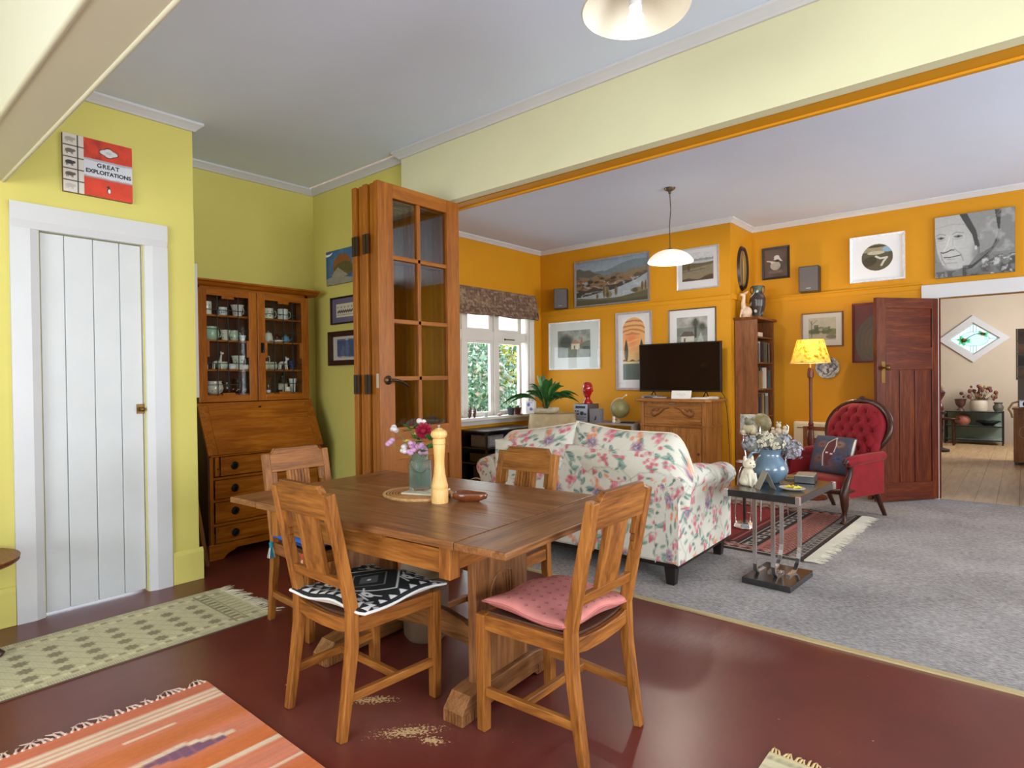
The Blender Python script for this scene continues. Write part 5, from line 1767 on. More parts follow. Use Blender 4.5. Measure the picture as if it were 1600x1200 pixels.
# --- monochrome portrait on canvas
c = Canvas(1.25, 1.2, 170, (112, 112, 110))
g = lambda v: (v, v, v - 2)
c.put(np.clip((fbm(c.X * 5, c.Y * 5) - 0.45) * 3, 0, 1), g(84), 0.7)
c.poly([(0.0, 1.2), (0.0, 0.85), (0.04, 0.5), (0.12, 0.25), (0.3, 0.15), (0.52, 0.16), (0.68, 0.4), (0.7, 0.7), (0.55, 0.95), (0.42, 1.2)], g(172))
c.ell(0.28, 0.55, 0.2, 0.3, g(186), soft=1.2).ell(0.5, 0.55, 0.14, 0.2, g(178), soft=1.2)
c.put(np.exp(-((c.X - 0.66) ** 2 / 0.006 + (c.Y - 0.42) ** 2 / 0.04)), g(120), 0.8)
c.poly([(0.4, 1.2), (0.52, 1.2), (0.66, 0.85), (0.72, 0.55), (0.66, 0.5), (0.6, 0.78), (0.5, 0.98)], g(66))
c.poly([(0.52, 1.2), (1.05, 1.2), (1.0, 0.75), (0.9, 0.5), (0.72, 0.4), (0.72, 0.6), (0.66, 0.88)], g(136))
c.poly([(0.95, 1.2), (1.05, 1.2), (1.02, 0.8), (0.92, 0.48), (0.72, 0.3), (0.5, 0.12), (0.6, 0.14), (0.84, 0.38), (0.98, 0.6), (1.0, 0.8)], g(62))
c.poly([(1.05, 1.2), (1.25, 1.2), (1.25, 0.3), (1.0, 0.35), (0.8, 0.2), (0.55, 0.1), (0.85, 0.34), (1.02, 0.6)], g(124))
c.put(np.clip((fbm(c.X * 7 + 4, c.Y * 7) - 0.5) * 5, 0, 1) * (c.X > 0.72) * (c.Y > 0.4), g(168), 0.6)
c.put(np.clip((fbm(c.X * 9, c.Y * 9) - 0.42) * 5, 0, 1) * (c.Y < 0.2 + 0.15 * (c.X > 0.8)) * (c.X > 0.45), g(60), 0.8)
c.put(np.clip((fbm(c.X * 11 + 5, c.Y * 11) - 0.55) * 6, 0, 1) * (c.Y < 0.34) * (c.X > 0.75), g(200), 0.8)
c.poly([(0.0, 0.3), (0.1, 0.3), (0.2, 0.05), (0.2, 0), (0, 0)], g(128)).put((fbm(c.X * 16, c.Y * 16) > 0.55) & (c.X < 0.35) & (c.Y < 0.12), g(70), 0.7)
for x, w_ in ((0.1, 0.075), (0.38, 0.09)):
    c.line([(x - w_, 0.83), (x - w_ * 0.3, 0.865), (x + w_, 0.835)], 0.016, g(120), 0.8)
    c.ell(x, 0.775, w_ * 0.75, 0.02, g(112)).ell(x + 0.005, 0.776, 0.022, 0.018, g(40)).line([(x - w_ * 0.8, 0.79), (x, 0.803), (x + w_ * 0.8, 0.78)], 0.009, g(70))
    c.line([(x - w_ * 0.7, 0.735), (x, 0.725), (x + w_ * 0.9, 0.745)], 0.01, g(130), 0.8)
c.line([(0.24, 0.78), (0.2, 0.62), (0.15, 0.535)], 0.02, g(206), 0.8).line([(0.3, 0.76), (0.29, 0.62)], 0.012, g(140), 0.6)
c.line([(0.1, 0.5), (0.14, 0.485), (0.2, 0.5), (0.26, 0.53), (0.31, 0.525)], 0.022, g(72)).line([(0.32, 0.55), (0.42, 0.44), (0.46, 0.3)], 0.012, g(116), 0.8)
c.line([(0.15, 0.395), (0.24, 0.385), (0.3, 0.395), (0.42, 0.41)], 0.018, g(66)).line([(0.2, 0.35), (0.32, 0.345)], 0.02, g(140), 0.7).line([(0.18, 0.28), (0.36, 0.27)], 0.016, g(128), 0.6)
c.line([(0.1, 0.48), (0.12, 0.36), (0.2, 0.2)], 0.014, g(110), 0.7).ell(0.3, 0.2, 0.12, 0.05, g(180), soft=1.2).ell(0.66, 0.52, 0.02, 0.04, g(190))
c.line([(0.0, 0.98), (0.3, 1.03), (0.5, 0.99)], 0.02, g(140), 0.4)
c.grain(30, 0.1)
picture('portrait_canvas', 'black and white portrait canvas of an elderly woman in a headscarf above the doorway', (-0.35, YB, 2.087), 0, 0.58, 0.57, 0.0, (52, 50, 50), c, depth=0.03, cat='painting')

# --- small street print behind the lamp
c = Canvas(0.3, 0.22, 80, (186, 178, 156))
c.below(lambda x: 0.1 + 0.01 * np.sin(x * 30), (120, 122, 84)).below(lambda x: 0.07 - 0.02 * (x > 0.2), (176, 166, 138))
c.line([(0.035, 0.03), (0.035, 0.19)], 0.008, (92, 84, 66)).line([(0.035, 0.15), (0.1, 0.2)], 0.004, (92, 84, 66)).line([(0.035, 0.16), (0.01, 0.2)], 0.004, (92, 84, 66))
c.rect(0.06, 0.11, 0.1, 0.15, (110, 112, 90)).put(np.clip((fbm(c.X * 22, c.Y * 22) - 0.5) * 6, 0, 1) * (c.Y > 0.06) * (c.Y < 0.13), (84, 90, 60), 0.8).ell(0.25, 0.03, 0.06, 0.02, (120, 112, 96)).grain(50, 0.12)
picture('street_print', 'small wooden framed print of trees and buildings behind the floor lamp', (-1.62, YB, 1.487), 0, 0.4, 0.362, 0.013, (118, 82, 50), c, (0.055, 0.05), (204, 200, 192), glass=True, moff=0.008)

# --- maroon picture partly behind the door
c = Canvas(0.42, 0.6, 90, (104, 48, 52))
c.put(np.clip((fbm(c.X * 10, c.Y * 10) - 0.4) * 3, 0, 1), (122, 62, 64), 0.6)
for r in (0.24, 0.2, 0.16, 0.12, 0.08):
    c.put(np.abs(np.hypot(c.X - 0.27, (c.Y - 0.2) * 0.85) - r) < 0.018, (112 - int(r * 100), 96 - int(r * 60), 80), 0.9)
picture('maroon_abstract', 'dark maroon abstract picture with grey spiral half hidden by the open door', (-1.125, YB, 1.312), 0, 0.425, 0.6, 0.018, (110, 34, 26), c, depth=0.03, glass=True)

# --- oval mirror-like portrait on the return
ov = thing('oval_frame', 'dark oval framed picture on the narrow chimney-breast side', 'picture', (XR, 6.64, 2.115), R(90))
oc = [(0.155 * math.cos(a), 0.245 + 0.245 * math.sin(a)) for a in np.linspace(0, 2 * math.pi, 41)[:-1]]
oi = [(0.11 * math.cos(a), 0.245 + 0.195 * math.sin(a)) for a in np.linspace(0, 2 * math.pi, 41)[:-1]]
vs = [(x, -0.002, z) for x, z in oc] + [((x * 0.9), -0.028, 0.245 + (z - 0.245) * 0.93) for x, z in oc] + [(x, -0.014, z) for x, z in oi]
fs = []
for i in range(40):
    j = (i + 1) % 40
    fs += [(i, j, 40 + j, 40 + i), (40 + i, 40 + j, 80 + j, 80 + i)]
MB().add(vs, fs).build('oval_moulding', plain('frame_dark_oval', (46, 26, 20), 0.35), ov, smooth=60)
c = Canvas(0.24, 0.4, 60, (150, 122, 62))
c.put(np.exp(-((c.X - 0.1) ** 2 / 0.002)), (112, 84, 60), 0.9).line([(0.14, 0.05), (0.14, 0.3)], 0.03, (196, 170, 110)).ell(0.12, 0.32, 0.02, 0.03, (170, 130, 80)).grain(30, 0.2)
finish('painted_face', c.mesh('painted_face', lambda X, Y: ((X - 0.12) * np.sqrt(np.clip(1 - ((Y - 0.2) / 0.2) ** 2, 0.0001, 1)), 0 * X - 0.012, Y + 0.045)), PAP, ov)

# --- three small pictures on the partition wall
c = Canvas(0.36, 0.27, 90, (52, 92, 132))
c.put(np.clip((fbm(c.X * 10, c.Y * 10) - 0.45) * 3, 0, 1), (84, 126, 160), 0.6)
c.ell(0.02, 0.26, 0.07, 0.03, (226, 228, 232)).ell(0.03, 0.275, 0.07, 0.03, (70, 80, 130)).ell(0.22, 0.15, 0.12, 0.08, (138, 84, 40)).ell(0.24, 0.11, 0.13, 0.06, (92, 84, 44)).poly([(0.08, 0.08), (0.16, 0.13), (0.3, 0.06), (0.1, 0.03)], (150, 140, 120)).below(lambda x: 0.05 + 0.015 * np.sin(x * 12), (142, 138, 122))
c.rect(0.05, 0.06, 0.08, 0.14, (120, 110, 70)).rect(0.09, 0.1, 0.08, 0.15, (110, 96, 60)).grain(40, 0.2)
picture('moonlit_hill_canvas', 'small unframed blue painting of a hill under a white moon', (-4.07, 2.735, 1.95), 0, 0.36, 0.268, 0.0, (54, 66, 80), c, depth=0.02, cat='painting')
c = Canvas(0.2, 0.12, 60, (210, 200, 176))
for k in range(14):
    rr = random.Random(k)
    c.rect(0.012 + k * 0.013, 0.02 + k * 0.013, 0.08 + 0.01 * (k % 3), 0.095, (90, 80, 74)).ell(0.02 + k * 0.012, 0.045 + 0.01 * (k % 2), 0.007, 0.012, (70, 60, 54))
c.line([(0.01, 0.02), (0.19, 0.02)], 0.004, (80, 70, 60))
picture('sampler_print', 'small black framed print with wide mauve mount by the folding doors', (-4.015, 2.735, 1.636), 0, 0.375, 0.212, 0.012, (34, 26, 26), c, (0.055, 0.042), (104, 98, 122), glass=True)
c = Canvas(0.16, 0.14, 60, (196, 190, 176))
c.rect(0.02, 0.16, 0.01, 0.13, (96, 112, 138)).put(np.clip((fbm(c.X * 30, c.Y * 14) - 0.45) * 5, 0, 1) * (c.X > 0.02), (60, 76, 110), 0.8)
picture('blue_etching', 'small picture in a heavy dark brown frame, lowest beside the folding doors', (-4.02, 2.735, 1.313), 0, 0.39, 0.265, 0.04, (56, 30, 22), c, (0.02, 0.02), (200, 194, 180), depth=0.04, glass=True)

# ================================================================== RUGS
RUG = attr_mat('woven_rug', 0.92, 0.4, 260, 0.1)


def rug_mesh(name, cv, loc, label, rz=0.0, th=0.006, wav=0.0):
    o = thing(name, label, 'rug', (loc[0], loc[1], loc[2]), rz)
    f = lambda X, Y: (X - cv.w / 2, Y - cv.h / 2, th + wav * (fbm(X * 3, Y * 3) - 0.5))
    finish('pile', cv.mesh('pile', f), RUG, o, smooth=180)
    B(-cv.w / 2, cv.w / 2, -cv.h / 2, cv.h / 2, 0.0005, th * 0.55).build('backing', plain('rug_backing_' + name, (110, 90, 74), 0.95), o)
    return o


def fringe(parent, x0, x1, y, d, col, n, L, seed=0, axis='x', z=0.005, r=0.0022, sway=0.5, knots=False):
    """tassels along an edge, pointing in direction d (+1/-1) of the other axis"""
    rr = random.Random(seed)
    m = MB()
    for k in range(n):
        t = x0 + (x1 - x0) * (k + 0.5) / n
        s = rr.uniform(-sway, sway) * L
        l = L * rr.uniform(0.75, 1.1)
        p = [(t, y, z), (t + s * 0.3, y + d * l * 0.5, z + 0.003), (t + s, y + d * l, z - 0.002)]
        if axis == 'y':
            p = [(b, a, c) for a, b, c in p]
        m.tube(p, [r * 1.3, r, r * 0.4], 5)
        if knots:
            m.ball(p[0], r * 2.2, 6, 4)
    o = m.build('fringe', plain('fringe_%d_%d_%d' % col, col, 0.95), parent)
    o['kind'] = 'stuff'
    return o


# cream runner by the cupboard door
W_, L_ = 0.60, 1.95
cv = Canvas(W_, L_, 130, (200, 191, 156))
DK = (132, 124, 100)
cv.put(np.clip((np.sin(cv.Y * 700) > 0.2) * 1.0, 0, 1) * ((cv.X < 0.035) | (cv.X > W_ - 0.035)), DK, 0.55)
for k in range(66):
    y = k * 0.03
    for side in (0, 1):
        x = 0.062 + 0.024 * ((k // 2) % 2)
        x = x if side == 0 else W_ - x
        cv.rect(x - 0.011, x + 0.011, y, y + 0.028, (150, 140, 112) if k % 2 else (222, 212, 172), 0.9)
for k in range(-8, 34):
    y = k * 0.061
    cv.line([(0.11, y), (0.5, y + 0.26)], 0.0022, (150, 138, 104), 0.9)


def star(x, y, r):
    for a in range(8):
        cv.leaf(x, y, r, r * 0.26, a * math.pi / 4, (140, 128, 104))


for j in range(15):
    for i in range(4):
        star(0.19 + i * 0.094, 0.019 + j * 0.122 - i * 0.002, 0.034)
cv.rect(0.04, W_ - 0.04, L_ - 0.16, L_ - 0.152, DK).rect(0.04, W_ - 0.04, L_ - 0.1, L_ - 0.094, DK)
for k in range(11):
    cv.rect(0.07 + k * 0.044, 0.095 + k * 0.044, L_ - 0.15, L_ - 0.105, (128, 120, 98) if k % 2 else (150, 142, 112))
    cv.rect(0.06 + k * 0.044, 0.066 + k * 0.044, L_ - 0.09, L_ - 0.02, DK)
cv.put(np.clip((np.sin(cv.Y * 900) > 0), 0, 1), (172, 163, 126), 0.18)
cv.grain(60, 0.12)
o = rug_mesh('runner_rug', cv, (-3.235, 0.555, 0), 'cream runner with rows of grey stars before the cupboard door', R(0.6))
fringe(o, -0.29, 0.29, L_ / 2 - 0.004, 1, (212, 202, 172), 44, 0.085, 3, sway=0.45, r=0.0028)

# orange striped rug, lower left
W_, L_ = 1.7, 1.15        # x runs away from the fringe edge
cv = Canvas(W_, L_, 230, (214, 132, 104))
for x0, x1, c, a in ((0.0, 0.1, (206, 118, 88), 1), (0.24, 0.36, (206, 116, 58), 0.75), (0.46, 0.6, (208, 112, 52), 0.8), (0.72, 0.86, (206, 110, 56), 0.8), (1.0, 1.15, (208, 116, 56), 0.8), (1.3, 1.5, (206, 112, 58), 0.8)):
    cv.put(np.exp(-((cv.X - (x0 + x1) / 2) / ((x1 - x0) * 0.5)) ** 4), c, a)
CR = (230, 206, 178)
for x in (0.075, 0.105, 0.135):
    cv.rect(x, x + 0.022, 0, L_, CR)
cv.rect(0.213, 0.225, L_ - 0.36, L_ - 0.20, CR).rect(0.213, 0.225, L_ - 0.85, L_ - 0.68, CR)
cv.rect(0.56, 0.585, 0, L_, CR).rect(0.71, 0.722, L_ - 0.2, L_, CR).rect(1.05, 1.075, 0, L_, CR)
for (yc, xc) in ((L_ - 0.24, 0.42), (L_ - 0.72, 0.42), (L_ - 0.3, 0.78), (L_ - 0.75, 0.8)):
    for k in range(-4, 5):
        y = yc + k * 0.034
        wd = 0.045 - abs(k) * 0.007
        off = 0.012 * k * 0.4
        cv.rect(xc - wd + off - 0.012, xc - wd + off + 0.012, y - 0.017, y + 0.017, CR)
        cv.rect(xc - wd + off + 0.012, xc + wd + off - 0.01, y - 0.017, y + 0.017, (126, 92, 116) if abs(k) < 4 else (214, 120, 70))
cv.put(np.clip((np.sin(cv.X * 1100) > 0), 0, 1), (190, 96, 60), 0.12)
cv.grain(8, 0.12, 2.5, 0.6).grain(80, 0.08)
o = rug_mesh('striped_rug', cv, (-2.485 + W_ / 2, 1.02 - L_ / 2, 0), 'orange striped flat-weave rug with cream bands in the lower left', 0.0)
fringe(o, -L_ / 2 + 0.01, L_ / 2, -W_ / 2 + 0.003, -1, (206, 176, 160), 60, 0.05, 5, axis='y', r=0.0032, sway=0.8, knots=True)

# pale rug corner, lower right
W_, L_ = 1.3, 1.15
cv = Canvas(W_, L_, 110, (206, 196, 160))
cv.rect(0, W_, L_ - 0.02, L_, (214, 196, 150)).put((np.sin(cv.Y * 160) > 0.7), (176, 166, 132), 0.5)
for k in range(60):
    cv.ell(0.01 + k * 0.022, L_ - 0.03, 0.004, 0.006, (96, 80, 58))
cv.grain(50, 0.12)
o = rug_mesh('cream_rug', cv, (-0.618 + W_ / 2, 1.965 - L_ / 2, 0), 'pale cream rug corner at the bottom edge on the red floor')
fringe(o, -W_ / 2, W_ / 2, L_ / 2, 1, (210, 182, 126), 110, 0.035, 9, r=0.003, sway=0.6)

# patterned red rug in the living room
W_, L_ = 2.35, 1.6
cv = Canvas(W_, L_, 330, (64, 54, 52))
RD, PK, IV, CH = (128, 52, 52), (168, 106, 96), (186, 172, 160), (58, 50, 50)
cv.rect(0.03, W_ - 0.03, 0.03, L_ - 0.03, IV)
cv.rect(0.045, W_ - 0.045, 0.045, L_ - 0.045, CH)
cv.rect(0.08, W_ - 0.14, 0.1, L_ - 0.1, PK)
cv.rect(0.1, W_ - 0.34, 0.13, L_ - 0.13, CH)
for k in range(26):
    x = 0.14 + k * 0.085
    for y in (0.085, L_ - 0.085):
        cv.poly([(x - 0.04, y), (x, y + 0.035), (x + 0.04, y), (x, y - 0.035)], PK).poly([(x - 0.024, y), (x, y + 0.02), (x + 0.024, y), (x, y - 0.02)], IV).ell(x, y, 0.009, 0.008, RD)
    for y in (0.155, L_ - 0.155):
        if x < W_ - 0.4:
            cv.poly([(x - 0.03, y), (x, y + 0.02), (x + 0.03, y), (x, y - 0.02)], (150, 140, 132))
for k in range(12):
    y = 0.2 + k * 0.11
    cv.rect(W_ - 0.44, W_ - 0.38, y - 0.035, y + 0.035, (170, 160, 152)).ell(W_ - 0.41, y, 0.016, 0.022, CH)
cv.rect(0.2, W_ - 0.58, 0.2, L_ - 0.2, RD)
cv.rect(W_ - 0.58, W_ - 0.5, 0.2, L_ - 0.2, (96, 44, 44)).rect(W_ - 0.545, W_ - 0.535, 0.2, L_ - 0.2, PK).rect(W_ - 0.475, W_ - 0.468, 0.12, L_ - 0.12, IV).rect(W_ - 0.345, W_ - 0.335, 0.06, L_ - 0.06, PK)
band_ = (cv.X > W_ - 0.31) & (cv.X < W_ - 0.13) & (cv.Y > 0.14) & (cv.Y < L_ - 0.14)
cv.put(band_, (156, 84, 72)).put(band_ & (np.sin(cv.Y * 260 + 3 * np.sin(cv.X * 130)) > 0.2), (88, 72, 70), 0.85).put(band_ & (np.sin(cv.Y * 130 + 4 * np.sin(cv.X * 60)) > 0.8), (176, 150, 136), 0.8)
b2 = (cv.X > W_ - 0.12) & (cv.X < W_ - 0.04)
cv.put(b2 & (np.sin(cv.Y * 190 + cv.X * 90) > 0), (168, 160, 150), 0.9).put(b2 & (np.sin(cv.Y * 95) > 0.5), CH, 0.6)
cv.rect(W_ - 0.04, W_ - 0.015, 0.02, L_ - 0.02, (70, 58, 52))
for (x, y) in ((0.7, 0.45), (1.2, 0.8), (0.7, 1.1), (1.5, 0.4), (1.6, 1.15)):
    cv.poly([(x - 0.05, y), (x, y + 0.03), (x + 0.05, y), (x, y - 0.03)], IV, 0.8).ell(x, y, 0.02, 0.014, (96, 92, 96))
cv.put(band_ * 0 + np.clip((fbm(cv.X * 60, cv.Y * 60) - 0.5) * 2, 0, 1), (50, 40, 40), 0.25)
cv.grain(90, 0.16)
o = rug_mesh('persian_rug', cv, (-1.05 - W_ / 2, 4.13 + L_ / 2, 0.0045), 'dark red patterned rug with white fringe on the grey carpet', R(-1.5), 0.008)
fringe(o, -L_ / 2 + 0.01, L_ / 2 - 0.01, W_ / 2 - 0.003, 1, (220, 212, 194), 230, 0.115, 11, axis='y', z=0.008, r=0.0038, sway=0.25)

# ================================================================== SOFA
def floral(cv, seed=3, phase=(0, 0)):
    rr = random.Random(seed)
    VN = (136, 146, 128)
    GR = [(74, 118, 112), (62, 100, 98), (104, 140, 124), (126, 152, 132)]
    PKS = [(206, 108, 122), (220, 142, 150), (194, 90, 108)]
    ORG = [(222, 130, 96), (228, 152, 116)]
    tw, th = 0.315, 0.355
    for ty in range(-2, int(cv.h / th) + 2):
        for tx in range(-2, int(cv.w / tw) + 2):
            ox = tx * tw + phase[0] + (0.18 if ty % 2 else 0)
            oy = ty * th + phase[1]
            p = [(ox + 0.045 * math.sin(k * 1.1) + 0.08, oy + k * 0.05) for k in range(9)]
            cv.line(p, 0.004, VN, 0.8)
            cv.line([(ox + 0.1, oy + 0.08), (ox + 0.18, oy + 0.15), (ox + 0.29, oy + 0.17), (ox + 0.36, oy + 0.14)], 0.0035, VN, 0.8)
            cv.line([(ox + 0.08, oy + 0.27), (ox + 0.2, oy + 0.33), (ox + 0.32, oy + 0.27)], 0.0035, VN, 0.8)
            for k in range(20):
                x, y = ox + rr.uniform(0, tw), oy + rr.uniform(0, th)
                a = rr.choice([0.5, 2.6, 1.2, 1.9, 0.1, 3.0]) + rr.uniform(-0.3, 0.3)
                L = rr.uniform(0.035, 0.075)
                g = rr.choice(GR)
                cv.leaf(x, y, L, L * 0.2, a, g, 0.92)
                if L > 0.05:
                    cv.leaf(x + 0.004, y + 0.002, L * 0.85, L * 0.07, a + 0.12, (184, 204, 190), 0.75)
            for cx, cy, n, cols, sp in ((0.08, 0.05, 13, PKS, 0.02), (0.25, 0.24, 15, PKS, 0.023), (0.27, 0.05, 9, ORG, 0.02), (0.04, 0.26, 6, PKS, 0.02)):
                for k in range(n):
                    x, y = ox + cx + rr.gauss(0, sp), oy + cy + rr.gauss(0, sp * 1.2)
                    r = rr.uniform(0.008, 0.014)
                    c_ = rr.choice(cols)
                    cv.ell(x, y, r, r, c_, 0, 0.92).ell(x, y, r * 0.5, r * 0.5, tuple(min(255, v + 26) for v in c_), 0, 0.6)
            x, y = ox + 0.17, oy + 0.09
            for k in range(6):
                cv.leaf(x, y, 0.055, 0.0045, 0.7 + k * 0.17, (204, 104, 118), 0.95)
            x, y = ox + 0.15, oy + 0.34
            for k in range(20):
                cv.leaf(x, y, 0.05, 0.005, 2 * math.pi * k / 20, (206, 124, 146) if k % 2 else (120, 116, 140), 0.9)
            cv.ell(x, y, 0.028, 0.024, (128, 120, 140), 0, 0.75)
            for k in range(30):
                a, q = rr.uniform(0, 6.28), rr.uniform(0, 0.028)
                cv.ell(x + q * math.cos(a), y + q * math.sin(a), 0.0032, 0.0032, rr.choice([(206, 196, 204), (96, 92, 120)]))
    cv.grain(70, 0.05)
    return cv


SFAB = attr_mat('floral_upholstery', 0.88, 0.15, 380, 0.2)
IVORY = (218, 214, 200)
sf = thing('sofa', 'two-seater sofa in cream floral fabric, its back to the dining table', 'sofa', (-2.225, 3.145, 0.004), R(1.6))
# local: x along the width (+-0.74), y depth from back plane (0) to front (0.86)


def profile_sheet(name, pts, x0, x1, seed, phase, res=0.0085, warp=None, parent=sf, ax='x'):
    """extrude a (y,z) profile along x and paint it with the floral print"""
    P = [np.array(p, float) for p in pts]
    seg = [np.linalg.norm(b - a) for a, b in zip(P[:-1], P[1:])]
    acc = np.concatenate([[0], np.cumsum(seg)])
    L = acc[-1]
    w = x1 - x0
    cv = Canvas(w, L, max(4, int(w / res)), IVORY)
    floral(cv, seed, phase)
    py = np.array([p[0] for p in P])
    pz = np.array([p[1] for p in P])

    def pos(X, Y):
        y = np.interp(Y, acc, py)
        z = np.interp(Y, acc, pz)
        x = x0 + X
        if warp is not None:
            x, y, z = warp(x, y, z)
        return (x, y, z) if ax == 'x' else (y, x, z)
    return finish(name, cv.mesh(name, pos), SFAB, parent, smooth=60)


def arc(cy, cz, r, a0, a1, n=8, ry=None):
    return [(cy + r * math.cos(a), cz + (ry or r) * math.sin(a)) for a in np.linspace(a0, a1, n)]


# back of the frame, wrapping over the top
bk = [(0.012, 0.125), (0.0, 0.14)] + [(0.0, 0.62)] + [(0.0, 0.735)] + arc(0.03, 0.735, 0.03, math.pi, math.pi / 2, 5) + [(0.12, 0.765), (0.2, 0.7), (0.22, 0.4)]
profile_sheet('frame_back', bk, -0.6, 0.6, 3, (0.05, 0.02))
for s in (-1, 1):
    # end caps of the back frame and outer back panels of the arms
    xa, xb = sorted((s * 0.6, s * 0.742))
    pn = [(0.012, 0.125), (0.0, 0.14), (0.0, 0.58), (0.006, 0.6)]
    profile_sheet('arm_back_panel', pn, xa, xb, 11 + s, (0.2, 0.1))
    cap = Canvas(0.22, 0.645, 28, IVORY)
    floral(cap, 21 + s, (0.1, 0.2))
    sx = s * 0.6
    finish('frame_end', cap.mesh('frame_end', lambda X, Y: (0 * X + sx, X, 0.12 + Y * (1 - 0.1 * (X / 0.22) ** 2))), SFAB, sf, smooth=60)
    # rolled arm: section in x-z, swept along y
    oc = [(0.742, 0.125), (0.742, 0.3), (0.74, 0.47)] + [(0.69 + 0.09 * math.cos(a), 0.56 + 0.072 * math.sin(a)) for a in np.linspace(-0.8, math.pi * 0.98, 16)] + [(0.6, 0.52), (0.595, 0.38)]
    if s < 0:
        oc = [(-x, z) for x, z in oc][::-1]

    def arm_warp(y, x, z):
        t = np.clip(y / 0.86, 0, 1)
        lift = np.where(z > 0.45, 0.035 * np.sin(np.clip(t * 1.3, 0, 1) * np.pi) - 0.02 * t, 0)
        return y, x, z + lift
    profile_sheet('arm', oc, 0.0, 0.86, 31 + s, (0.12, 0.3), warp=lambda y, x, z: arm_warp(y, x, z), ax='y')
    # front and back facings of the roll
    for yy in (-0.001, 0.861):
        sx_ = np.array([p[0] for p in oc])
        sz_ = np.array([p[1] for p in oc])
        al = np.concatenate([[0], np.cumsum(np.hypot(np.diff(sx_), np.diff(sz_)))])
        fcv = Canvas(float(al[-1]), 0.14, 110, IVORY)
        floral(fcv, 91 + s, (0.03, 0.05))
        cx_ = s * 0.668

        def fpos(X, Y):
            k = Y / 0.14
            ox_, oz_ = np.interp(X, al, sx_), np.interp(X, al, sz_)
            cz_ = np.clip(oz_, 0.15, 0.56)
            z = cz_ + (oz_ - cz_) * k
            return (cx_ + (ox_ - cx_) * k, 0 * X + yy, z + np.where(z > 0.45, -0.02 if yy > 0.5 else 0.0, 0.0))
        finish('arm_facing', fcv.mesh('arm_facing', fpos), SFAB, sf, smooth=60)
profile_sheet('seat_front', [(0.84, 0.125), (0.86, 0.14), (0.86, 0.3), (0.84, 0.32), (0.2, 0.32)], -0.6, 0.6, 51, (0.1, 0.2), res=0.016)
for s in (-1, 1):
    profile_sheet('seat_cushion', [(0.22, 0.33)] + [(0.86, 0.33)] + arc(0.86, 0.39, 0.06, -math.pi / 2, math.pi / 2, 7) + [(0.5, 0.465), (0.22, 0.45)], *(sorted((s * 0.005, s * 0.59))), 61 + s, (0.1, 0.1), res=0.016)


def back_cushion(x0, x1, topf, seed, yb, rr_l, rr_r):
    """pillow back seen from behind: painted shell in an outline given by topf"""
    w = x1 - x0
    H = 0.55
    out = []
    for sgn, nm in ((-1, 'cushion_rear'), (1, 'cushion_front')):
        cv = Canvas(w, H, int(w / 0.0085) if sgn < 0 else 36, IVORY)
        floral(cv, seed, (0.02, 0.1))

        def pos(X, Y):
            u = X / w * 2 - 1
            v = np.clip(Y / H, 0, 1)
            top = topf(X / w)
            z0 = 0.44
            # round the outer upper corner
            cut = np.where(u > 0, rr_r * np.clip((u - 0.6) / 0.4, 0, 1) ** 2.8, rr_l * np.clip((-u - 0.55) / 0.45, 0, 1) ** 2.4)
            z = z0 + (top - cut - z0) * v
            e = np.clip((1 - np.abs(u) ** 5), 0, 1) ** 0.5 * np.clip(1 - np.clip((v - 0.35) / 0.65, 0, 1) ** 3.2, 0, 1) ** 0.5
            e = e * np.clip(0.4 + v * 1.2, 0, 1)
            pinch = 1 + 0.03 * np.sin(v * 3.1)
            x = x0 + w / 2 + u * w / 2 * (1 - 0.02 * (1 - v)) * 1.0
            y = yb + sgn * 0.105 * e + 0.05 * (v - 1)
            return (x, y, z)
        o = finish(nm, cv.mesh(nm, pos), SFAB, sf, smooth=180)
        out.append(o)
    # piping along the top edge
    pth = []
    for t in np.linspace(0.0, 1, 40):
        u = t * 2 - 1
        cut = rr_r * max(0, (u - 0.6) / 0.4) ** 2.8 if u > 0 else rr_l * max(0, (-u - 0.55) / 0.45) ** 2.4
        pth.append((x0 + t * w, yb, float(topf(np.array(t))) - cut + 0.002))
    MB().tube(pth, 0.005, 6).build('piping', plain('sofa_piping', (228, 216, 196), 0.9), sf, smooth=60)


back_cushion(-0.635, 0.02, lambda t: 0.815 + 0.085 * t ** 1.5, 71, 0.105, 0.1, 0.0)
back_cushion(0.0, 0.79, lambda t: 0.905 - 0.045 * np.sin(np.clip(t * 1.9, 0, 1) * np.pi / 2) ** 1.2, 82, 0.115, 0.0, 0.22)
BLK = plain('ebonised_wood', (30, 22, 20), 0.35)
for x in (-0.68, 0.68):
    for y in (0.05, 0.79):
        MB().tube([(x, y, 0.0), (x, y, 0.13)], [0.78, 1.15], 4, (0.062, 0.062)).build('foot', BLK, sf, bev=0.003)
B(-0.735, 0.735, 0.01, 0.84, 0.105, 0.128).build('base', BLK, sf)

# ================================================================== CHROME SIDE TABLE AND WHAT STANDS ON IT
CHROME = plain('chrome', (236, 236, 240), 0.24, 1.0, var=0.02)
BLKT = plain('black_tabletop', (46, 44, 44), 0.22, var=0.2, scale=18, coat=0.3)
CT = 0.535
ct = thing('chrome_side_table', 'black-topped side table on flat chrome bars beside the sofa', 'side table', (-1.115, 3.82, 0.004), R(-3))
B(-0.205, 0.205, -0.345, 0.3, CT - 0.045, CT - 0.004).build('table_top', BLKT, ct, bev=0.003)
B(-0.112, 0.158, -0.345, 0.035, 0.0, 0.035).build('base', BLKT, ct, bev=0.003)
for sx in (-1, 1):
    for sy in (-1, 1):
        B(sx * 0.2 - 0.012, sx * 0.2 + 0.012, (-0.34 if sy < 0 else 0.295) - 0.012, (-0.34 if sy < 0 else 0.295) + 0.012, CT - 0.047, CT - 0.002).build('corner_cap', CHROME, ct, bev=0.002)
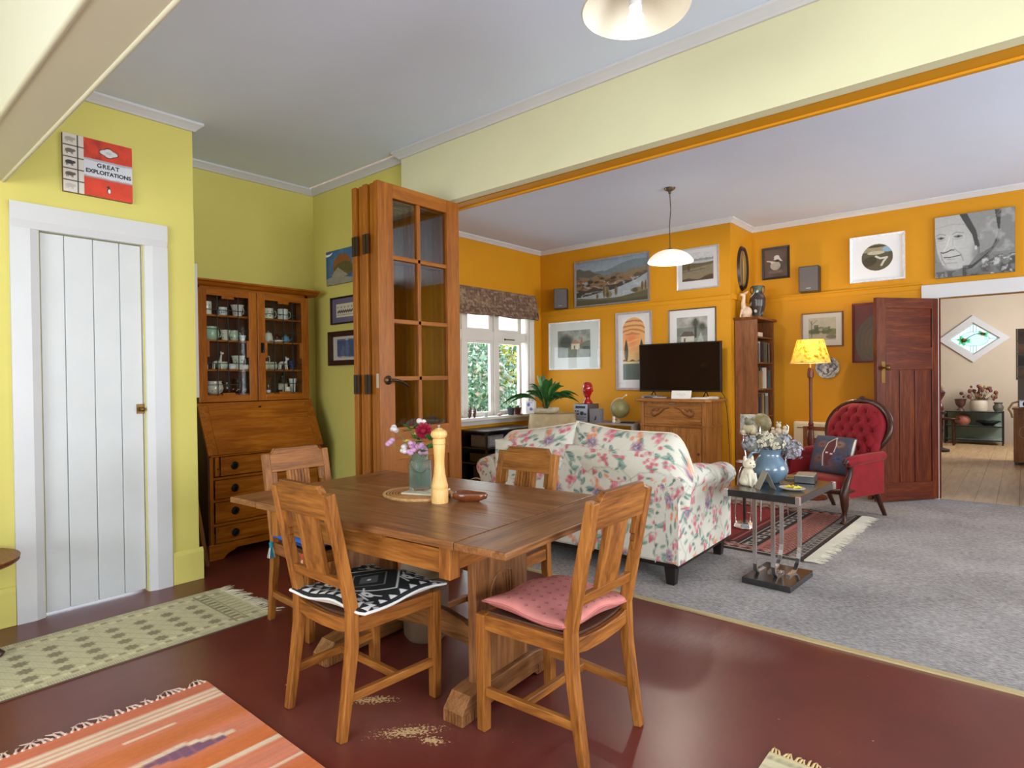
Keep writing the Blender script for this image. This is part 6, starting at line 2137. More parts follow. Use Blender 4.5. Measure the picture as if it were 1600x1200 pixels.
for x, yf, yk in ((-0.068, -0.26, 0.03), (0.036, -0.26, 0.03)):
    MB().tube([(x, yf, CT - 0.045), (x, yf, 0.1), (x, yf + 0.012, 0.06), (x, yf + 0.04, 0.04)] + [(x, yk - 0.14, 0.04)], 1.0, 4, (0.01, 0.022)).build('bar', CHROME, ct)
    MB().tube([(x + 0.05, yk, CT - 0.045), (x + 0.05, yk, 0.2)] + [(x + 0.05, yk - 0.12 * (1 - math.cos(a)), 0.2 - 0.16 * math.sin(a)) for a in np.linspace(0.25, math.pi / 2, 7)] + [(x + 0.05, yk - 0.2, 0.04)], 1.0, 4, (0.01, 0.022)).build('bar', CHROME, ct)
CZ0 = 0.004 + CT - 0.003
# jug
jx, jy = -1.2, 3.86
jg = thing('pottery_jug', 'round blue-grey glazed pottery jug full of dried hydrangeas', 'jug', (jx, jy, CZ0))
JGL = plain('jug_blue', (100, 124, 144), 0.18, var=0.08, scale=8, coat=0.6)
MB().lathe([(0, 0.0), (0.052, 0), (0.058, 0.008), (0.085, 0.03), (0.104, 0.065), (0.106, 0.09), (0.094, 0.125), (0.07, 0.155), (0.062, 0.175), (0.068, 0.195), (0.08, 0.208), (0.076, 0.208),
            (0.058, 0.178), (0.066, 0.155), (0.09, 0.12), (0.1, 0.085), (0.08, 0.03), (0, 0.012)], 36).build('body', JGL, jg, smooth=60)
MB().tube([(-0.05, -0.04, 0.19), (-0.085, -0.068, 0.185), (-0.102, -0.082, 0.15), (-0.098, -0.078, 0.11), (-0.075, -0.06, 0.085)], [0.011, 0.01, 0.01, 0.011, 0.013], 10).build('handle', JGL, jg, smooth=60)
HYC = [((164, 164, 166), (140, 144, 150)), ((212, 204, 178), (190, 182, 158)), ((172, 164, 172), (148, 142, 156))]


def hydrangea(x, y, z, r, ci, label, seed):
    rr = random.Random(seed)
    o = thing('dried_hydrangea', label, 'flower head', (jx, jy, CZ0))
    o['group'] = 'dried hydrangeas in the blue jug'
    MB().tube([(0, 0, 0.05), (x * 0.4, y * 0.4, 0.19), (x, y, z)], 0.0025, 5).build('stem', plain('dry_stem', (110, 98, 66), 0.8), o)
    ms = [MB(), MB()]
    for k in range(80):
        a, b = rr.uniform(0, 6.28), math.asin(rr.uniform(-0.75, 1))
        n = Vector((math.cos(a) * math.cos(b), math.sin(a) * math.cos(b), math.sin(b)))
        c = Vector((x, y, z)) + n * r * rr.uniform(0.8, 1.05)
        t = n.cross(Vector((0.2, 0.3, 0.9))).normalized()
        s = n.cross(t)
        q = 0.0125
        m = ms[k % 2]
        for j in range(4):
            aa = j * math.pi / 2 + rr.uniform(-0.2, 0.2)
            d = t * math.cos(aa) + s * math.sin(aa)
            e = t * -math.sin(aa) + s * math.cos(aa)
            m.add([c, c + d * q * 0.6 + e * q * 0.5 + n * 0.002, c + d * q + n * rr.uniform(0, 0.006), c + d * q * 0.6 - e * q * 0.5 + n * 0.002], [(0, 1, 2, 3)])
    for m, c in zip(ms, HYC[ci]):
        fo_ = m.build('florets', plain('hydrangea_%d_%d_%d' % c, c, 0.85, var=0.2, scale=60), o)
        fo_['kind'] = 'stuff'
    MB().ball((x, y, z), r * 0.82, 10, 8).build('core', plain('hydrangea_core', (120, 116, 108), 0.9), o)


hydrangea(-0.09, -0.06, 0.235, 0.06, 0, 'mauve-grey dried hydrangea head at the left of the jug', 1)
hydrangea(-0.02, -0.03, 0.26, 0.06, 1, 'cream dried hydrangea head at the front of the jug', 2)
hydrangea(0.03, 0.0, 0.245, 0.06, 1, 'cream dried hydrangea head right of centre in the jug', 3)
hydrangea(0.065, 0.05, 0.25, 0.052, 0, 'grey dried hydrangea head at the back of the jug', 4)
hydrangea(0.11, 0.07, 0.2, 0.066, 2, 'lavender dried hydrangea head drooping at the right of the jug', 5)
# cat
ca = thing('cat_figurine', 'cream glazed sitting cat figurine next to the blue jug', 'figurine', (-1.272, 3.68, CZ0), R(-35))
CG_ = plain('cat_glaze', (222, 212, 186), 0.25, var=0.12, scale=18, coat=0.4)
m = MB().lathe([(0, 0), (0.04, 0), (0.048, 0.012), (0.05, 0.035), (0.044, 0.06), (0.034, 0.085), (0.026, 0.1), (0, 0.105)], 20, sx=1.1, sy=0.9)
m.ball((0.012, 0, 0.13), (0.04, 0.037, 0.034), 16, 10)
m.ball((0.042, 0, 0.12), (0.016, 0.02, 0.013), 10, 8)
for s in (-1, 1):
    m.tube([(0.006, s * 0.02, 0.15), (0.006, s * 0.026, 0.168), (0.006, s * 0.029, 0.178)], [0.015, 0.009, 0.002], 8)
    m.tube([(0.034, s * 0.016, 0.075), (0.046, s * 0.017, 0.035), (0.05, s * 0.018, 0.008), (0.064, s * 0.018, 0.006)], [0.014, 0.012, 0.01, 0.009], 8)
    m.ball((-0.0, s * 0.035, 0.025), (0.034, 0.018, 0.026), 10, 8)
m.build('body', CG_, ca, smooth=70)
MB().tube([(-0.045, 0, 0.012), (-0.06, 0.02, 0.012), (-0.045, 0.045, 0.012), (-0.01, 0.052, 0.012)], [0.011, 0.011, 0.01, 0.006], 8).build('tail', CG_, ca, smooth=60)
fm_ = MB()
for s in (-1, 1):
    fm_.ball((0.0455, s * 0.015, 0.138), 0.0045, 8, 6)
fm_.ball((0.057, 0, 0.124), 0.0035, 8, 6)
fm_.build('painted_eyes', plain('cat_eyes', (60, 50, 40), 0.3), ca)
# folded card
cd = thing('greeting_card', 'folded card standing like a tent in front of the blue jug', 'card', (-1.155, 3.625, CZ0), R(40))
CRD = plain('card_paper', (168, 160, 146), 0.75)
for s in (-1, 1):
    vs = [(s * 0.048, -0.04, 0), (s * 0.048, 0.04, 0), (0, 0.04, 0.1), (0, -0.04, 0.1)]
    vs += [(x - s * 0.0012, y, z) for x, y, z in vs]
    MB().add(vs, [(0, 1, 2, 3), (4, 7, 6, 5), (0, 4, 5, 1), (2, 6, 7, 3), (1, 5, 6, 2), (0, 3, 7, 4)]).build('card_leaf', CRD, cd)
ds = thing('china_dish', 'small oval white dish of yellow lemon peel on the chrome table', 'dish', (-1.02, 3.67, CZ0))
MB().lathe([(0, 0.0), (0.04, 0), (0.062, 0.008), (0.072, 0.014), (0.069, 0.016), (0.04, 0.006), (0, 0.005)], 28, sx=1.0, sy=0.85).build('plate', glaze((214, 206, 190)), ds, smooth=50)
for k, (x, y, a) in enumerate(((-0.02, 0.01, 0.3), (0.015, -0.005, 1.6), (0.0, 0.02, 2.6), (0.03, 0.015, 0.9))):
    MB().tube([(x - 0.02 * math.cos(a), y - 0.02 * math.sin(a), 0.012), (x, y, 0.02), (x + 0.02 * math.cos(a), y + 0.02 * math.sin(a), 0.012)], [0.004, 0.008, 0.004], 6).build('peel', plain('lemon_peel', (222, 200, 60), 0.5), ds)
bx = thing('glass_box', 'low silver and glass box behind the dish on the chrome table', 'box', (-1.035, 4.02, CZ0), R(8))
B(-0.055, 0.055, -0.09, 0.09, 0, 0.04).build('case', plain('box_dark', (74, 74, 72), 0.3, 0.4), bx, bev=0.003)
B(-0.052, 0.052, -0.087, 0.087, 0.0405, 0.046).build('lid', plain('box_lid', (176, 182, 172), 0.2, 0.2), bx, bev=0.002)
bk_ = thing('paperback_book', 'tan paperback lying at the back corner of the chrome table', 'book', (-1.12, 4.1, CZ0), R(30))
B(-0.06, 0.06, -0.05, 0.05, 0, 0.012).build('pages', plain('book_pages', (214, 204, 180), 0.8), bk_)
B(-0.063, 0.063, -0.053, 0.053, 0.012, 0.015).build('cover', plain('book_tan', (176, 130, 60), 0.6), bk_)

# ================================================================== SMOKER'S STAND AND TRAY TABLE
sm_ = thing('smokers_stand', 'chrome smoker stand with black column and looped wire arms on the rug', 'stand', (-1.66, 4.72, 0.013))
MB().lathe([(0, 0), (0.085, 0), (0.09, 0.012), (0.082, 0.03), (0.076, 0.042), (0.05, 0.05), (0, 0.052)], 8).build('base', CHROME, sm_, bev=0.003)
MB().tube([(0, 0, 0.05), (0, 0, 0.5)], 0.011, 10).build('column', BLK, sm_, smooth=60)
for s in (-1, 1):
    MB().tube([(s * 0.07, 0, 0.03), (s * 0.075, 0, 0.12), (s * 0.06, 0, 0.28), (s * 0.045, 0, 0.4), (s * 0.02, 0, 0.47), (0, 0, 0.48)], 0.006, 8).build('wire_arm', CHROME, sm_, smooth=60)
    MB().tube([(s * 0.02, 0.06, 0.03), (s * 0.03, 0.06, 0.14), (s * 0.03, 0.05, 0.3), (0, 0.02, 0.45)], 0.005, 8).build('wire_arm', CHROME, sm_, smooth=60)
MB().lathe([(0, 0.5), (0.05, 0.5), (0.065, 0.515), (0.06, 0.52), (0.04, 0.508), (0, 0.508)], 24).build('ash_dish', CHROME, sm_, smooth=50)

tr = thing('tray_table', 'round mirrored tray table with curved metal handles beside the bookcase', 'tray table', (-1.665, 5.2, 0.013))
MB().lathe([(0, 0.682), (0.185, 0.682), (0.195, 0.69), (0.192, 0.7), (0.186, 0.695), (0, 0.69)], 40).build('tray', plain('tray_metal', (150, 130, 116), 0.25, 0.8), tr, smooth=45)
for k in range(3):
    a = R(120 * k + 160)
    cx, cy = math.cos(a), math.sin(a)
    MB().tube([(0.2 * cx, 0.2 * cy, 0), (0.17 * cx, 0.17 * cy, 0.3), (0.185 * cx, 0.185 * cy, 0.5), (0.21 * cx, 0.21 * cy, 0.6), (0.2 * cx, 0.2 * cy, 0.7), (0.205 * cx, 0.205 * cy, 0.75), (0.19 * cx, 0.19 * cy, 0.765)], 0.006, 8).build('leg', CHROME, tr, smooth=60)
TZ0 = 0.013 + 0.691
def lumpy(name, label, cat, loc, col, parts, rz=0, rough=0.4):
    o = thing(name, label, cat, loc, rz)
    for pn, sh in parts.items():
        m = MB()
        for c, r in sh:
            m.ball(c, r, 12, 8)
        m.build(pn, plain('%s_%s' % (name, pn), col[pn], rough, var=0.2, scale=40), o, smooth=70)
    return o


lumpy('bear_ornament', 'cream and green bear ornament sitting on the tray table', 'ornament', (-1.755, 5.12, TZ0), {'body': (196, 184, 148), 'head': (120, 118, 96)},
      {'body': [((0, 0, 0.045), (0.055, 0.045, 0.045)), ((-0.04, -0.03, 0.015), 0.022), ((0.04, -0.03, 0.015), 0.022)],
       'head': [((0, -0.005, 0.1), (0.04, 0.035, 0.034)), ((-0.03, 0, 0.13), 0.014), ((0.03, 0, 0.13), 0.014)]})
pc = thing('picture_card', 'small grey photograph card propped behind the bear ornament', 'card', (-1.79, 5.2, TZ0), R(10))
MB().add([(-0.07, 0, 0), (0.07, 0, 0), (0.07, 0.03, 0.16), (-0.07, 0.03, 0.16), (-0.07, 0.002, 0), (0.07, 0.002, 0), (0.07, 0.032, 0.16), (-0.07, 0.032, 0.16)], [(0, 1, 2, 3), (4, 7, 6, 5), (0, 4, 5, 1), (2, 6, 7, 3)]).build('card', plain('photo_card', (176, 172, 164), 0.6, var=0.5, scale=30), pc)
gl_ = thing('stone_disc', 'round grey-green stone disc standing on the tray table', 'ornament', (-1.70, 5.25, TZ0))
MB().ball((0, 0, 0.085), (0.085, 0.03, 0.085), 20, 14).build('disc', plain('stone_green', (140, 128, 90), 0.4, var=0.35, scale=30), gl_, smooth=70)
lumpy('mouse_ornament', 'pale group of mice ornament at the right of the tray', 'ornament', (-1.545, 5.2, TZ0), {'body': (204, 190, 166)},
      {'body': [((0, 0, 0.03), (0.03, 0.025, 0.03)), ((0.0, 0, 0.075), 0.021), ((0.045, 0, 0.025), (0.026, 0.02, 0.026)), ((0.048, 0, 0.06), 0.017), ((-0.04, 0, 0.02), (0.025, 0.02, 0.02)), ((-0.045, 0, 0.048), 0.015), ((0.012, 0, 0.1), 0.009), ((-0.012, 0, 0.1), 0.009)]})
lumpy('shell', 'cream sea shell lying at the front of the tray table', 'shell', (-1.63, 5.07, TZ0), {'body': (206, 196, 176)}, {'body': [((0, 0, 0.016), (0.04, 0.022, 0.016)), ((0.035, 0, 0.013), (0.022, 0.015, 0.013))]})

# ================================================================== RED BUTTON-BACK ARMCHAIR
ac = thing('armchair', 'crimson button-back armchair with carved dark wood frame by the open door', 'armchair', (-1.251, 5.669, 0.004), R(156))
VEL = plain('crimson_velvet', (128, 15, 28), 0.75, var=0.18, scale=9, bump=0.05, spec=0.25)
VEL.node_tree.nodes['Principled BSDF'].inputs['Sheen Weight'].default_value = 0.22
VEL.node_tree.nodes['Principled BSDF'].inputs['Sheen Tint'].default_value = (1, 0.45, 0.35, 1)
FRW = wood('mahogany', 'z')
# local: +y front. seat


def seat_s(u, v):
    x = (u - 0.5) * 2
    y = -0.2 + 0.47 * v
    w = 0.22 + 0.06 * v
    e = max(0, 1 - abs(x) ** 6) ** 0.5 * max(0, 1 - (2 * v - 1) ** 8) ** 0.5
    return (x * w, y + 0.03 * (1 - x * x) * v, 0.27 + 0.085 * e)


MB().sheet(seat_s, 21, 17).build('seat', VEL, ac, smooth=80)
MB().tube([(-0.285, 0.25, 0.262), (-0.15, 0.292, 0.25), (0, 0.305, 0.246), (0.15, 0.292, 0.25), (0.285, 0.25, 0.262)], [0.026, 0.022, 0.024, 0.022, 0.026], 8).build('front_rail', FRW, ac, smooth=60)
for s in (-1, 1):
    MB().tube([(s * 0.285, 0.25, 0.262), (s * 0.25, -0.2, 0.25)], 0.024, 8).build('side_rail', FRW, ac, smooth=60)
    # cabriole front leg running up into the arm support scroll
    MB().tube([(s * 0.30, 0.285, 0.006), (s * 0.298, 0.268, 0.03), (s * 0.292, 0.252, 0.09), (s * 0.30, 0.262, 0.16), (s * 0.302, 0.272, 0.235), (s * 0.30, 0.245, 0.32), (s * 0.30, 0.195, 0.4), (s * 0.302, 0.2, 0.47), (s * 0.302, 0.25, 0.505), (s * 0.302, 0.262, 0.48)],
              [0.026, 0.017, 0.018, 0.03, 0.036, 0.028, 0.022, 0.024, 0.022, 0.014], 10).build('front_leg', FRW, ac, smooth=60)
    MB().tube([(s * 0.235, -0.34, 0.0), (s * 0.235, -0.28, 0.1), (s * 0.235, -0.23, 0.19), (s * 0.235, -0.2, 0.27)], [0.017, 0.02, 0.024, 0.026], 8).build('back_leg', FRW, ac, smooth=60)
    # upholstered side and arm pad
    side_p = [(-0.24, 0.205), (0.2, 0.2), (0.238, 0.26), (0.19, 0.37), (0.18, 0.46), (-0.24, 0.48)]
    xa, xb = sorted((s * 0.255, s * 0.298))
    MB().prism(side_p, 'x', xa, xb).build('side_panel', VEL, ac, bev=0.012)
    MB().tube([(s * 0.27, -0.26, 0.515), (s * 0.285, -0.1, 0.512), (s * 0.295, 0.1, 0.503), (s * 0.297, 0.22, 0.493), (s * 0.297, 0.24, 0.485)], [0.036, 0.04, 0.043, 0.04, 0.03], 12).build('arm_pad', VEL, ac, smooth=60)
    MB().tube([(s * 0.3, y, z) for y, z in ((0.2, 0.2), (0.242, 0.27), (0.2, 0.38), (0.203, 0.45), (0.245, 0.48))], 0.005, 6).build('braid', plain('braid_gold', (176, 110, 80), 0.7), ac, smooth=60)
# balloon back: outline in local x,z on a plane leaning backwards
def lean(z):
    return -0.22 - max(0, z - 0.38) * 0.30
bo = []
for a in np.linspace(-0.42 * math.pi, 1.42 * math.pi, 37):
    x = 0.285 * math.cos(a)
    z = 0.72 + 0.235 * math.sin(a)
    if z < 0.62:
        t = (0.62 - z) / 0.24
        x *= 1 - 0.1 * t
    bo.append((x, z))
MB().tube([(-0.215, lean(0.27), 0.27)] + [(x, lean(z) - 0.01, z) for x, z in bo[::-1]] + [(0.215, lean(0.27), 0.27)], 0.026, 10).build('back_frame', FRW, ac, smooth=60)
cr = MB()
for k in range(-3, 4):
    cr.ball((k * 0.034, lean(0.955) - 0.004, 0.966 - 0.004 * k * k), (0.024, 0.02, 0.017 - 0.002 * abs(k)), 10, 8)
cr.ball((0, lean(0.97), 0.982), (0.028, 0.018, 0.016))
cr.build('carved_crest', FRW, ac, smooth=60)
BUT = []
for r_, z in enumerate((0.55, 0.63, 0.71, 0.79, 0.87)):
    n = 4 if r_ % 2 else 5
    for k in range(n):
        BUT.append(((k - (n - 1) / 2) * 0.088, z))
def back_s(u, v):
    z = 0.39 + 0.545 * v
    q = np.clip((z - 0.72) / 0.225, -1, 1)
    hw = 0.262 * math.sqrt(max(0.0, 1 - q * q)) if z > 0.72 else 0.262 - 0.055 * ((0.72 - z) / 0.33) ** 1.3
    x = (u - 0.5) * 2 * hw
    e = max(0, 1 - abs((u - 0.5) * 2) ** 5) ** 0.5 * max(0, 1 - abs(2 * v - 1) ** 8) ** 0.5
    d = 0.075 * e
    dm = min(((x - bx_) ** 2 + (z - bz_) ** 2) for bx_, bz_ in BUT)
    d -= 0.03 * math.exp(-dm / 0.00035) * e
    # diamond folds between buttons
    f = abs(math.sin((x / 0.088 + (z - 0.55) / 0.16) * math.pi)) * abs(math.sin((x / 0.088 - (z - 0.55) / 0.16) * math.pi))
    d -= 0.012 * (1 - f) ** 3 * e
    return (x, lean(z) + 0.01 + d, z)
MB().sheet(back_s, 61, 61).build('buttoned_back', VEL, ac, smooth=80)
for x, z in BUT:
    if abs(x) < 0.2:
        MB().ball((x, lean(z) + 0.055, z), 0.008, 8, 6).build('button', VEL, ac, smooth=60)
MB().prism([(x * 0.98, z) for x, z in bo], 'y', 0, 0.01).move(lambda x, y, z: (x, lean(z) - 0.015 + y, z)).build('back_lining', VEL, ac)

cv = Canvas(0.42, 0.42, 100, (72, 76, 92))
cv.put(np.clip((fbm(cv.X * 14, cv.Y * 14) - 0.45) * 4, 0, 1), (92, 74, 78), 0.8)
for (x, y, c_) in ((0.12, 0.3, (150, 96, 70)), (0.3, 0.31, (176, 130, 90)), (0.12, 0.14, (140, 84, 70)), (0.32, 0.15, (70, 96, 140)), (0.22, 0.08, (130, 74, 70))):
    cv.ell(x, y, 0.045, 0.035, c_, 0.3, 0.6, 0.8).ell(x, y, 0.02, 0.015, (60, 60, 80), 0, 0.6)
cv.poly([(0.15, 0.24), (0.2, 0.36), (0.26, 0.38), (0.27, 0.22), (0.2, 0.05)], (96, 52, 54))
cv.line([(0.15, 0.2), (0.18, 0.32), (0.25, 0.39), (0.27, 0.3), (0.26, 0.22)], 0.008, (222, 206, 184)).line([(0.15, 0.2), (0.17, 0.06)], 0.008, (222, 206, 184)).rect(0.175, 0.2, 0.2, 0.215, (230, 220, 210)).rect(0.225, 0.25, 0.19, 0.205, (230, 220, 210))
cv.rect(0.41, 0.418, 0.08, 0.4, (214, 200, 180)).grain(60, 0.2)
cu_ = thing('throw_cushion', 'blue and maroon kilim cushion propped on the red armchair', 'cushion', (-1.235, 5.665, 0.365), R(156))
def kc(X, Y, s):
    u, v = X / 0.42 * 2 - 1, Y / 0.42 * 2 - 1
    e = np.clip((1 - np.abs(u) ** 4) * (1 - np.abs(v) ** 4), 0, 1) ** 0.5
    x = -u * 0.185
    t = (v + 1) * 0.165
    n = s * 0.055 * e
    a = R(64)
    return (x + 0.012 * v, 0.09 - t * math.cos(a) + n * math.sin(a), t * math.sin(a) + n * math.cos(a) + 0.0)
finish('cover_front', cv.mesh('cover_front', lambda X, Y: kc(X, Y, 1)), FAB, cu_, smooth=180)
cb = Canvas(0.42, 0.42, 24, (72, 72, 86))
finish('cover_back', cb.mesh('cover_back', lambda X, Y: kc(X, Y, -1)), FAB, cu_, smooth=180)

# ================================================================== FLOOR LAMP, HEATER, SCREEN
fl_ = thing('floor_lamp', 'lit standard lamp with floral yellow shade on turned wooden post', 'floor lamp', (-1.575, 6.3, 0.004))
LW = wood('rimu', 'z')
MB().lathe([(0, 0), (0.14, 0), (0.145, 0.012), (0.12, 0.03), (0.06, 0.045), (0.03, 0.07), (0, 0.07)], 28).build('base', LW, fl_, smooth=45)
MB().lathe([(0.024, 0.06), (0.03, 0.12), (0.022, 0.2), (0.026, 0.42), (0.031, 0.56), (0.027, 0.63), (0.02, 0.66), (0.03, 0.675), (0.03, 0.69), (0.018, 0.7), (0.026, 0.71), (0.018, 0.73), (0.0135, 0.76), (0.016, 1.14), (0.018, 1.16), (0.027, 1.165), (0.029, 1.2), (0.024, 1.23), (0.026, 1.24), (0.016, 1.26), (0, 1.262)], 20).build('post', LW, fl_, smooth=40)
sm = bpy.data.materials.new('floral_lampshade')
sm.use_nodes = True
nt = sm.node_tree
nt.nodes.remove(nt.nodes['Principled BSDF'])
tc = nt.nodes.new('ShaderNodeTexCoord')
n1 = noise_node(nt, tc.outputs['Object'], 24, 4, 0.6)
colr = ramp_node(nt, n1, [(0.34, lin((150, 130, 50))), (0.42, lin((214, 186, 84))), (0.5, lin((246, 220, 140)))])
df = nt.nodes.new('ShaderNodeBsdfDiffuse')
tl_ = nt.nodes.new('ShaderNodeBsdfTranslucent')
nt.links.new(colr, df.inputs['Color'])
nt.links.new(colr, tl_.inputs['Color'])
mxs = nt.nodes.new('ShaderNodeMixShader')
mxs.inputs[0].default_value = 0.6
nt.links.new(df.outputs[0], mxs.inputs[1])
nt.links.new(tl_.outputs[0], mxs.inputs[2])
nt.links.new(mxs.outputs[0], nt.nodes['Material Output'].inputs['Surface'])
MB().lathe([(0.177, 1.307), (0.117, 1.53), (0.1155, 1.53), (0.1755, 1.307)], 40, closed=True).build('shade', sm, fl_, smooth=60)
MB().tube([(0.178 * math.cos(a), 0.178 * math.sin(a), 1.307) for a in np.linspace(0, 2 * math.pi, 41)], 0.004, 6).tube([(0.117 * math.cos(a), 0.117 * math.sin(a), 1.53) for a in np.linspace(0, 2 * math.pi, 41)], 0.003, 6).build('shade_trim', plain('shade_trim', (176, 156, 110), 0.8), fl_, smooth=60)
hrp = MB()
for k in range(3):
    a = 2 * math.pi * k / 3
    hrp.tube([(0, 0, 1.49), (0.117 * math.cos(a), 0.117 * math.sin(a), 1.528)], 0.0025, 5)
hrp.tube([(0, 0, 1.255), (0, 0, 1.3)], 0.012, 8)
hrp.build('shade_carrier', plain('brass_carrier', (170, 140, 80), 0.4, 0.8), fl_)
MB().ball((0, 0, 1.4), (0.03, 0.03, 0.04), 14, 10).build('bulb', emit_mat('floor_lamp_bulb', (255, 226, 170), 10), fl_, smooth=70)
ld = bpy.data.lights.new('floor_lamp_light', 'POINT')
ld.energy = 16
ld.color = (1.0, 0.80, 0.5)
ld.shadow_soft_size = 0.04
lo = bpy.data.objects.new('floor_lamp_light', ld)
COL.objects.link(lo)
lo.parent = fl_
lo.location = (0, 0, 1.46)

ht = thing('panel_heater', 'cream panel heater on the wall behind the red armchair', 'heater', (-1.55, YB - 0.021, 0.2))
HB = plain('heater_cream', (222, 208, 180), 0.4, var=0.02)
B(-0.34, 0.5, -0.07, 0, 0, 0.5).build('body', HB, ht, bev=0.02)
B(-0.3, 0.46, -0.074, -0.069, 0.43, 0.44).build('vent_slot', plain('slot_dark', (96, 84, 66), 0.6), ht)
MB().lathe([(0.07, 0), (0.074, 0.004), (0.078, 0)], 28).move(lambda x, y, z: (x + 0.1, -0.071 - z, y + 0.13)).build('dial_ring', plain('slot_dark', (96, 84, 66), 0.6), ht)
sc = thing('fire_screen', 'plain brown wooden framed rack standing before the heater', 'rack', (-1.44, 6.66, 0.004), R(-4))
SW = wood('bookcase', 'x')
B(-0.3, 0.34, -0.012, 0.012, 0.62, 0.66).build('top_rail', SW, sc, bev=0.003)
B(-0.27, 0.31, -0.012, 0.012, 0.49, 0.545).build('middle_rail', SW, sc, bev=0.003)
B(-0.27, 0.31, -0.012, 0.012, 0.1, 0.14).build('bottom_rail', SW, sc, bev=0.003)
for x in (-0.285, 0.325):
    B(x - 0.018, x + 0.018, -0.014, 0.014, 0, 0.66).build('upright', wood('bookcase', 'z'), sc, bev=0.003)
    B(x - 0.018, x + 0.018, -0.1, 0.1, 0, 0.03).build('foot', SW, sc, bev=0.003)

# wall plate
pl_ = thing('wall_plate', 'grey and white patterned round plate on the ochre wall behind the lamp', 'plate', (-1.57, YB, 1.27))
cv = Canvas(0.24, 0.24, 70, (150, 148, 146))
cv.put((fbm(cv.X * 40, cv.Y * 40) > 0.52), (92, 90, 92)).put((fbm(cv.X * 30 + 9, cv.Y * 30) > 0.6), (206, 202, 196)).put(np.abs(np.hypot(cv.X - .12, cv.Y - .12) - 0.085) < 0.005, (84, 84, 88)).put(np.abs(np.hypot(cv.X - .12, cv.Y - .12) - 0.112) < 0.006, (176, 172, 170))
def plate_pos(X, Y):
    u, v = (X - 0.12) / 0.12, (Y - 0.12) / 0.12
    r = np.maximum(np.abs(u), np.abs(v)) + 1e-9
    k = r / np.maximum(np.hypot(u, v), 1e-9)
    x, z = u * k * 0.115, v * k * 0.115
    rr_ = np.hypot(x, z)
    return (x, -0.008 - 0.016 * np.clip((rr_ - 0.07) / 0.045, 0, 1), z)
finish('glazed_face', cv.mesh('glazed_face', plate_pos), attr_mat('glazed_print', 0.25), pl_, smooth=60)
MB().lathe([(0.03, 0.001), (0.07, 0.002), (0.115, 0.022), (0.112, 0.02), (0.07, 0.006), (0, 0.005)], 32).move(lambda x, y, z: (x, -z, y)).build('plate_back', glaze((120, 118, 116)), pl_, smooth=60)

# ================================================================== WALL SPEAKERS
def speaker(label, loc, rz, w, h, d):
    s = thing('speaker', label, 'speaker', loc, rz)
    B(-w / 2, w / 2, -d, -0.002, 0, h).build('cabinet', plain('speaker_case', (56, 44, 40), 0.5), s, bev=0.004)
    B(-w / 2 + 0.006, w / 2 - 0.006, -d - 0.012, -d, 0.006, h - 0.006).build('grille', plain('speaker_grille', (98, 92, 92), 0.9, var=0.1, scale=200), s, bev=0.006)
    B(-0.022, 0.022, -d - 0.0135, -d - 0.012, 0.03, 0.037).build('badge', plain('badge', (170, 166, 160), 0.3, 0.6), s)


speaker('grey wall speaker on the picture rail above the stereo corner', (-4.5, YT - 0.022, 2.063), R(28), 0.17, 0.25, 0.14)
speaker('grey wall speaker on the picture rail right of the lady print', (-1.72, YB - 0.022, 2.063), R(4), 0.19, 0.265, 0.14)

# ================================================================== BOOKCASE IN THE ALCOVE
bc = thing('bookcase', 'tall narrow brown bookcase in the alcove beside the chimney breast', 'bookcase', (XR + 0.003, 6.66, 0.004), R(90))
# local x -> world y ; local -y -> world x (open front)
KZ = wood('bookcase', 'z')
B(-0.27, -0.25, -0.235, -0.005, 0, 1.775).build('side_panel', KZ, bc, bev=0.002)
B(0.25, 0.27, -0.235, -0.005, 0, 1.775).build('side_panel', KZ, bc, bev=0.002)
B(-0.25, 0.25, -0.02, -0.005, 0, 1.775).build('back_panel', KZ, bc)
MB().prism([(0.29, 1.775), (-0.285, 1.775), (-0.31, 1.8), (0.29, 1.8)], 'y', -0.265, -0.005).build('cornice', wood('bookcase', 'x'), bc, bev=0.003)
BSH = [0.08, 0.42, 0.76, 1.05, 1.33, 1.6]
for z in BSH:
    B(-0.25, 0.25, -0.232, -0.02, z - 0.018, z).build('shelf', wood('bookcase', 'x'), bc, bev=0.002)
BCOL = [('cream', (206, 198, 176)), ('black', (38, 34, 34)), ('brown', (104, 70, 44)), ('navy', (40, 46, 70)), ('grey', (140, 136, 128)), ('olive', (120, 112, 80)), ('maroon', (100, 36, 36)), ('white', (216, 212, 204)), ('tan', (170, 134, 92)), ('teal', (70, 104, 104))]
ORD = ['first', 'second', 'third', 'fourth', 'fifth', 'sixth', 'seventh', 'eighth', 'ninth', 'tenth', 'eleventh', 'twelfth', 'thirteenth', 'fourteenth', 'fifteenth']
SHN = ['bottom', 'second lowest', 'third lowest', 'second from top', 'upper', 'top']
rr = random.Random(5)
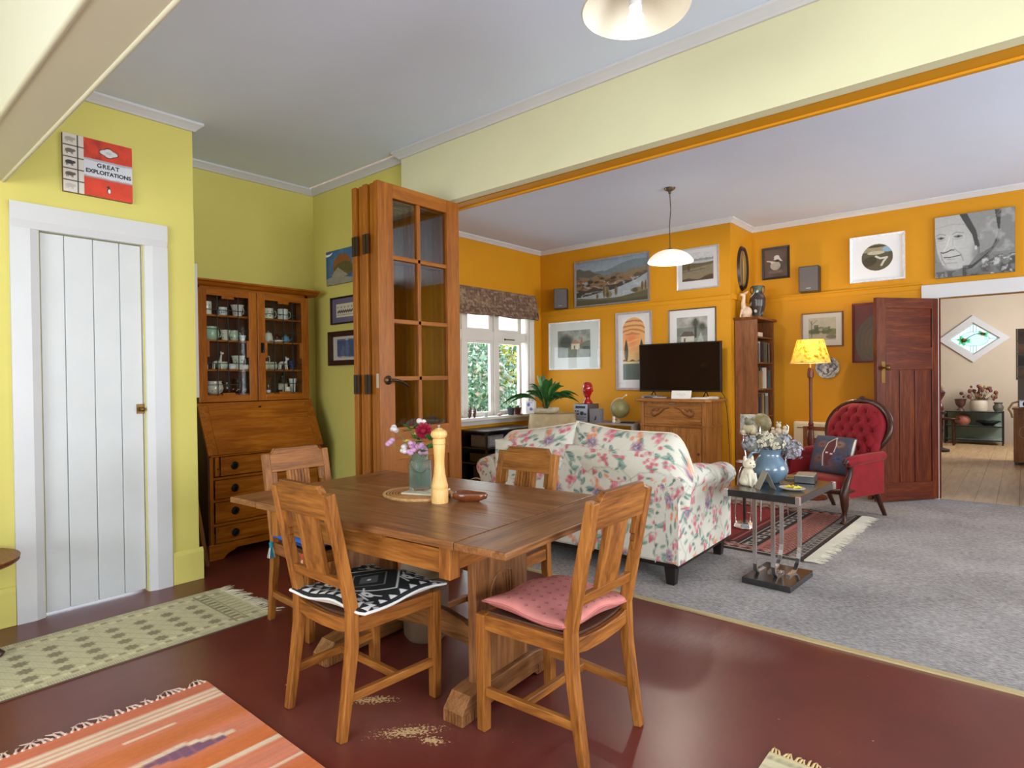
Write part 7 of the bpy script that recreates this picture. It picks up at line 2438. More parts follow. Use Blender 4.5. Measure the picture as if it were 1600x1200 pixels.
for si in range(1, 5):
    z = BSH[si] + 0.004
    x = -0.245
    k = 0
    top_h = BSH[si + 1] - BSH[si] - 0.045
    while x < (0.16 if si > 1 else 0.1) and k < 14:
        t = rr.uniform(0.022, 0.042)
        cn, c_ = BCOL[(k * 3 + si * 2) % 10]
        hh = top_h * rr.uniform(0.78, 0.98)
        dd = rr.uniform(0.13, 0.17)
        b = thing('book', '%s %s book, %s from the front on the %s bookcase shelf' % ('tall' if hh > top_h * 0.88 else 'short', cn, ORD[k], {1: 'lowest filled', 2: 'second filled', 3: 'third filled', 4: 'highest filled'}[si]), 'book',
                  (XR + 0.003 + 0.05 + dd / 2 + rr.uniform(0, 0.015), 6.66 + x + t / 2, z), R(90), 'books in the alcove bookcase')
        B(-t / 2 + 0.0015, t / 2 - 0.0015, -dd / 2 + 0.002, dd / 2 - 0.002, 0.003, hh - 0.003).build('pages', plain('book_pages', (214, 204, 180), 0.8), b)
        cm = plain('bookcloth_' + cn, c_, 0.6)
        MB().box(-t / 2, -t / 2 + 0.0015, -dd / 2, dd / 2, 0, hh).box(t / 2 - 0.0015, t / 2, -dd / 2, dd / 2, 0, hh).box(-t / 2, t / 2, -dd / 2 - 0.001, -dd / 2 + 0.002, 0, hh).build('cover', cm, b)
        x += t + 0.002
        k += 1
hb = lumpy('stone_ornament', 'small dark stone ornament on the top shelf of the bookcase', 'ornament', (XR + 0.14, 6.5, 1.604), {'body': (112, 92, 70), 'base': (190, 180, 160)}, {'base': [((0, 0, 0.018), (0.035, 0.035, 0.018))], 'body': [((0, 0, 0.06), (0.03, 0.03, 0.035)), ((0.0, 0.0, 0.1), (0.018, 0.018, 0.02))]})
rb = thing('rolled_papers', 'cream paper stack lying on the bookcase top shelf', 'papers', (XR + 0.14, 6.62, 1.604))
B(-0.06, 0.06, -0.07, 0.07, 0, 0.05).build('sheets', plain('book_pages', (214, 204, 180), 0.8), rb, bev=0.003)

TOPZ = 1.804
dg_ = thing('deer_figurine', 'slender cream ceramic deer on top of the bookcase', 'figurine', (-2.235, 6.45, TOPZ), R(200))
DE = plain('deer_glaze', (214, 184, 156), 0.35, var=0.15, scale=15)
m = MB().ball((0, 0, 0.06), (0.06, 0.035, 0.06), 14, 10).tube([(0.02, 0, 0.08), (0.03, 0, 0.15), (0.022, 0, 0.215), (0.025, 0, 0.235)], [0.03, 0.024, 0.018, 0.02], 10)
m.ball((0.035, 0, 0.245), (0.03, 0.019, 0.019), 12, 8)
for s in (-1, 1):
    m.tube([(0.02, s * 0.012, 0.255), (-0.01, s * 0.04, 0.268), (-0.02, s * 0.05, 0.272)], [0.009, 0.008, 0.002], 6)
    m.tube([(0.04, s * 0.018, 0.09), (0.055, s * 0.02, 0.03), (0.058, s * 0.02, 0.0)], [0.014, 0.01, 0.008], 6)
m.lathe([(0, 0), (0.06, 0), (0.06, 0.01), (0, 0.012)], 16)
m.build('body', DE, dg_, smooth=70)
va = thing('floral_vase', 'tall dark vase painted with white and green flowers on the bookcase', 'vase', (-2.16, 6.58, TOPZ))
prof = [(0.045, 0), (0.05, 0.01), (0.055, 0.04), (0.078, 0.12), (0.084, 0.19), (0.07, 0.24), (0.048, 0.265), (0.045, 0.3), (0.055, 0.335), (0.058, 0.34)]
cv = Canvas(0.44, 0.36, 90, (58, 50, 52))
for k in range(46):
    q = random.Random(k)
    cv.ell(q.uniform(0, .44), q.uniform(0, .36), q.uniform(.012, .03), q.uniform(.01, .022), q.choice([(198, 204, 196), (86, 116, 104), (110, 76, 80), (150, 170, 166), (60, 90, 76)]), q.uniform(0, 3), 0.9)
cv.rect(0, 0.44, 0.3, 0.36, (84, 110, 96), 0.5).grain(60, 0.2)
ph = np.array([p[1] for p in prof])
prr = np.array([p[0] for p in prof])
finish('body', cv.mesh('body', lambda X, Y: (np.interp(Y / 0.36 * 0.34, ph, prr) * np.cos(X / 0.44 * 2 * np.pi), np.interp(Y / 0.36 * 0.34, ph, prr) * np.sin(X / 0.44 * 2 * np.pi), Y / 0.36 * 0.34)), attr_mat('glazed_print', 0.25), va, smooth=80)
for s in (-1, 1):
    MB().tube([(s * 0.05, 0, 0.25), (s * 0.075, 0, 0.29), (s * 0.07, 0, 0.33), (s * 0.055, 0, 0.335)], 0.007, 8).build('handle', plain('vase_handle', (70, 56, 54), 0.3), va, smooth=60)
MB().lathe([(0, 0.002), (0.046, 0.002)], 24).build('foot', plain('vase_handle', (70, 56, 54), 0.3), va)

# ================================================================== TELEVISION CORNER
tc_ = thing('television_cabinet', 'carved oak cabinet carrying the television', 'cabinet', (-2.80, 6.28, 0.004))
KX, KZ2 = wood('cabinet', 'x'), wood('cabinet', 'z')
D0 = -0.42
B(-0.36, 0.36, D0, 0, 0.06, 0.925).build('carcass', KZ2, tc_, bev=0.003)
MB().prism([(-0.43, 0), (-0.43, D0 - 0.02), (-0.38, D0 - 0.06), (0.38, D0 - 0.06), (0.43, D0 - 0.02), (0.43, 0)], 'z', 0.925, 0.955).build('cabinet_top', KX, tc_, bev=0.008)
B(-0.38, 0.38, D0 - 0.02, 0, 0, 0.06).build('plinth', KX, tc_, bev=0.004)
B(-0.37, 0.37, D0 - 0.014, 0, 0.665, 0.685).build('waist_moulding', KX, tc_, bev=0.004)
for x in (-0.345, 0.345):
    B(x - 0.02, x + 0.02, D0 - 0.012, D0, 0.06, 0.925).build('pilaster', KZ2, tc_, bev=0.004)
fp = B(-0.32, 0.32, D0 - 0.006, D0, 0.69, 0.9).build('fall_front', KX, tc_, bev=0.003)
CVW = plain('carving_brown', (112, 64, 28), 0.5)
for s in (-1, 1):
    c_ = MB().tube([(s * 0.03, D0 - 0.008, 0.865), (s * 0.09, D0 - 0.01, 0.85), (s * 0.14, D0 - 0.01, 0.805), (s * 0.2, D0 - 0.01, 0.775), (s * 0.23, D0 - 0.01, 0.79), (s * 0.235, D0 - 0.01, 0.83), (s * 0.21, D0 - 0.01, 0.85)], [0.004, 0.006, 0.009, 0.011, 0.01, 0.008, 0.004], 8)
    for k in range(4):
        c_.ball((s * (0.15 + 0.02 * k), D0 - 0.008, 0.845 - 0.012 * (k % 2)), (0.014, 0.005, 0.011), 8, 6)
    c_.build('carved_scroll', CVW, fp, smooth=60)
B(-0.04, 0.04, D0 - 0.012, D0 - 0.005, 0.905, 0.915).build('lock_plate', plain('nickel', (190, 180, 160), 0.3, 0.8), fp)
for s in (-1, 1):
    xa, xb = sorted((s * 0.005, s * 0.32))
    dr = B(xa, xb, D0 - 0.008, D0, 0.08, 0.655).build('door', KZ2, tc_, bev=0.003)
    B(xa + 0.06, xb - 0.06, D0 - 0.012, D0 - 0.007, 0.14, 0.6).build('door_panel', KZ2, dr, bev=0.006)
    MB().ball((s * 0.29, D0 - 0.02, 0.4), 0.012, 10, 8).build('knob', plain('knob_red', (96, 34, 24), 0.3), dr, smooth=60)

tv = thing('television', 'flat black television standing on the carved oak cabinet', 'television', (-2.85, 6.13, 0.96))
TB = plain('tv_black', (16, 13, 14), 0.35, var=0.02)
TVZ = 0.068
B(-0.468, 0.468, -0.012, 0.03, TVZ, TVZ + 0.53).build('bezel', TB, tv, bev=0.004)
B(-0.455, 0.455, -0.0135, -0.012, TVZ + 0.018, TVZ + 0.518).build('screen', plain('tv_screen', (10, 7, 9), 0.16, var=0.02), tv)
for x in (-0.3, 0.3):
    MB().tube([(x, 0.08, 0.005), (x, 0.01, 0.075), (x, -0.08, 0.005)], 0.006, 6).build('stand_foot', TB, tv, smooth=60)
pc_ = MB().tube([(0.43, 0.05, 0.09), (0.46, 0.1, 0.02), (0.475, 0.12, -0.1), (0.49, 0.13, -0.35), (0.5, 0.135, -0.7), (0.5, 0.14, -0.93)], 0.0035, 6).build('power_cord', TB, None, loc=(-2.85, 6.13, 0.96), smooth=60)
tag(pc_, 'thin black cord hanging down beside the carved oak cabinet', 'cord')
wc = thing('white_card', 'white printed card leaning below the television screen', 'card', (-2.735, 5.93, 0.9595), R(2))
cv = Canvas(0.215, 0.085, 50, (222, 220, 214))
for k in range(5):
    cv.line([(0.06 + 0.02 * k, 0.05), (0.07 + 0.02 * k, 0.042 + 0.006 * (k % 2))], 0.004, (150, 146, 140))
cv.line([(0.08, 0.03), (0.14, 0.03)], 0.003, (160, 156, 150))
finish('printed_face', cv.mesh('printed_face', lambda X, Y: (X - 0.1075, -0.001 + 0.25 * Y, Y)), PAP, wc)
MB().add([(-0.1075, 0, 0), (0.1075, 0, 0), (0.1075, 0.02125, 0.085), (-0.1075, 0.02125, 0.085), (-0.1075, 0.003, 0), (0.1075, 0.003, 0), (0.1075, 0.024, 0.085), (-0.1075, 0.024, 0.085)], [(0, 1, 2, 3), (4, 7, 6, 5), (3, 2, 6, 7), (1, 5, 6, 2), (0, 3, 7, 4)]).build('card', plain('card_white', (214, 212, 206), 0.7), wc)
for i, (x, y, w, d, h, c_, lb) in enumerate(((-2.98, 5.93, 0.16, 0.1, 0.012, (120, 92, 70), 'brown notebook lying left of the white card'), (-2.52, 5.95, 0.17, 0.12, 0.014, (210, 204, 194), 'pale magazine lying right of the white card on the cabinet'), (-2.44, 6.04, 0.12, 0.1, 0.02, (176, 170, 160), 'grey envelope pile at the right end of the cabinet top'))):
    p_ = thing('papers', lb, 'papers', (x, y, 0.9595), R(12 * i - 8))
    B(-w / 2, w / 2, -d / 2, d / 2, 0, h).build('sheets', plain('paper_%d' % i, c_, 0.7), p_, bev=0.002)
    B(-w / 2 + 0.02, w / 2 - 0.01, -d / 2 + 0.01, d / 2 - 0.02, h, h + 0.003).build('top_sheet', plain('paper_top', (226, 222, 214), 0.7), p_)
rm = thing('set_top_box', 'flat silver box at the left of the cabinet top', 'box', (-3.1, 6.0, 0.9595))
B(-0.09, 0.09, -0.07, 0.07, 0, 0.03).build('case', plain('silver_case', (150, 148, 150), 0.35, 0.5), rm, bev=0.003)
B(-0.06, 0.06, -0.0715, -0.07, 0.008, 0.02).build('display', plain('slot_black', (30, 30, 34), 0.3), rm)

# stereo bench with stereo, red head, globe
st_ = thing('stereo_bench', 'low grey open shelf unit holding stereo gear behind the sofa', 'shelf unit', (-3.63, 6.03, 0.004))
GY = plain('bench_grey', (150, 140, 132), 0.5)
B(-0.38, 0.38, -0.2, 0.2, 0.655, 0.675).build('top_shelf', GY, st_, bev=0.002)
B(-0.38, 0.38, -0.2, 0.2, 0.3, 0.32).build('shelf', GY, st_, bev=0.002)
B(-0.38, 0.38, -0.2, 0.2, 0.05, 0.07).build('shelf', GY, st_, bev=0.002)
for x in (-0.37, 0.37):
    B(x - 0.01, x + 0.01, -0.2, 0.2, 0, 0.655).build('side_panel', GY, st_, bev=0.002)
dk = thing('cassette_deck', 'flat dark deck inside the grey stereo bench', 'stereo', (-3.4, 5.99, 0.3245))
B(-0.12, 0.12, -0.14, 0.14, 0, 0.07).build('case', plain('slot_black', (30, 30, 34), 0.3), dk, bev=0.003)
B(-0.1, 0.1, -0.143, -0.14, 0.02, 0.05).build('front_panel', plain('silver_case', (150, 148, 150), 0.35, 0.5), dk)
BT = 0.6795
se = thing('stereo', 'silver mini stereo with knobs behind the sofa', 'stereo', (-3.93, 5.95, BT), R(0))
B(-0.095, 0.09, -0.1, 0.14, 0, 0.205).build('case', plain('stereo_case', (96, 90, 88), 0.45), se, bev=0.003)
SF = plain('stereo_front', (168, 178, 194), 0.35, 0.3)
fp = B(-0.095, 0.09, -0.112, -0.1, 0.002, 0.203).build('front_panel', SF, se, bev=0.003)
B(-0.07, 0.065, -0.1135, -0.112, 0.155, 0.185).build('display', plain('slot_black', (30, 30, 34), 0.3), fp)
B(-0.085, 0.08, -0.1135, -0.112, 0.05, 0.054).build('seam', plain('slot_dark2', (70, 72, 80), 0.4), fp)
B(-0.06, 0.05, -0.1135, -0.112, 0.02, 0.04).build('disc_drawer', plain('stereo_drawer', (140, 150, 168), 0.3, 0.3), fp)
kn = plain('knob_dark', (62, 62, 70), 0.3, 0.5)
for x, z, r in ((0.02, 0.1, 0.022), (-0.07, 0.09, 0.009), (-0.035, 0.09, 0.009), (-0.07, 0.125, 0.007), (-0.035, 0.125, 0.007), (0.065, 0.09, 0.01)):
    MB().lathe([(r, 0), (r, 0.01), (r * 0.8, 0.014), (0, 0.014)], 16).move(lambda a, b, c: (a + x, -0.112 - c, b + z)).build('knob', kn, fp, smooth=40)
hd = thing('bust_sculpture', 'glossy red glass head standing on the stereo', 'ornament', (-3.925, 5.98, BT + 0.205), R(10))
RG = plain('red_glass', (168, 18, 20), 0.1, var=0.1, scale=10, coat=0.8)
m = MB().lathe([(0, 0), (0.062, 0), (0.066, 0.012), (0.052, 0.035), (0.036, 0.055), (0.034, 0.075), (0.04, 0.09), (0.054, 0.115), (0.064, 0.15), (0.067, 0.185), (0.062, 0.22), (0.046, 0.245), (0.022, 0.257), (0, 0.259)], 28, sx=0.92, sy=1.08)
m.tube([(0, -0.068, 0.175), (0, -0.084, 0.15), (0, -0.072, 0.143)], [0.006, 0.011, 0.006], 8)
m.ball((0, -0.062, 0.124), (0.018, 0.008, 0.006), 10, 6).ball((0, -0.056, 0.1), (0.02, 0.012, 0.012), 10, 8)
for s in (-1, 1):
    m.ball((s * 0.023, -0.062, 0.17), (0.012, 0.006, 0.006), 8, 6).ball((s * 0.06, 0.01, 0.16), (0.008, 0.014, 0.022), 8, 8).tube([(s * 0.01, -0.071, 0.186), (s * 0.036, -0.06, 0.188)], 0.005, 6)
m.build('head', RG, hd, smooth=70)
pg = thing('grey_speaker_box', 'small grey bookshelf box with dark bird print beside the stereo', 'box', (-3.745, 5.88, BT), R(4))
B(-0.06, 0.065, -0.05, 0.06, 0, 0.155).build('case', plain('box_grey', (126, 124, 130), 0.5), pg, bev=0.002)
MB().prism([(0.0, 0.02), (0.02, 0.03), (0.03, 0.06), (0.022, 0.08), (0.012, 0.055)], 'y', -0.0515, -0.05).build('bird_print', INK, pg)
gb = thing('globe', 'olive desk globe on a cream arm beside the stereo', 'globe', (-3.5, 5.97, BT))
MB().ball((0.02, 0, 0.155), 0.105, 28, 18).build('sphere', plain('globe_olive', (136, 130, 84), 0.35, var=0.18, scale=14), gb, smooth=80)
MB().tube([(0.02 + 0.122 * math.cos(a), 0, 0.155 + 0.122 * math.sin(a)) for a in np.linspace(R(75), R(255), 20)], 0.006, 8).build('meridian_arm', plain('globe_arm', (214, 206, 190), 0.35, 0.3), gb, smooth=60)
MB().tube([(0.03, 0, 0.27), (0.09, 0, 0.305)], [0.006, 0.005], 8).ball((0.095, 0, 0.308), 0.013, 10, 8).build('pole_pin', plain('globe_arm', (214, 206, 190), 0.35, 0.3), gb, smooth=60)
MB().lathe([(0, 0), (0.06, 0), (0.062, 0.008), (0.02, 0.018), (0.012, 0.035), (0, 0.036)], 22).build('base', plain('globe_arm', (214, 206, 190), 0.35, 0.3), gb, smooth=45)
wf_ = lumpy('white_figurine', 'tiny white figurine in front of the globe', 'figurine', (-3.5, 5.86, BT), {'body': (226, 222, 214)}, {'body': [((0, 0, 0.022), (0.02, 0.016, 0.022)), ((0.0, 0, 0.055), 0.016), ((-0.01, 0, 0.072), 0.006), ((0.01, 0, 0.072), 0.006)]})
rc_ = thing('remote_control', 'black remote control lying at the right of the globe', 'remote', (-3.36, 5.92, BT), R(15))
B(-0.08, 0.08, -0.022, 0.022, 0, 0.016).build('case', TB, rc_, bev=0.004)
B(-0.06, 0.04, -0.012, 0.012, 0.016, 0.018).build('buttons', plain('slot_dark2', (70, 72, 80), 0.4), rc_)

# plant on a cloth-covered table
pt = thing('cloth_table', 'round table under a beige patterned cloth in the window corner', 'table', (-4.17, 5.62, 0.004))
MB().lathe([(0, 0.755), (0.26, 0.755), (0.26, 0.775), (0, 0.775)], 32).build('table_top', KX, pt)
for k in range(4):
    a = R(90 * k + 45)
    MB().tube([(0.18 * math.cos(a), 0.18 * math.sin(a), 0), (0.18 * math.cos(a), 0.18 * math.sin(a), 0.755)], 0.018, 8).build('leg', KZ2, pt, smooth=60)
tcl = Canvas(1.7, 0.55, 120, (176, 156, 120))
tcl.put(np.clip((fbm(tcl.X * 5, tcl.Y * 5) - 0.5) * 5, 0, 1), (128, 100, 58), 0.7).put(np.clip((fbm(tcl.X * 8 + 7, tcl.Y * 8) - 0.55) * 5, 0, 1), (200, 182, 150), 0.6)
def cloth(X, Y):
    a = X / 1.7 * 2 * np.pi
    t = Y / 0.55
    r = np.where(t < 0.5, t / 0.5 * 0.268, 0.268 + (t - 0.5) * (0.05 + 0.035 * np.sin(a * 9)))
    z = np.where(t < 0.5, 0.7785, 0.7785 - (t - 0.5) / 0.5 * 0.28)
    return (r * np.cos(a), r * np.sin(a), z)
tco = finish('tablecloth', tcl.mesh('tablecloth', cloth), FAB, None, loc=(-4.17, 5.62, 0.004), smooth=70)
tag(tco, 'beige patterned cloth hanging over the round corner table', 'tablecloth')
pp = thing('leafy_houseplant', 'peace lily with long arching dark green leaves by the garden window', 'plant', (-4.24, 5.58, 0.785))
MB().lathe([(0, 0), (0.13, 0), (0.16, 0.03), (0.165, 0.06), (0.155, 0.06), (0.15, 0.035), (0, 0.03)], 28).build('bowl', plain('plant_bowl', (196, 184, 160), 0.4, var=0.2, scale=30), pp, smooth=50)
MB().lathe([(0, 0.045), (0.15, 0.045)], 20).build('soil', plain('soil', (60, 44, 32), 0.95), pp)
LG_ = plain('plant_leaf', (44, 92, 40), 0.4, var=0.3, scale=12)
LG2 = plain('plant_leaf_pale', (84, 128, 60), 0.45, var=0.25, scale=12)
rr = random.Random(12)
leaf_dirs = [(rr.uniform(0, 6.28), rr.uniform(0.32, 0.44), rr.uniform(0.25, 1.0)) for k in range(34)]
leaf_dirs += [(3.75, 0.56, 1.25), (3.9, 0.48, 1.2), (0.75, 0.5, 1.0), (0.6, 0.44, 1.15), (2.2, 0.42, 0.5), (5.4, 0.42, 0.4), (4.4, 0.44, 0.3), (0.1, 0.42, 0.6), (3.3, 0.45, 0.6)]
for k, (a, L, sp) in enumerate(leaf_dirs):
    d = Vector((math.cos(a), math.sin(a), 0))
    s = Vector((-math.sin(a), math.cos(a), 0))
    wd = rr.uniform(0.03, 0.042)

    def leaf(u, v):
        t = v
        out = L * sp * 0.75 * (t ** 1.3)
        up = L * (t * (1.2 - 0.3 * sp) - 0.62 * sp * t ** 2.4)
        w = 0.004 if t < 0.3 else 0.004 + wd * max(0, math.sin(math.pi * ((t - 0.3) / 0.7) ** 0.75))
        if t > 0.98:
            w = 0.001
        q = (u - 0.5) * 2
        p = d * (0.02 + out) + s * q * w + Vector((0, 0, 0.045 + up + 0.9 * w * abs(q)))
        return tuple(p)
    MB().sheet(leaf, 3, 14).build('leaf', LG_ if k % 4 else LG2, pp, smooth=70)
bxw = thing('card_box', 'small white and blue printed box at the edge of the cloth table', 'box', (-4.37, 5.47, 0.785), R(20))
cv = Canvas(0.1, 0.14, 30, (222, 220, 222))
cv.ell(0.03, 0.1, 0.018, 0.02, (90, 100, 170)).ell(0.06, 0.05, 0.02, 0.018, (110, 120, 180)).rect(0.02, 0.08, 0.12, 0.13, (150, 160, 200))
B(-0.05, 0.05, -0.035, 0.035, 0, 0.14).build('carton', plain('carton_white', (222, 220, 222), 0.6), bxw)
finish('printed_face', cv.mesh('printed_face', lambda X, Y: (X - 0.05, 0 * X - 0.0356, Y)), PAP, bxw)

# dark rack under the window
bk2 = thing('media_rack', 'black open rack with glass front under the garden window', 'rack', (-4.62, 5.2, 0.004))
RK = plain('rack_black', (24, 20, 20), 0.3, var=0.05)
for x in (-0.2, 0.185):
    for y in (-0.45, 0.43):
        B(x, x + 0.02, y, y + 0.02, 0, 0.62).build('post', RK, bk2)
for z in (0.06, 0.25, 0.42, 0.605):
    B(-0.2, 0.205, -0.45, 0.45, z, z + 0.014).build('shelf', RK, bk2)
B(-0.21, -0.2, -0.45, 0.45, 0.05, 0.62).build('back_panel', RK, bk2)
for i, (y, z, w, h, c_, lb) in enumerate(((-0.2, 0.264, 0.4, 0.1, (34, 32, 34), 'black amplifier on the middle rack shelf under the window'), (-0.15, 0.074, 0.4, 0.14, (44, 40, 42), 'dark box on the lowest rack shelf under the window'), (0.25, 0.434, 0.2, 0.12, (60, 64, 110), 'blue box on the upper rack shelf under the window'), (-0.25, 0.434, 0.26, 0.13, (96, 92, 90), 'grey picture card leaning in the rack under the window'))):
    b = thing('media_box', lb, 'box', (-4.6, 5.2 + y, z + 0.004))
    B(-0.12, 0.14, -w / 2, w / 2, 0, h).build('case', plain('media_%d' % i, c_, 0.4, var=0.15), b, bev=0.004)
    B(0.1405, 0.143, -w / 2 + 0.02, w / 2 - 0.02, 0.02, h - 0.02).build('front_panel', plain('media_front_%d' % i, tuple(min(255, int(v * 1.3)) for v in c_), 0.35, var=0.3, scale=30), b)
ck = thing('wicker_handle_basket', 'dark round basket with pale hoop handle beside the rack', 'basket', (-3.6, 3.75, 0.004))
MB().lathe([(0, 0), (0.12, 0), (0.15, 0.1), (0.155, 0.2), (0.145, 0.2), (0.14, 0.1), (0.11, 0.01), (0, 0.01)], 26).build('bowl', plain('basket_dark', (40, 28, 24), 0.7), ck, smooth=50)
MB().tube([(0.15 * math.cos(a), 0, 0.19 + 0.14 * math.sin(a)) for a in np.linspace(0, math.pi, 16)], 0.007, 8).build('hoop_handle', plain('hoop_pale', (196, 170, 130), 0.6), ck, smooth=60)

# ---- window sill things
SZ = 0.748
def squirrel(label, y, h, seed):
    o = thing('squirrel_ornament', label, 'ornament', (-4.775, y, SZ), R(-60))
    k = h / 0.12
    m = MB().ball((0, 0, 0.035 * k), (0.022 * k, 0.018 * k, 0.035 * k), 10, 8).ball((0.012 * k, 0, 0.08 * k), (0.018 * k, 0.014 * k, 0.015 * k), 10, 8)
    for s in (-1, 1):
        m.tube([(0.006 * k, s * 0.008 * k, 0.09 * k), (0.004 * k, s * 0.01 * k, 0.108 * k)], [0.005 * k, 0.001], 5).tube([(0.015 * k, s * 0.012 * k, 0.05 * k), (0.032 * k, s * 0.006 * k, 0.05 * k)], 0.005 * k, 5)
    m.build('body', plain('squirrel_brown', (84, 48, 36), 0.4, var=0.2), o, smooth=60)
    MB().tube([(-0.018 * k, 0, 0.012 * k), (-0.04 * k, 0, 0.05 * k), (-0.034 * k, 0, 0.1 * k), (-0.05 * k, 0, 0.118 * k)], [0.01 * k, 0.014 * k, 0.014 * k, 0.005 * k], 8).build('tail', plain('squirrel_brown', (84, 48, 36), 0.4), o, smooth=60)


squirrel('brown squirrel ornament on the sill, nearest the folding doors', 4.86, 0.125, 1)
squirrel('smaller brown squirrel ornament on the sill, second from the folding doors', 4.94, 0.11, 2)
gl2 = thing('glass_votive', 'tiny clear glass on the window sill', 'glass', (-4.775, 5.13, SZ))
MB().lathe([(0, 0), (0.02, 0), (0.026, 0.05), (0.024, 0.05), (0.018, 0.004), (0, 0.004)], 18).build('bowl', plain('votive', (190, 200, 196), 0.15), gl2, smooth=50)
MB().lathe([(0, 0.004), (0.018, 0.0045), (0.02, 0.02), (0, 0.021)], 14).build('wax', plain('wax', (222, 218, 206), 0.5), gl2)
lumpy('pebble_ornament', 'small pinkish stone ornament on the window sill', 'ornament', (-4.775, 5.37, SZ), {'body': (176, 150, 142)}, {'body': [((0, 0, 0.016), (0.026, 0.04, 0.016)), ((0, 0.02, 0.03), (0.014, 0.018, 0.012))]})
for i, (y, c_, lb) in enumerate(((5.575, (60, 66, 78), 'dark blue flowerpot with seedling on the window sill'), (5.70, (86, 44, 44), 'dark red flowerpot with seedling on the window sill'))):
    o = thing('flowerpot', lb, 'flowerpot', (-4.77, y, SZ))
    MB().lathe([(0, 0), (0.034, 0), (0.044, 0.07), (0.048, 0.072), (0.048, 0.085), (0.043, 0.085), (0.04, 0.07), (0, 0.068)], 22).build('pot', plain('pot_%d' % i, c_, 0.5), o, smooth=45)
    m = MB()
    for k in range(7):
        q = random.Random(k + 20 * i)
        a, L = q.uniform(0, 6.28), q.uniform(0.04, 0.08)
        d = Vector((math.cos(a), math.sin(a), 0.9)).normalized()
        s = d.cross(Vector((0, 0, 1))).normalized() * 0.011
        c0 = Vector((0, 0, 0.07))
        m.add([c0, c0 + d * L * 0.6 + s, c0 + d * L, c0 + d * L * 0.6 - s], [(0, 1, 2, 3)])
    m.build('seedling_leaves', LG2, o)
MB_ = thing('pot_saucer', 'brown saucer under the red flowerpot on the sill', 'saucer', (-4.77, 5.70, SZ - 0.0005))
MB().lathe([(0.036, 0.0), (0.06, 0.0), (0.066, 0.009), (0.062, 0.009), (0.054, 0.003), (0.036, 0.003)], 22, closed=True).build('dish', plain('terracotta', (150, 92, 64), 0.7), MB_, smooth=45)

# ---- roman blind
rbl = thing('roman_blind', 'brown patterned roman blind gathered at the head of the garden window', 'blind', (XW + 0.022, 4.93, 1.93))
cv = Canvas(2.4, 0.62, 330, (112, 88, 74))
cv.put(np.clip((fbm(cv.X * 12, cv.Y * 12) - 0.42) * 4, 0, 1), (140, 114, 92), 0.8).put((np.sin(cv.X * 120 + 6 * fbm(cv.X * 9, cv.Y * 9)) > 0.3) & (np.sin(cv.Y * 90 + 5 * fbm(cv.X * 7, cv.Y * 11)) > 0), (84, 60, 54), 0.6).put(fbm(cv.X * 25 + 3, cv.Y * 25) > 0.62, (164, 140, 112), 0.7)
bp = [(0.03, 0.32), (0.045, 0.25), (0.06, 0.16), (0.075, 0.1), (0.07, 0.09), (0.05, 0.12), (0.055, 0.07), (0.085, 0.02), (0.08, 0.005), (0.06, 0.0), (0.045, 0.03)]
bpx = np.array([p[0] for p in bp])
bpz = np.array([p[1] for p in bp])
bacc = np.concatenate([[0], np.cumsum(np.hypot(np.diff(bpx), np.diff(bpz)))])
bacc = bacc / bacc[-1] * 0.62
finish('fabric', cv.mesh('fabric', lambda X, Y: (np.interp(Y, bacc, bpx), X - 1.2 + 0.0 * Y, np.interp(Y, bacc, bpz) + 0.006 * np.sin(X * 9) * (Y > 0.2))), FAB, rbl, smooth=60)
MB().prism([(a, b) for a, b in bp[:4] + [bp[7], bp[9]] + [(0.0, 0.02), (0.0, 0.32)]], 'y', 1.196, 1.2).build('return_edge', plain('blind_edge', (104, 80, 68), 0.9, var=0.3, scale=40), rbl)
B(0.0, 0.03, -1.2, 1.2, 0.29, 0.32).build('batten', plain('blind_edge', (104, 80, 68), 0.9), rbl)

# ---- living-room pendant
SHG = bpy.data.materials.new('opal_glass')
SHG.use_nodes = True
nt = SHG.node_tree
bs = nt.nodes['Principled BSDF']
bs.inputs['Base Color'].default_value = (*lin((240, 240, 226)), 1)
bs.inputs['Roughness'].default_value = 0.25
bs.inputs['Emission Color'].default_value = (*lin((250, 246, 222)), 1)
bs.inputs['Emission Strength'].default_value = 0.55
pendant('pendant_lamp', 'white opal glass dome pendant hanging on a chain in the living room', (-2.37, 4.95), ZL, 2.205, 0.198, 0.105, SHG, 2.215, plain('chain_bronze', (96, 84, 70), 0.4, 0.8), plain('canopy_bronze', (120, 106, 88), 0.35, 0.8),
        (12, 26), (1, 0.94, 0.82))

# ================================================================== HALL THINGS
DKM = plain('iron_dark', (36, 36, 34), 0.5, 0.4)
hs = thing('glass_shelf_stand', 'dark metal stand with glass shelves under the diamond window', 'shelf unit', (-0.65, 12.72, 0.005))
for x in (-0.38, 0.38):
    for y in (-0.16, 0.16):
        B(x - 0.012, x + 0.012, y - 0.012, y + 0.012, 0, 0.545).build('post', DKM, hs)
for z in (0.07, 0.3, 0.54):
    m = MB()
    for y in (-0.16, 0.16):
        m.box(-0.38, 0.38, y - 0.01, y + 0.01, z - 0.01, z + 0.008)
    m.build('rail', DKM, hs)
    B(-0.37, 0.37, -0.15, 0.15, z, z + 0.008).build('glass_shelf', plain('shelf_glass_green', (120, 136, 120), 0.15), hs)
B(-0.37, 0.37, 0.15, 0.155, 0.08, 0.54).build('back_glass', plain('shelf_glass_green', (120, 136, 120), 0.15), hs)


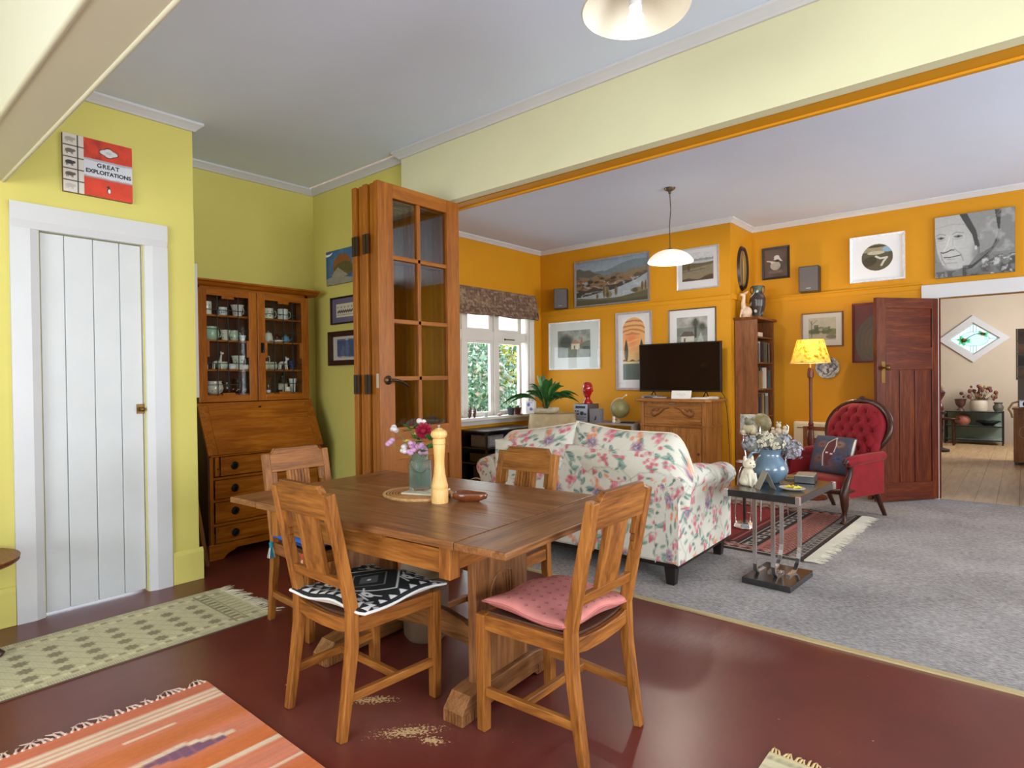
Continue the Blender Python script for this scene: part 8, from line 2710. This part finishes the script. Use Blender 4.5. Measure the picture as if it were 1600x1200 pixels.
def hall_pot(name, label, x, z, prof, c, cat='pot'):
    o = thing(name, label, cat, (x, 12.72, z))
    MB().lathe([(0, 0)] + prof + [(max(r - 0.012, 0), h) for r, h in prof[::-1] if h > 0.02] + [(0, 0.02)], 24).build('body', plain('hall_%s_%d' % (name, int(x * -100)), c, 0.5, var=0.12), o, smooth=45)
    MB().tube([(prof[-1][0] * math.cos(a), prof[-1][0] * math.sin(a), prof[-1][1]) for a in np.linspace(0, 2 * math.pi, 25)], 0.008, 6).build('rim', plain('hall_rim_%s' % name, tuple(int(v * 0.8) for v in c), 0.5), o, smooth=60)
    return o


hall_pot('footed_urn', 'brown footed urn at the left on the hall shelf stand', -0.83, 0.5535, [(0.055, 0), (0.05, 0.02), (0.025, 0.05), (0.06, 0.09), (0.075, 0.14), (0.08, 0.19)], (92, 56, 46))
cp = hall_pot('crock', 'cream cylindrical crock of dried flowers on the hall shelf stand', -0.585, 0.5535, [(0.11, 0), (0.125, 0.02), (0.125, 0.16), (0.11, 0.18)], (190, 178, 158), 'crock')
df_ = thing('dried_flowers', 'spray of dried maroon flowers standing in the cream crock', 'dried flowers', (-0.585, 12.72, 0.58))
rr = random.Random(4)
sm2, bl2, bl3 = MB(), MB(), MB()
for k in range(46):
    a, t = rr.uniform(0, 6.28), rr.uniform(0.0, 0.26)
    tip = (t * math.cos(a) * 1.15, t * math.sin(a) * 0.7, rr.uniform(0.2, 0.4) - 0.25 * t)
    sm2.tube([(0, 0, 0.02), (tip[0] * 0.3, tip[1] * 0.3, 0.15), tip], 0.003, 4)
    (bl2 if k % 4 else bl3).ball(tip, rr.uniform(0.018, 0.034), 7, 5)
sm2.build('stems', plain('dry_stem', (110, 98, 66), 0.8), df_)
bl2.build('blooms', plain('dry_maroon', (112, 66, 60), 0.9, var=0.3, scale=50), df_)['kind'] = 'stuff'
bl3.build('pale_blooms', plain('dry_tan', (170, 140, 96), 0.9), df_)['kind'] = 'stuff'
hall_pot('jar', 'small grey two-handled jar at the right on the hall shelf stand', -0.33, 0.5535, [(0.05, 0), (0.07, 0.04), (0.072, 0.08), (0.05, 0.115), (0.055, 0.14)], (92, 86, 78), 'jar')
hall_pot('terracotta_pot', 'round terracotta pot on the middle glass shelf in the hall', -0.8, 0.3135, [(0.06, 0), (0.1, 0.04), (0.11, 0.09), (0.09, 0.15), (0.05, 0.18)], (170, 100, 80))
hall_pot('dark_bowl', 'wide black bowl on the middle glass shelf in the hall', -0.46, 0.3135, [(0.06, 0), (0.1, 0.03), (0.16, 0.07)], (26, 26, 26), 'bowl')
stl = thing('hall_stool', 'small dark wooden stool in front of the hall shelf stand', 'stool', (-0.98, 12.3, 0.005))
MB().lathe([(0, 0.42), (0.17, 0.42), (0.175, 0.435), (0.17, 0.45), (0, 0.45)], 28).build('seat', MAH, stl, smooth=40)
for k in range(4):
    a = R(45 + 90 * k)
    MB().tube([(0.13 * math.cos(a), 0.13 * math.sin(a), 0), (0.11 * math.cos(a), 0.11 * math.sin(a), 0.42)], 0.018, 8).build('leg', MAH, stl, smooth=60)
hp_ = thing('hall_pedestal', 'black turned pedestal carrying a dark vase beside the open door', 'pedestal', (-1.0, 11.2, 0.005))
MB().lathe([(0, 0), (0.14, 0), (0.14, 0.03), (0.05, 0.06), (0.045, 0.25), (0.065, 0.32), (0.04, 0.4), (0.045, 0.55), (0.1, 0.58), (0.1, 0.6), (0, 0.6)], 24).build('column', plain('pedestal_black', (22, 18, 18), 0.35), hp_, smooth=45)
hv = thing('hall_vase', 'dark maroon vase on the black pedestal in the hall', 'vase', (-1.0, 11.2, 0.606))
MB().lathe([(0.05, 0), (0.07, 0.05), (0.05, 0.12), (0.03, 0.16), (0.075, 0.25), (0.09, 0.3), (0.06, 0.33), (0, 0.33)], 24).build('body', plain('vase_maroon', (70, 36, 38), 0.3), hv, smooth=45)
MB().ball((0, 0, 0.37), (0.07, 0.05, 0.06), 12, 8).build('dried_top', plain('dry_tan2', (140, 120, 100), 0.9, var=0.3, scale=40), hv, smooth=60)
hc = thing('hall_cabinet', 'golden pine cabinet at the right edge of the hall view', 'cabinet', (0.09, 10.3, 0.005))
B(-0.2, 0.4, -0.22, 0.25, 0.03, 0.71).build('carcass', wood('cabinet', 'z'), hc, bev=0.004)
B(-0.215, 0.415, -0.235, 0.26, 0.71, 0.73).build('cabinet_top', wood('cabinet', 'x'), hc, bev=0.004)
B(-0.17, 0.1, -0.228, -0.22, 0.08, 0.66).build('door', wood('cabinet', 'z'), hc, bev=0.004)
MB().tube([(-0.1 + 0.045 * math.cos(a), -0.235, 0.42 + 0.07 * math.sin(a)) for a in np.linspace(0, 2 * math.pi, 22)], 0.003, 5).build('ring_pull', plain('ring_pale', (200, 180, 140), 0.4), hc)
for x in (-0.17, 0.37):
    for y in (-0.19, 0.22):
        B(x - 0.02, x + 0.02, y - 0.02, y + 0.02, 0, 0.03).build('foot', MAH, hc)
cm_ = thing('camera_case', 'silver and black camera on the golden hall cabinet', 'camera', (0.0, 10.2, 0.7355))
B(-0.06, 0.1, -0.05, 0.05, 0, 0.1).build('body', plain('camera_silver', (170, 170, 176), 0.3, 0.6), cm_, bev=0.01)
MB().tube([(-0.06, 0, 0.08), (-0.12, -0.06, 0.06), (-0.16, -0.1, -0.02), (-0.13, -0.24, -0.06), (-0.12, -0.245, -0.12)], 0.012, 6).build('strap', plain('strap_tan', (170, 130, 80), 0.7), cm_, smooth=60)
MB().lathe([(0.04, 0), (0.04, 0.04), (0.03, 0.045), (0, 0.04)], 18).move(lambda x, y, z: (x + 0.02, -0.05 - z, y + 0.05)).build('lens', plain('slot_black', (30, 30, 34), 0.3), cm_, smooth=45)
wr_ = thing('wall_rack', 'dark wall rack of magazines high at the right edge of the hall', 'rack', (0.05, 10.62, 1.1))
for k in range(4):
    B(-0.13, 0.3, -0.03, 0.0, k * 0.17, k * 0.17 + 0.012).build('rail', plain('rack_iron', (84, 76, 66), 0.4, 0.6), wr_)
for x in (-0.13, 0.3):
    B(x - 0.008, x + 0.008, -0.03, 0.0, -0.01, 0.68).build('upright', plain('rack_iron', (84, 76, 66), 0.4, 0.6), wr_)
for k in range(4):
    B(-0.12, 0.28, -0.022, -0.012, k * 0.17 + 0.014, k * 0.17 + 0.14).build('magazine', plain('magazine_%d' % k, [(120, 96, 80), (70, 60, 64), (140, 100, 84), (90, 70, 60)][k], 0.5, var=0.3, scale=14), wr_)
B(-0.12, 0.28, 0.0, 0.02, -1.09, 0.68).build('stand_back', plain('rack_iron', (84, 76, 66), 0.4, 0.6), wr_)

# ================================================================== GARDEN OUTSIDE THE WINDOW
def shrub(label, c, r, n, cols, seed, leaf=0.06, name='garden_shrub', cat='shrub'):
    o = thing(name, label, cat, (c[0], c[1], c[2] - r[2]))
    g = np.random.RandomState(seed)
    d = g.normal(size=(n, 3))
    d /= np.linalg.norm(d, axis=1)[:, None]
    rad = g.uniform(0.55, 1.0, n) ** 0.5
    lump = 1 + 0.25 * np.sin(d[:, 0] * 7 + seed) * np.cos(d[:, 2] * 6)
    P = d * (rad * lump)[:, None] * np.array(r) + np.array([0, 0, r[2]])
    t = g.normal(size=(n, 3))
    t /= np.linalg.norm(t, axis=1)[:, None]
    s = np.cross(t, d)
    s /= np.linalg.norm(s, axis=1)[:, None] + 1e-9
    L = leaf * g.uniform(0.6, 1.3, n)[:, None]
    V = np.stack([P - t * L, P + s * L * 0.45, P + t * L, P - s * L * 0.45], 1).reshape(-1, 3)
    me = bpy.data.meshes.new('foliage')
    me.vertices.add(4 * n)
    me.vertices.foreach_set('co', V.reshape(-1).astype(np.float32))
    me.loops.add(4 * n)
    me.loops.foreach_set('vertex_index', np.arange(4 * n, dtype=np.int32))
    me.polygons.add(n)
    me.polygons.foreach_set('loop_start', np.arange(0, 4 * n, 4, dtype=np.int32))
    pal = np.array([lin(x) for x in cols])
    ci = pal[g.randint(0, len(pal), n)] * g.uniform(0.7, 1.25, (n, 1))
    rgba = np.ones((n, 4, 4), np.float32)
    rgba[:, :, :3] = ci[:, None, :]
    at = me.color_attributes.new('Col', 'FLOAT_COLOR', 'POINT')
    at.data.foreach_set('color', rgba.reshape(-1))
    me.update()
    fo = finish('foliage', me, attr_mat('garden_leaf', 0.6), o)
    fo['kind'] = 'stuff'
    MB().tube([(0, 0, 0), (0.03, 0.02, r[2] * 0.6), (-0.02, 0, r[2] * 1.2)], [0.05, 0.04, 0.02], 8).build('trunk', plain('bark', (84, 66, 50), 0.9), o, smooth=60)
    return o


struct('floor_garden', B(-20, -4.99, -2, 22, -0.5, -0.3), plain('lawn', (110, 140, 80), 0.9, var=0.3, scale=3), 'lawn outside the garden window')
shrub('blue-green flowering shrub filling the left pane of the garden window', (-7.3, 6.9, 1.1), (1.2, 1.3, 1.5), 9000, [(140, 186, 160), (110, 160, 134), (176, 210, 186), (226, 206, 206), (204, 220, 206), (86, 128, 108)], 1, 0.05)
shrub('yellow-green shrub seen through the right pane of the garden window', (-8.0, 9.3, 1.0), (1.3, 1.4, 1.5), 9000, [(170, 206, 110), (140, 186, 96), (206, 222, 150), (120, 160, 110), (196, 212, 180)], 2, 0.055)
shrub('bush with yellow blooms beyond the right window pane', (-7.0, 8.25, 1.45), (0.35, 0.35, 0.4), 700, [(226, 206, 70), (240, 220, 90), (190, 200, 80)], 3, 0.06)
shrub('dark leafy tree behind the garden shrubs', (-10.5, 9.3, 2.2), (2.2, 2.8, 2.6), 9000, [(110, 150, 130), (130, 176, 140), (170, 206, 170), (84, 124, 104)], 4, 0.11, 'garden_tree', 'tree')
shrub('low green shrub close outside the window sill', (-6.4, 6.0, 0.2), (0.6, 0.9, 0.75), 3500, [(100, 150, 110), (140, 180, 130), (80, 120, 90), (200, 190, 190)], 5, 0.045)
shrub('pale green tree far left beyond the window', (-11.0, 6.3, 2.0), (2.0, 2.0, 2.6), 7000, [(120, 170, 140), (160, 200, 170), (100, 140, 120)], 6, 0.11, 'garden_tree', 'tree')
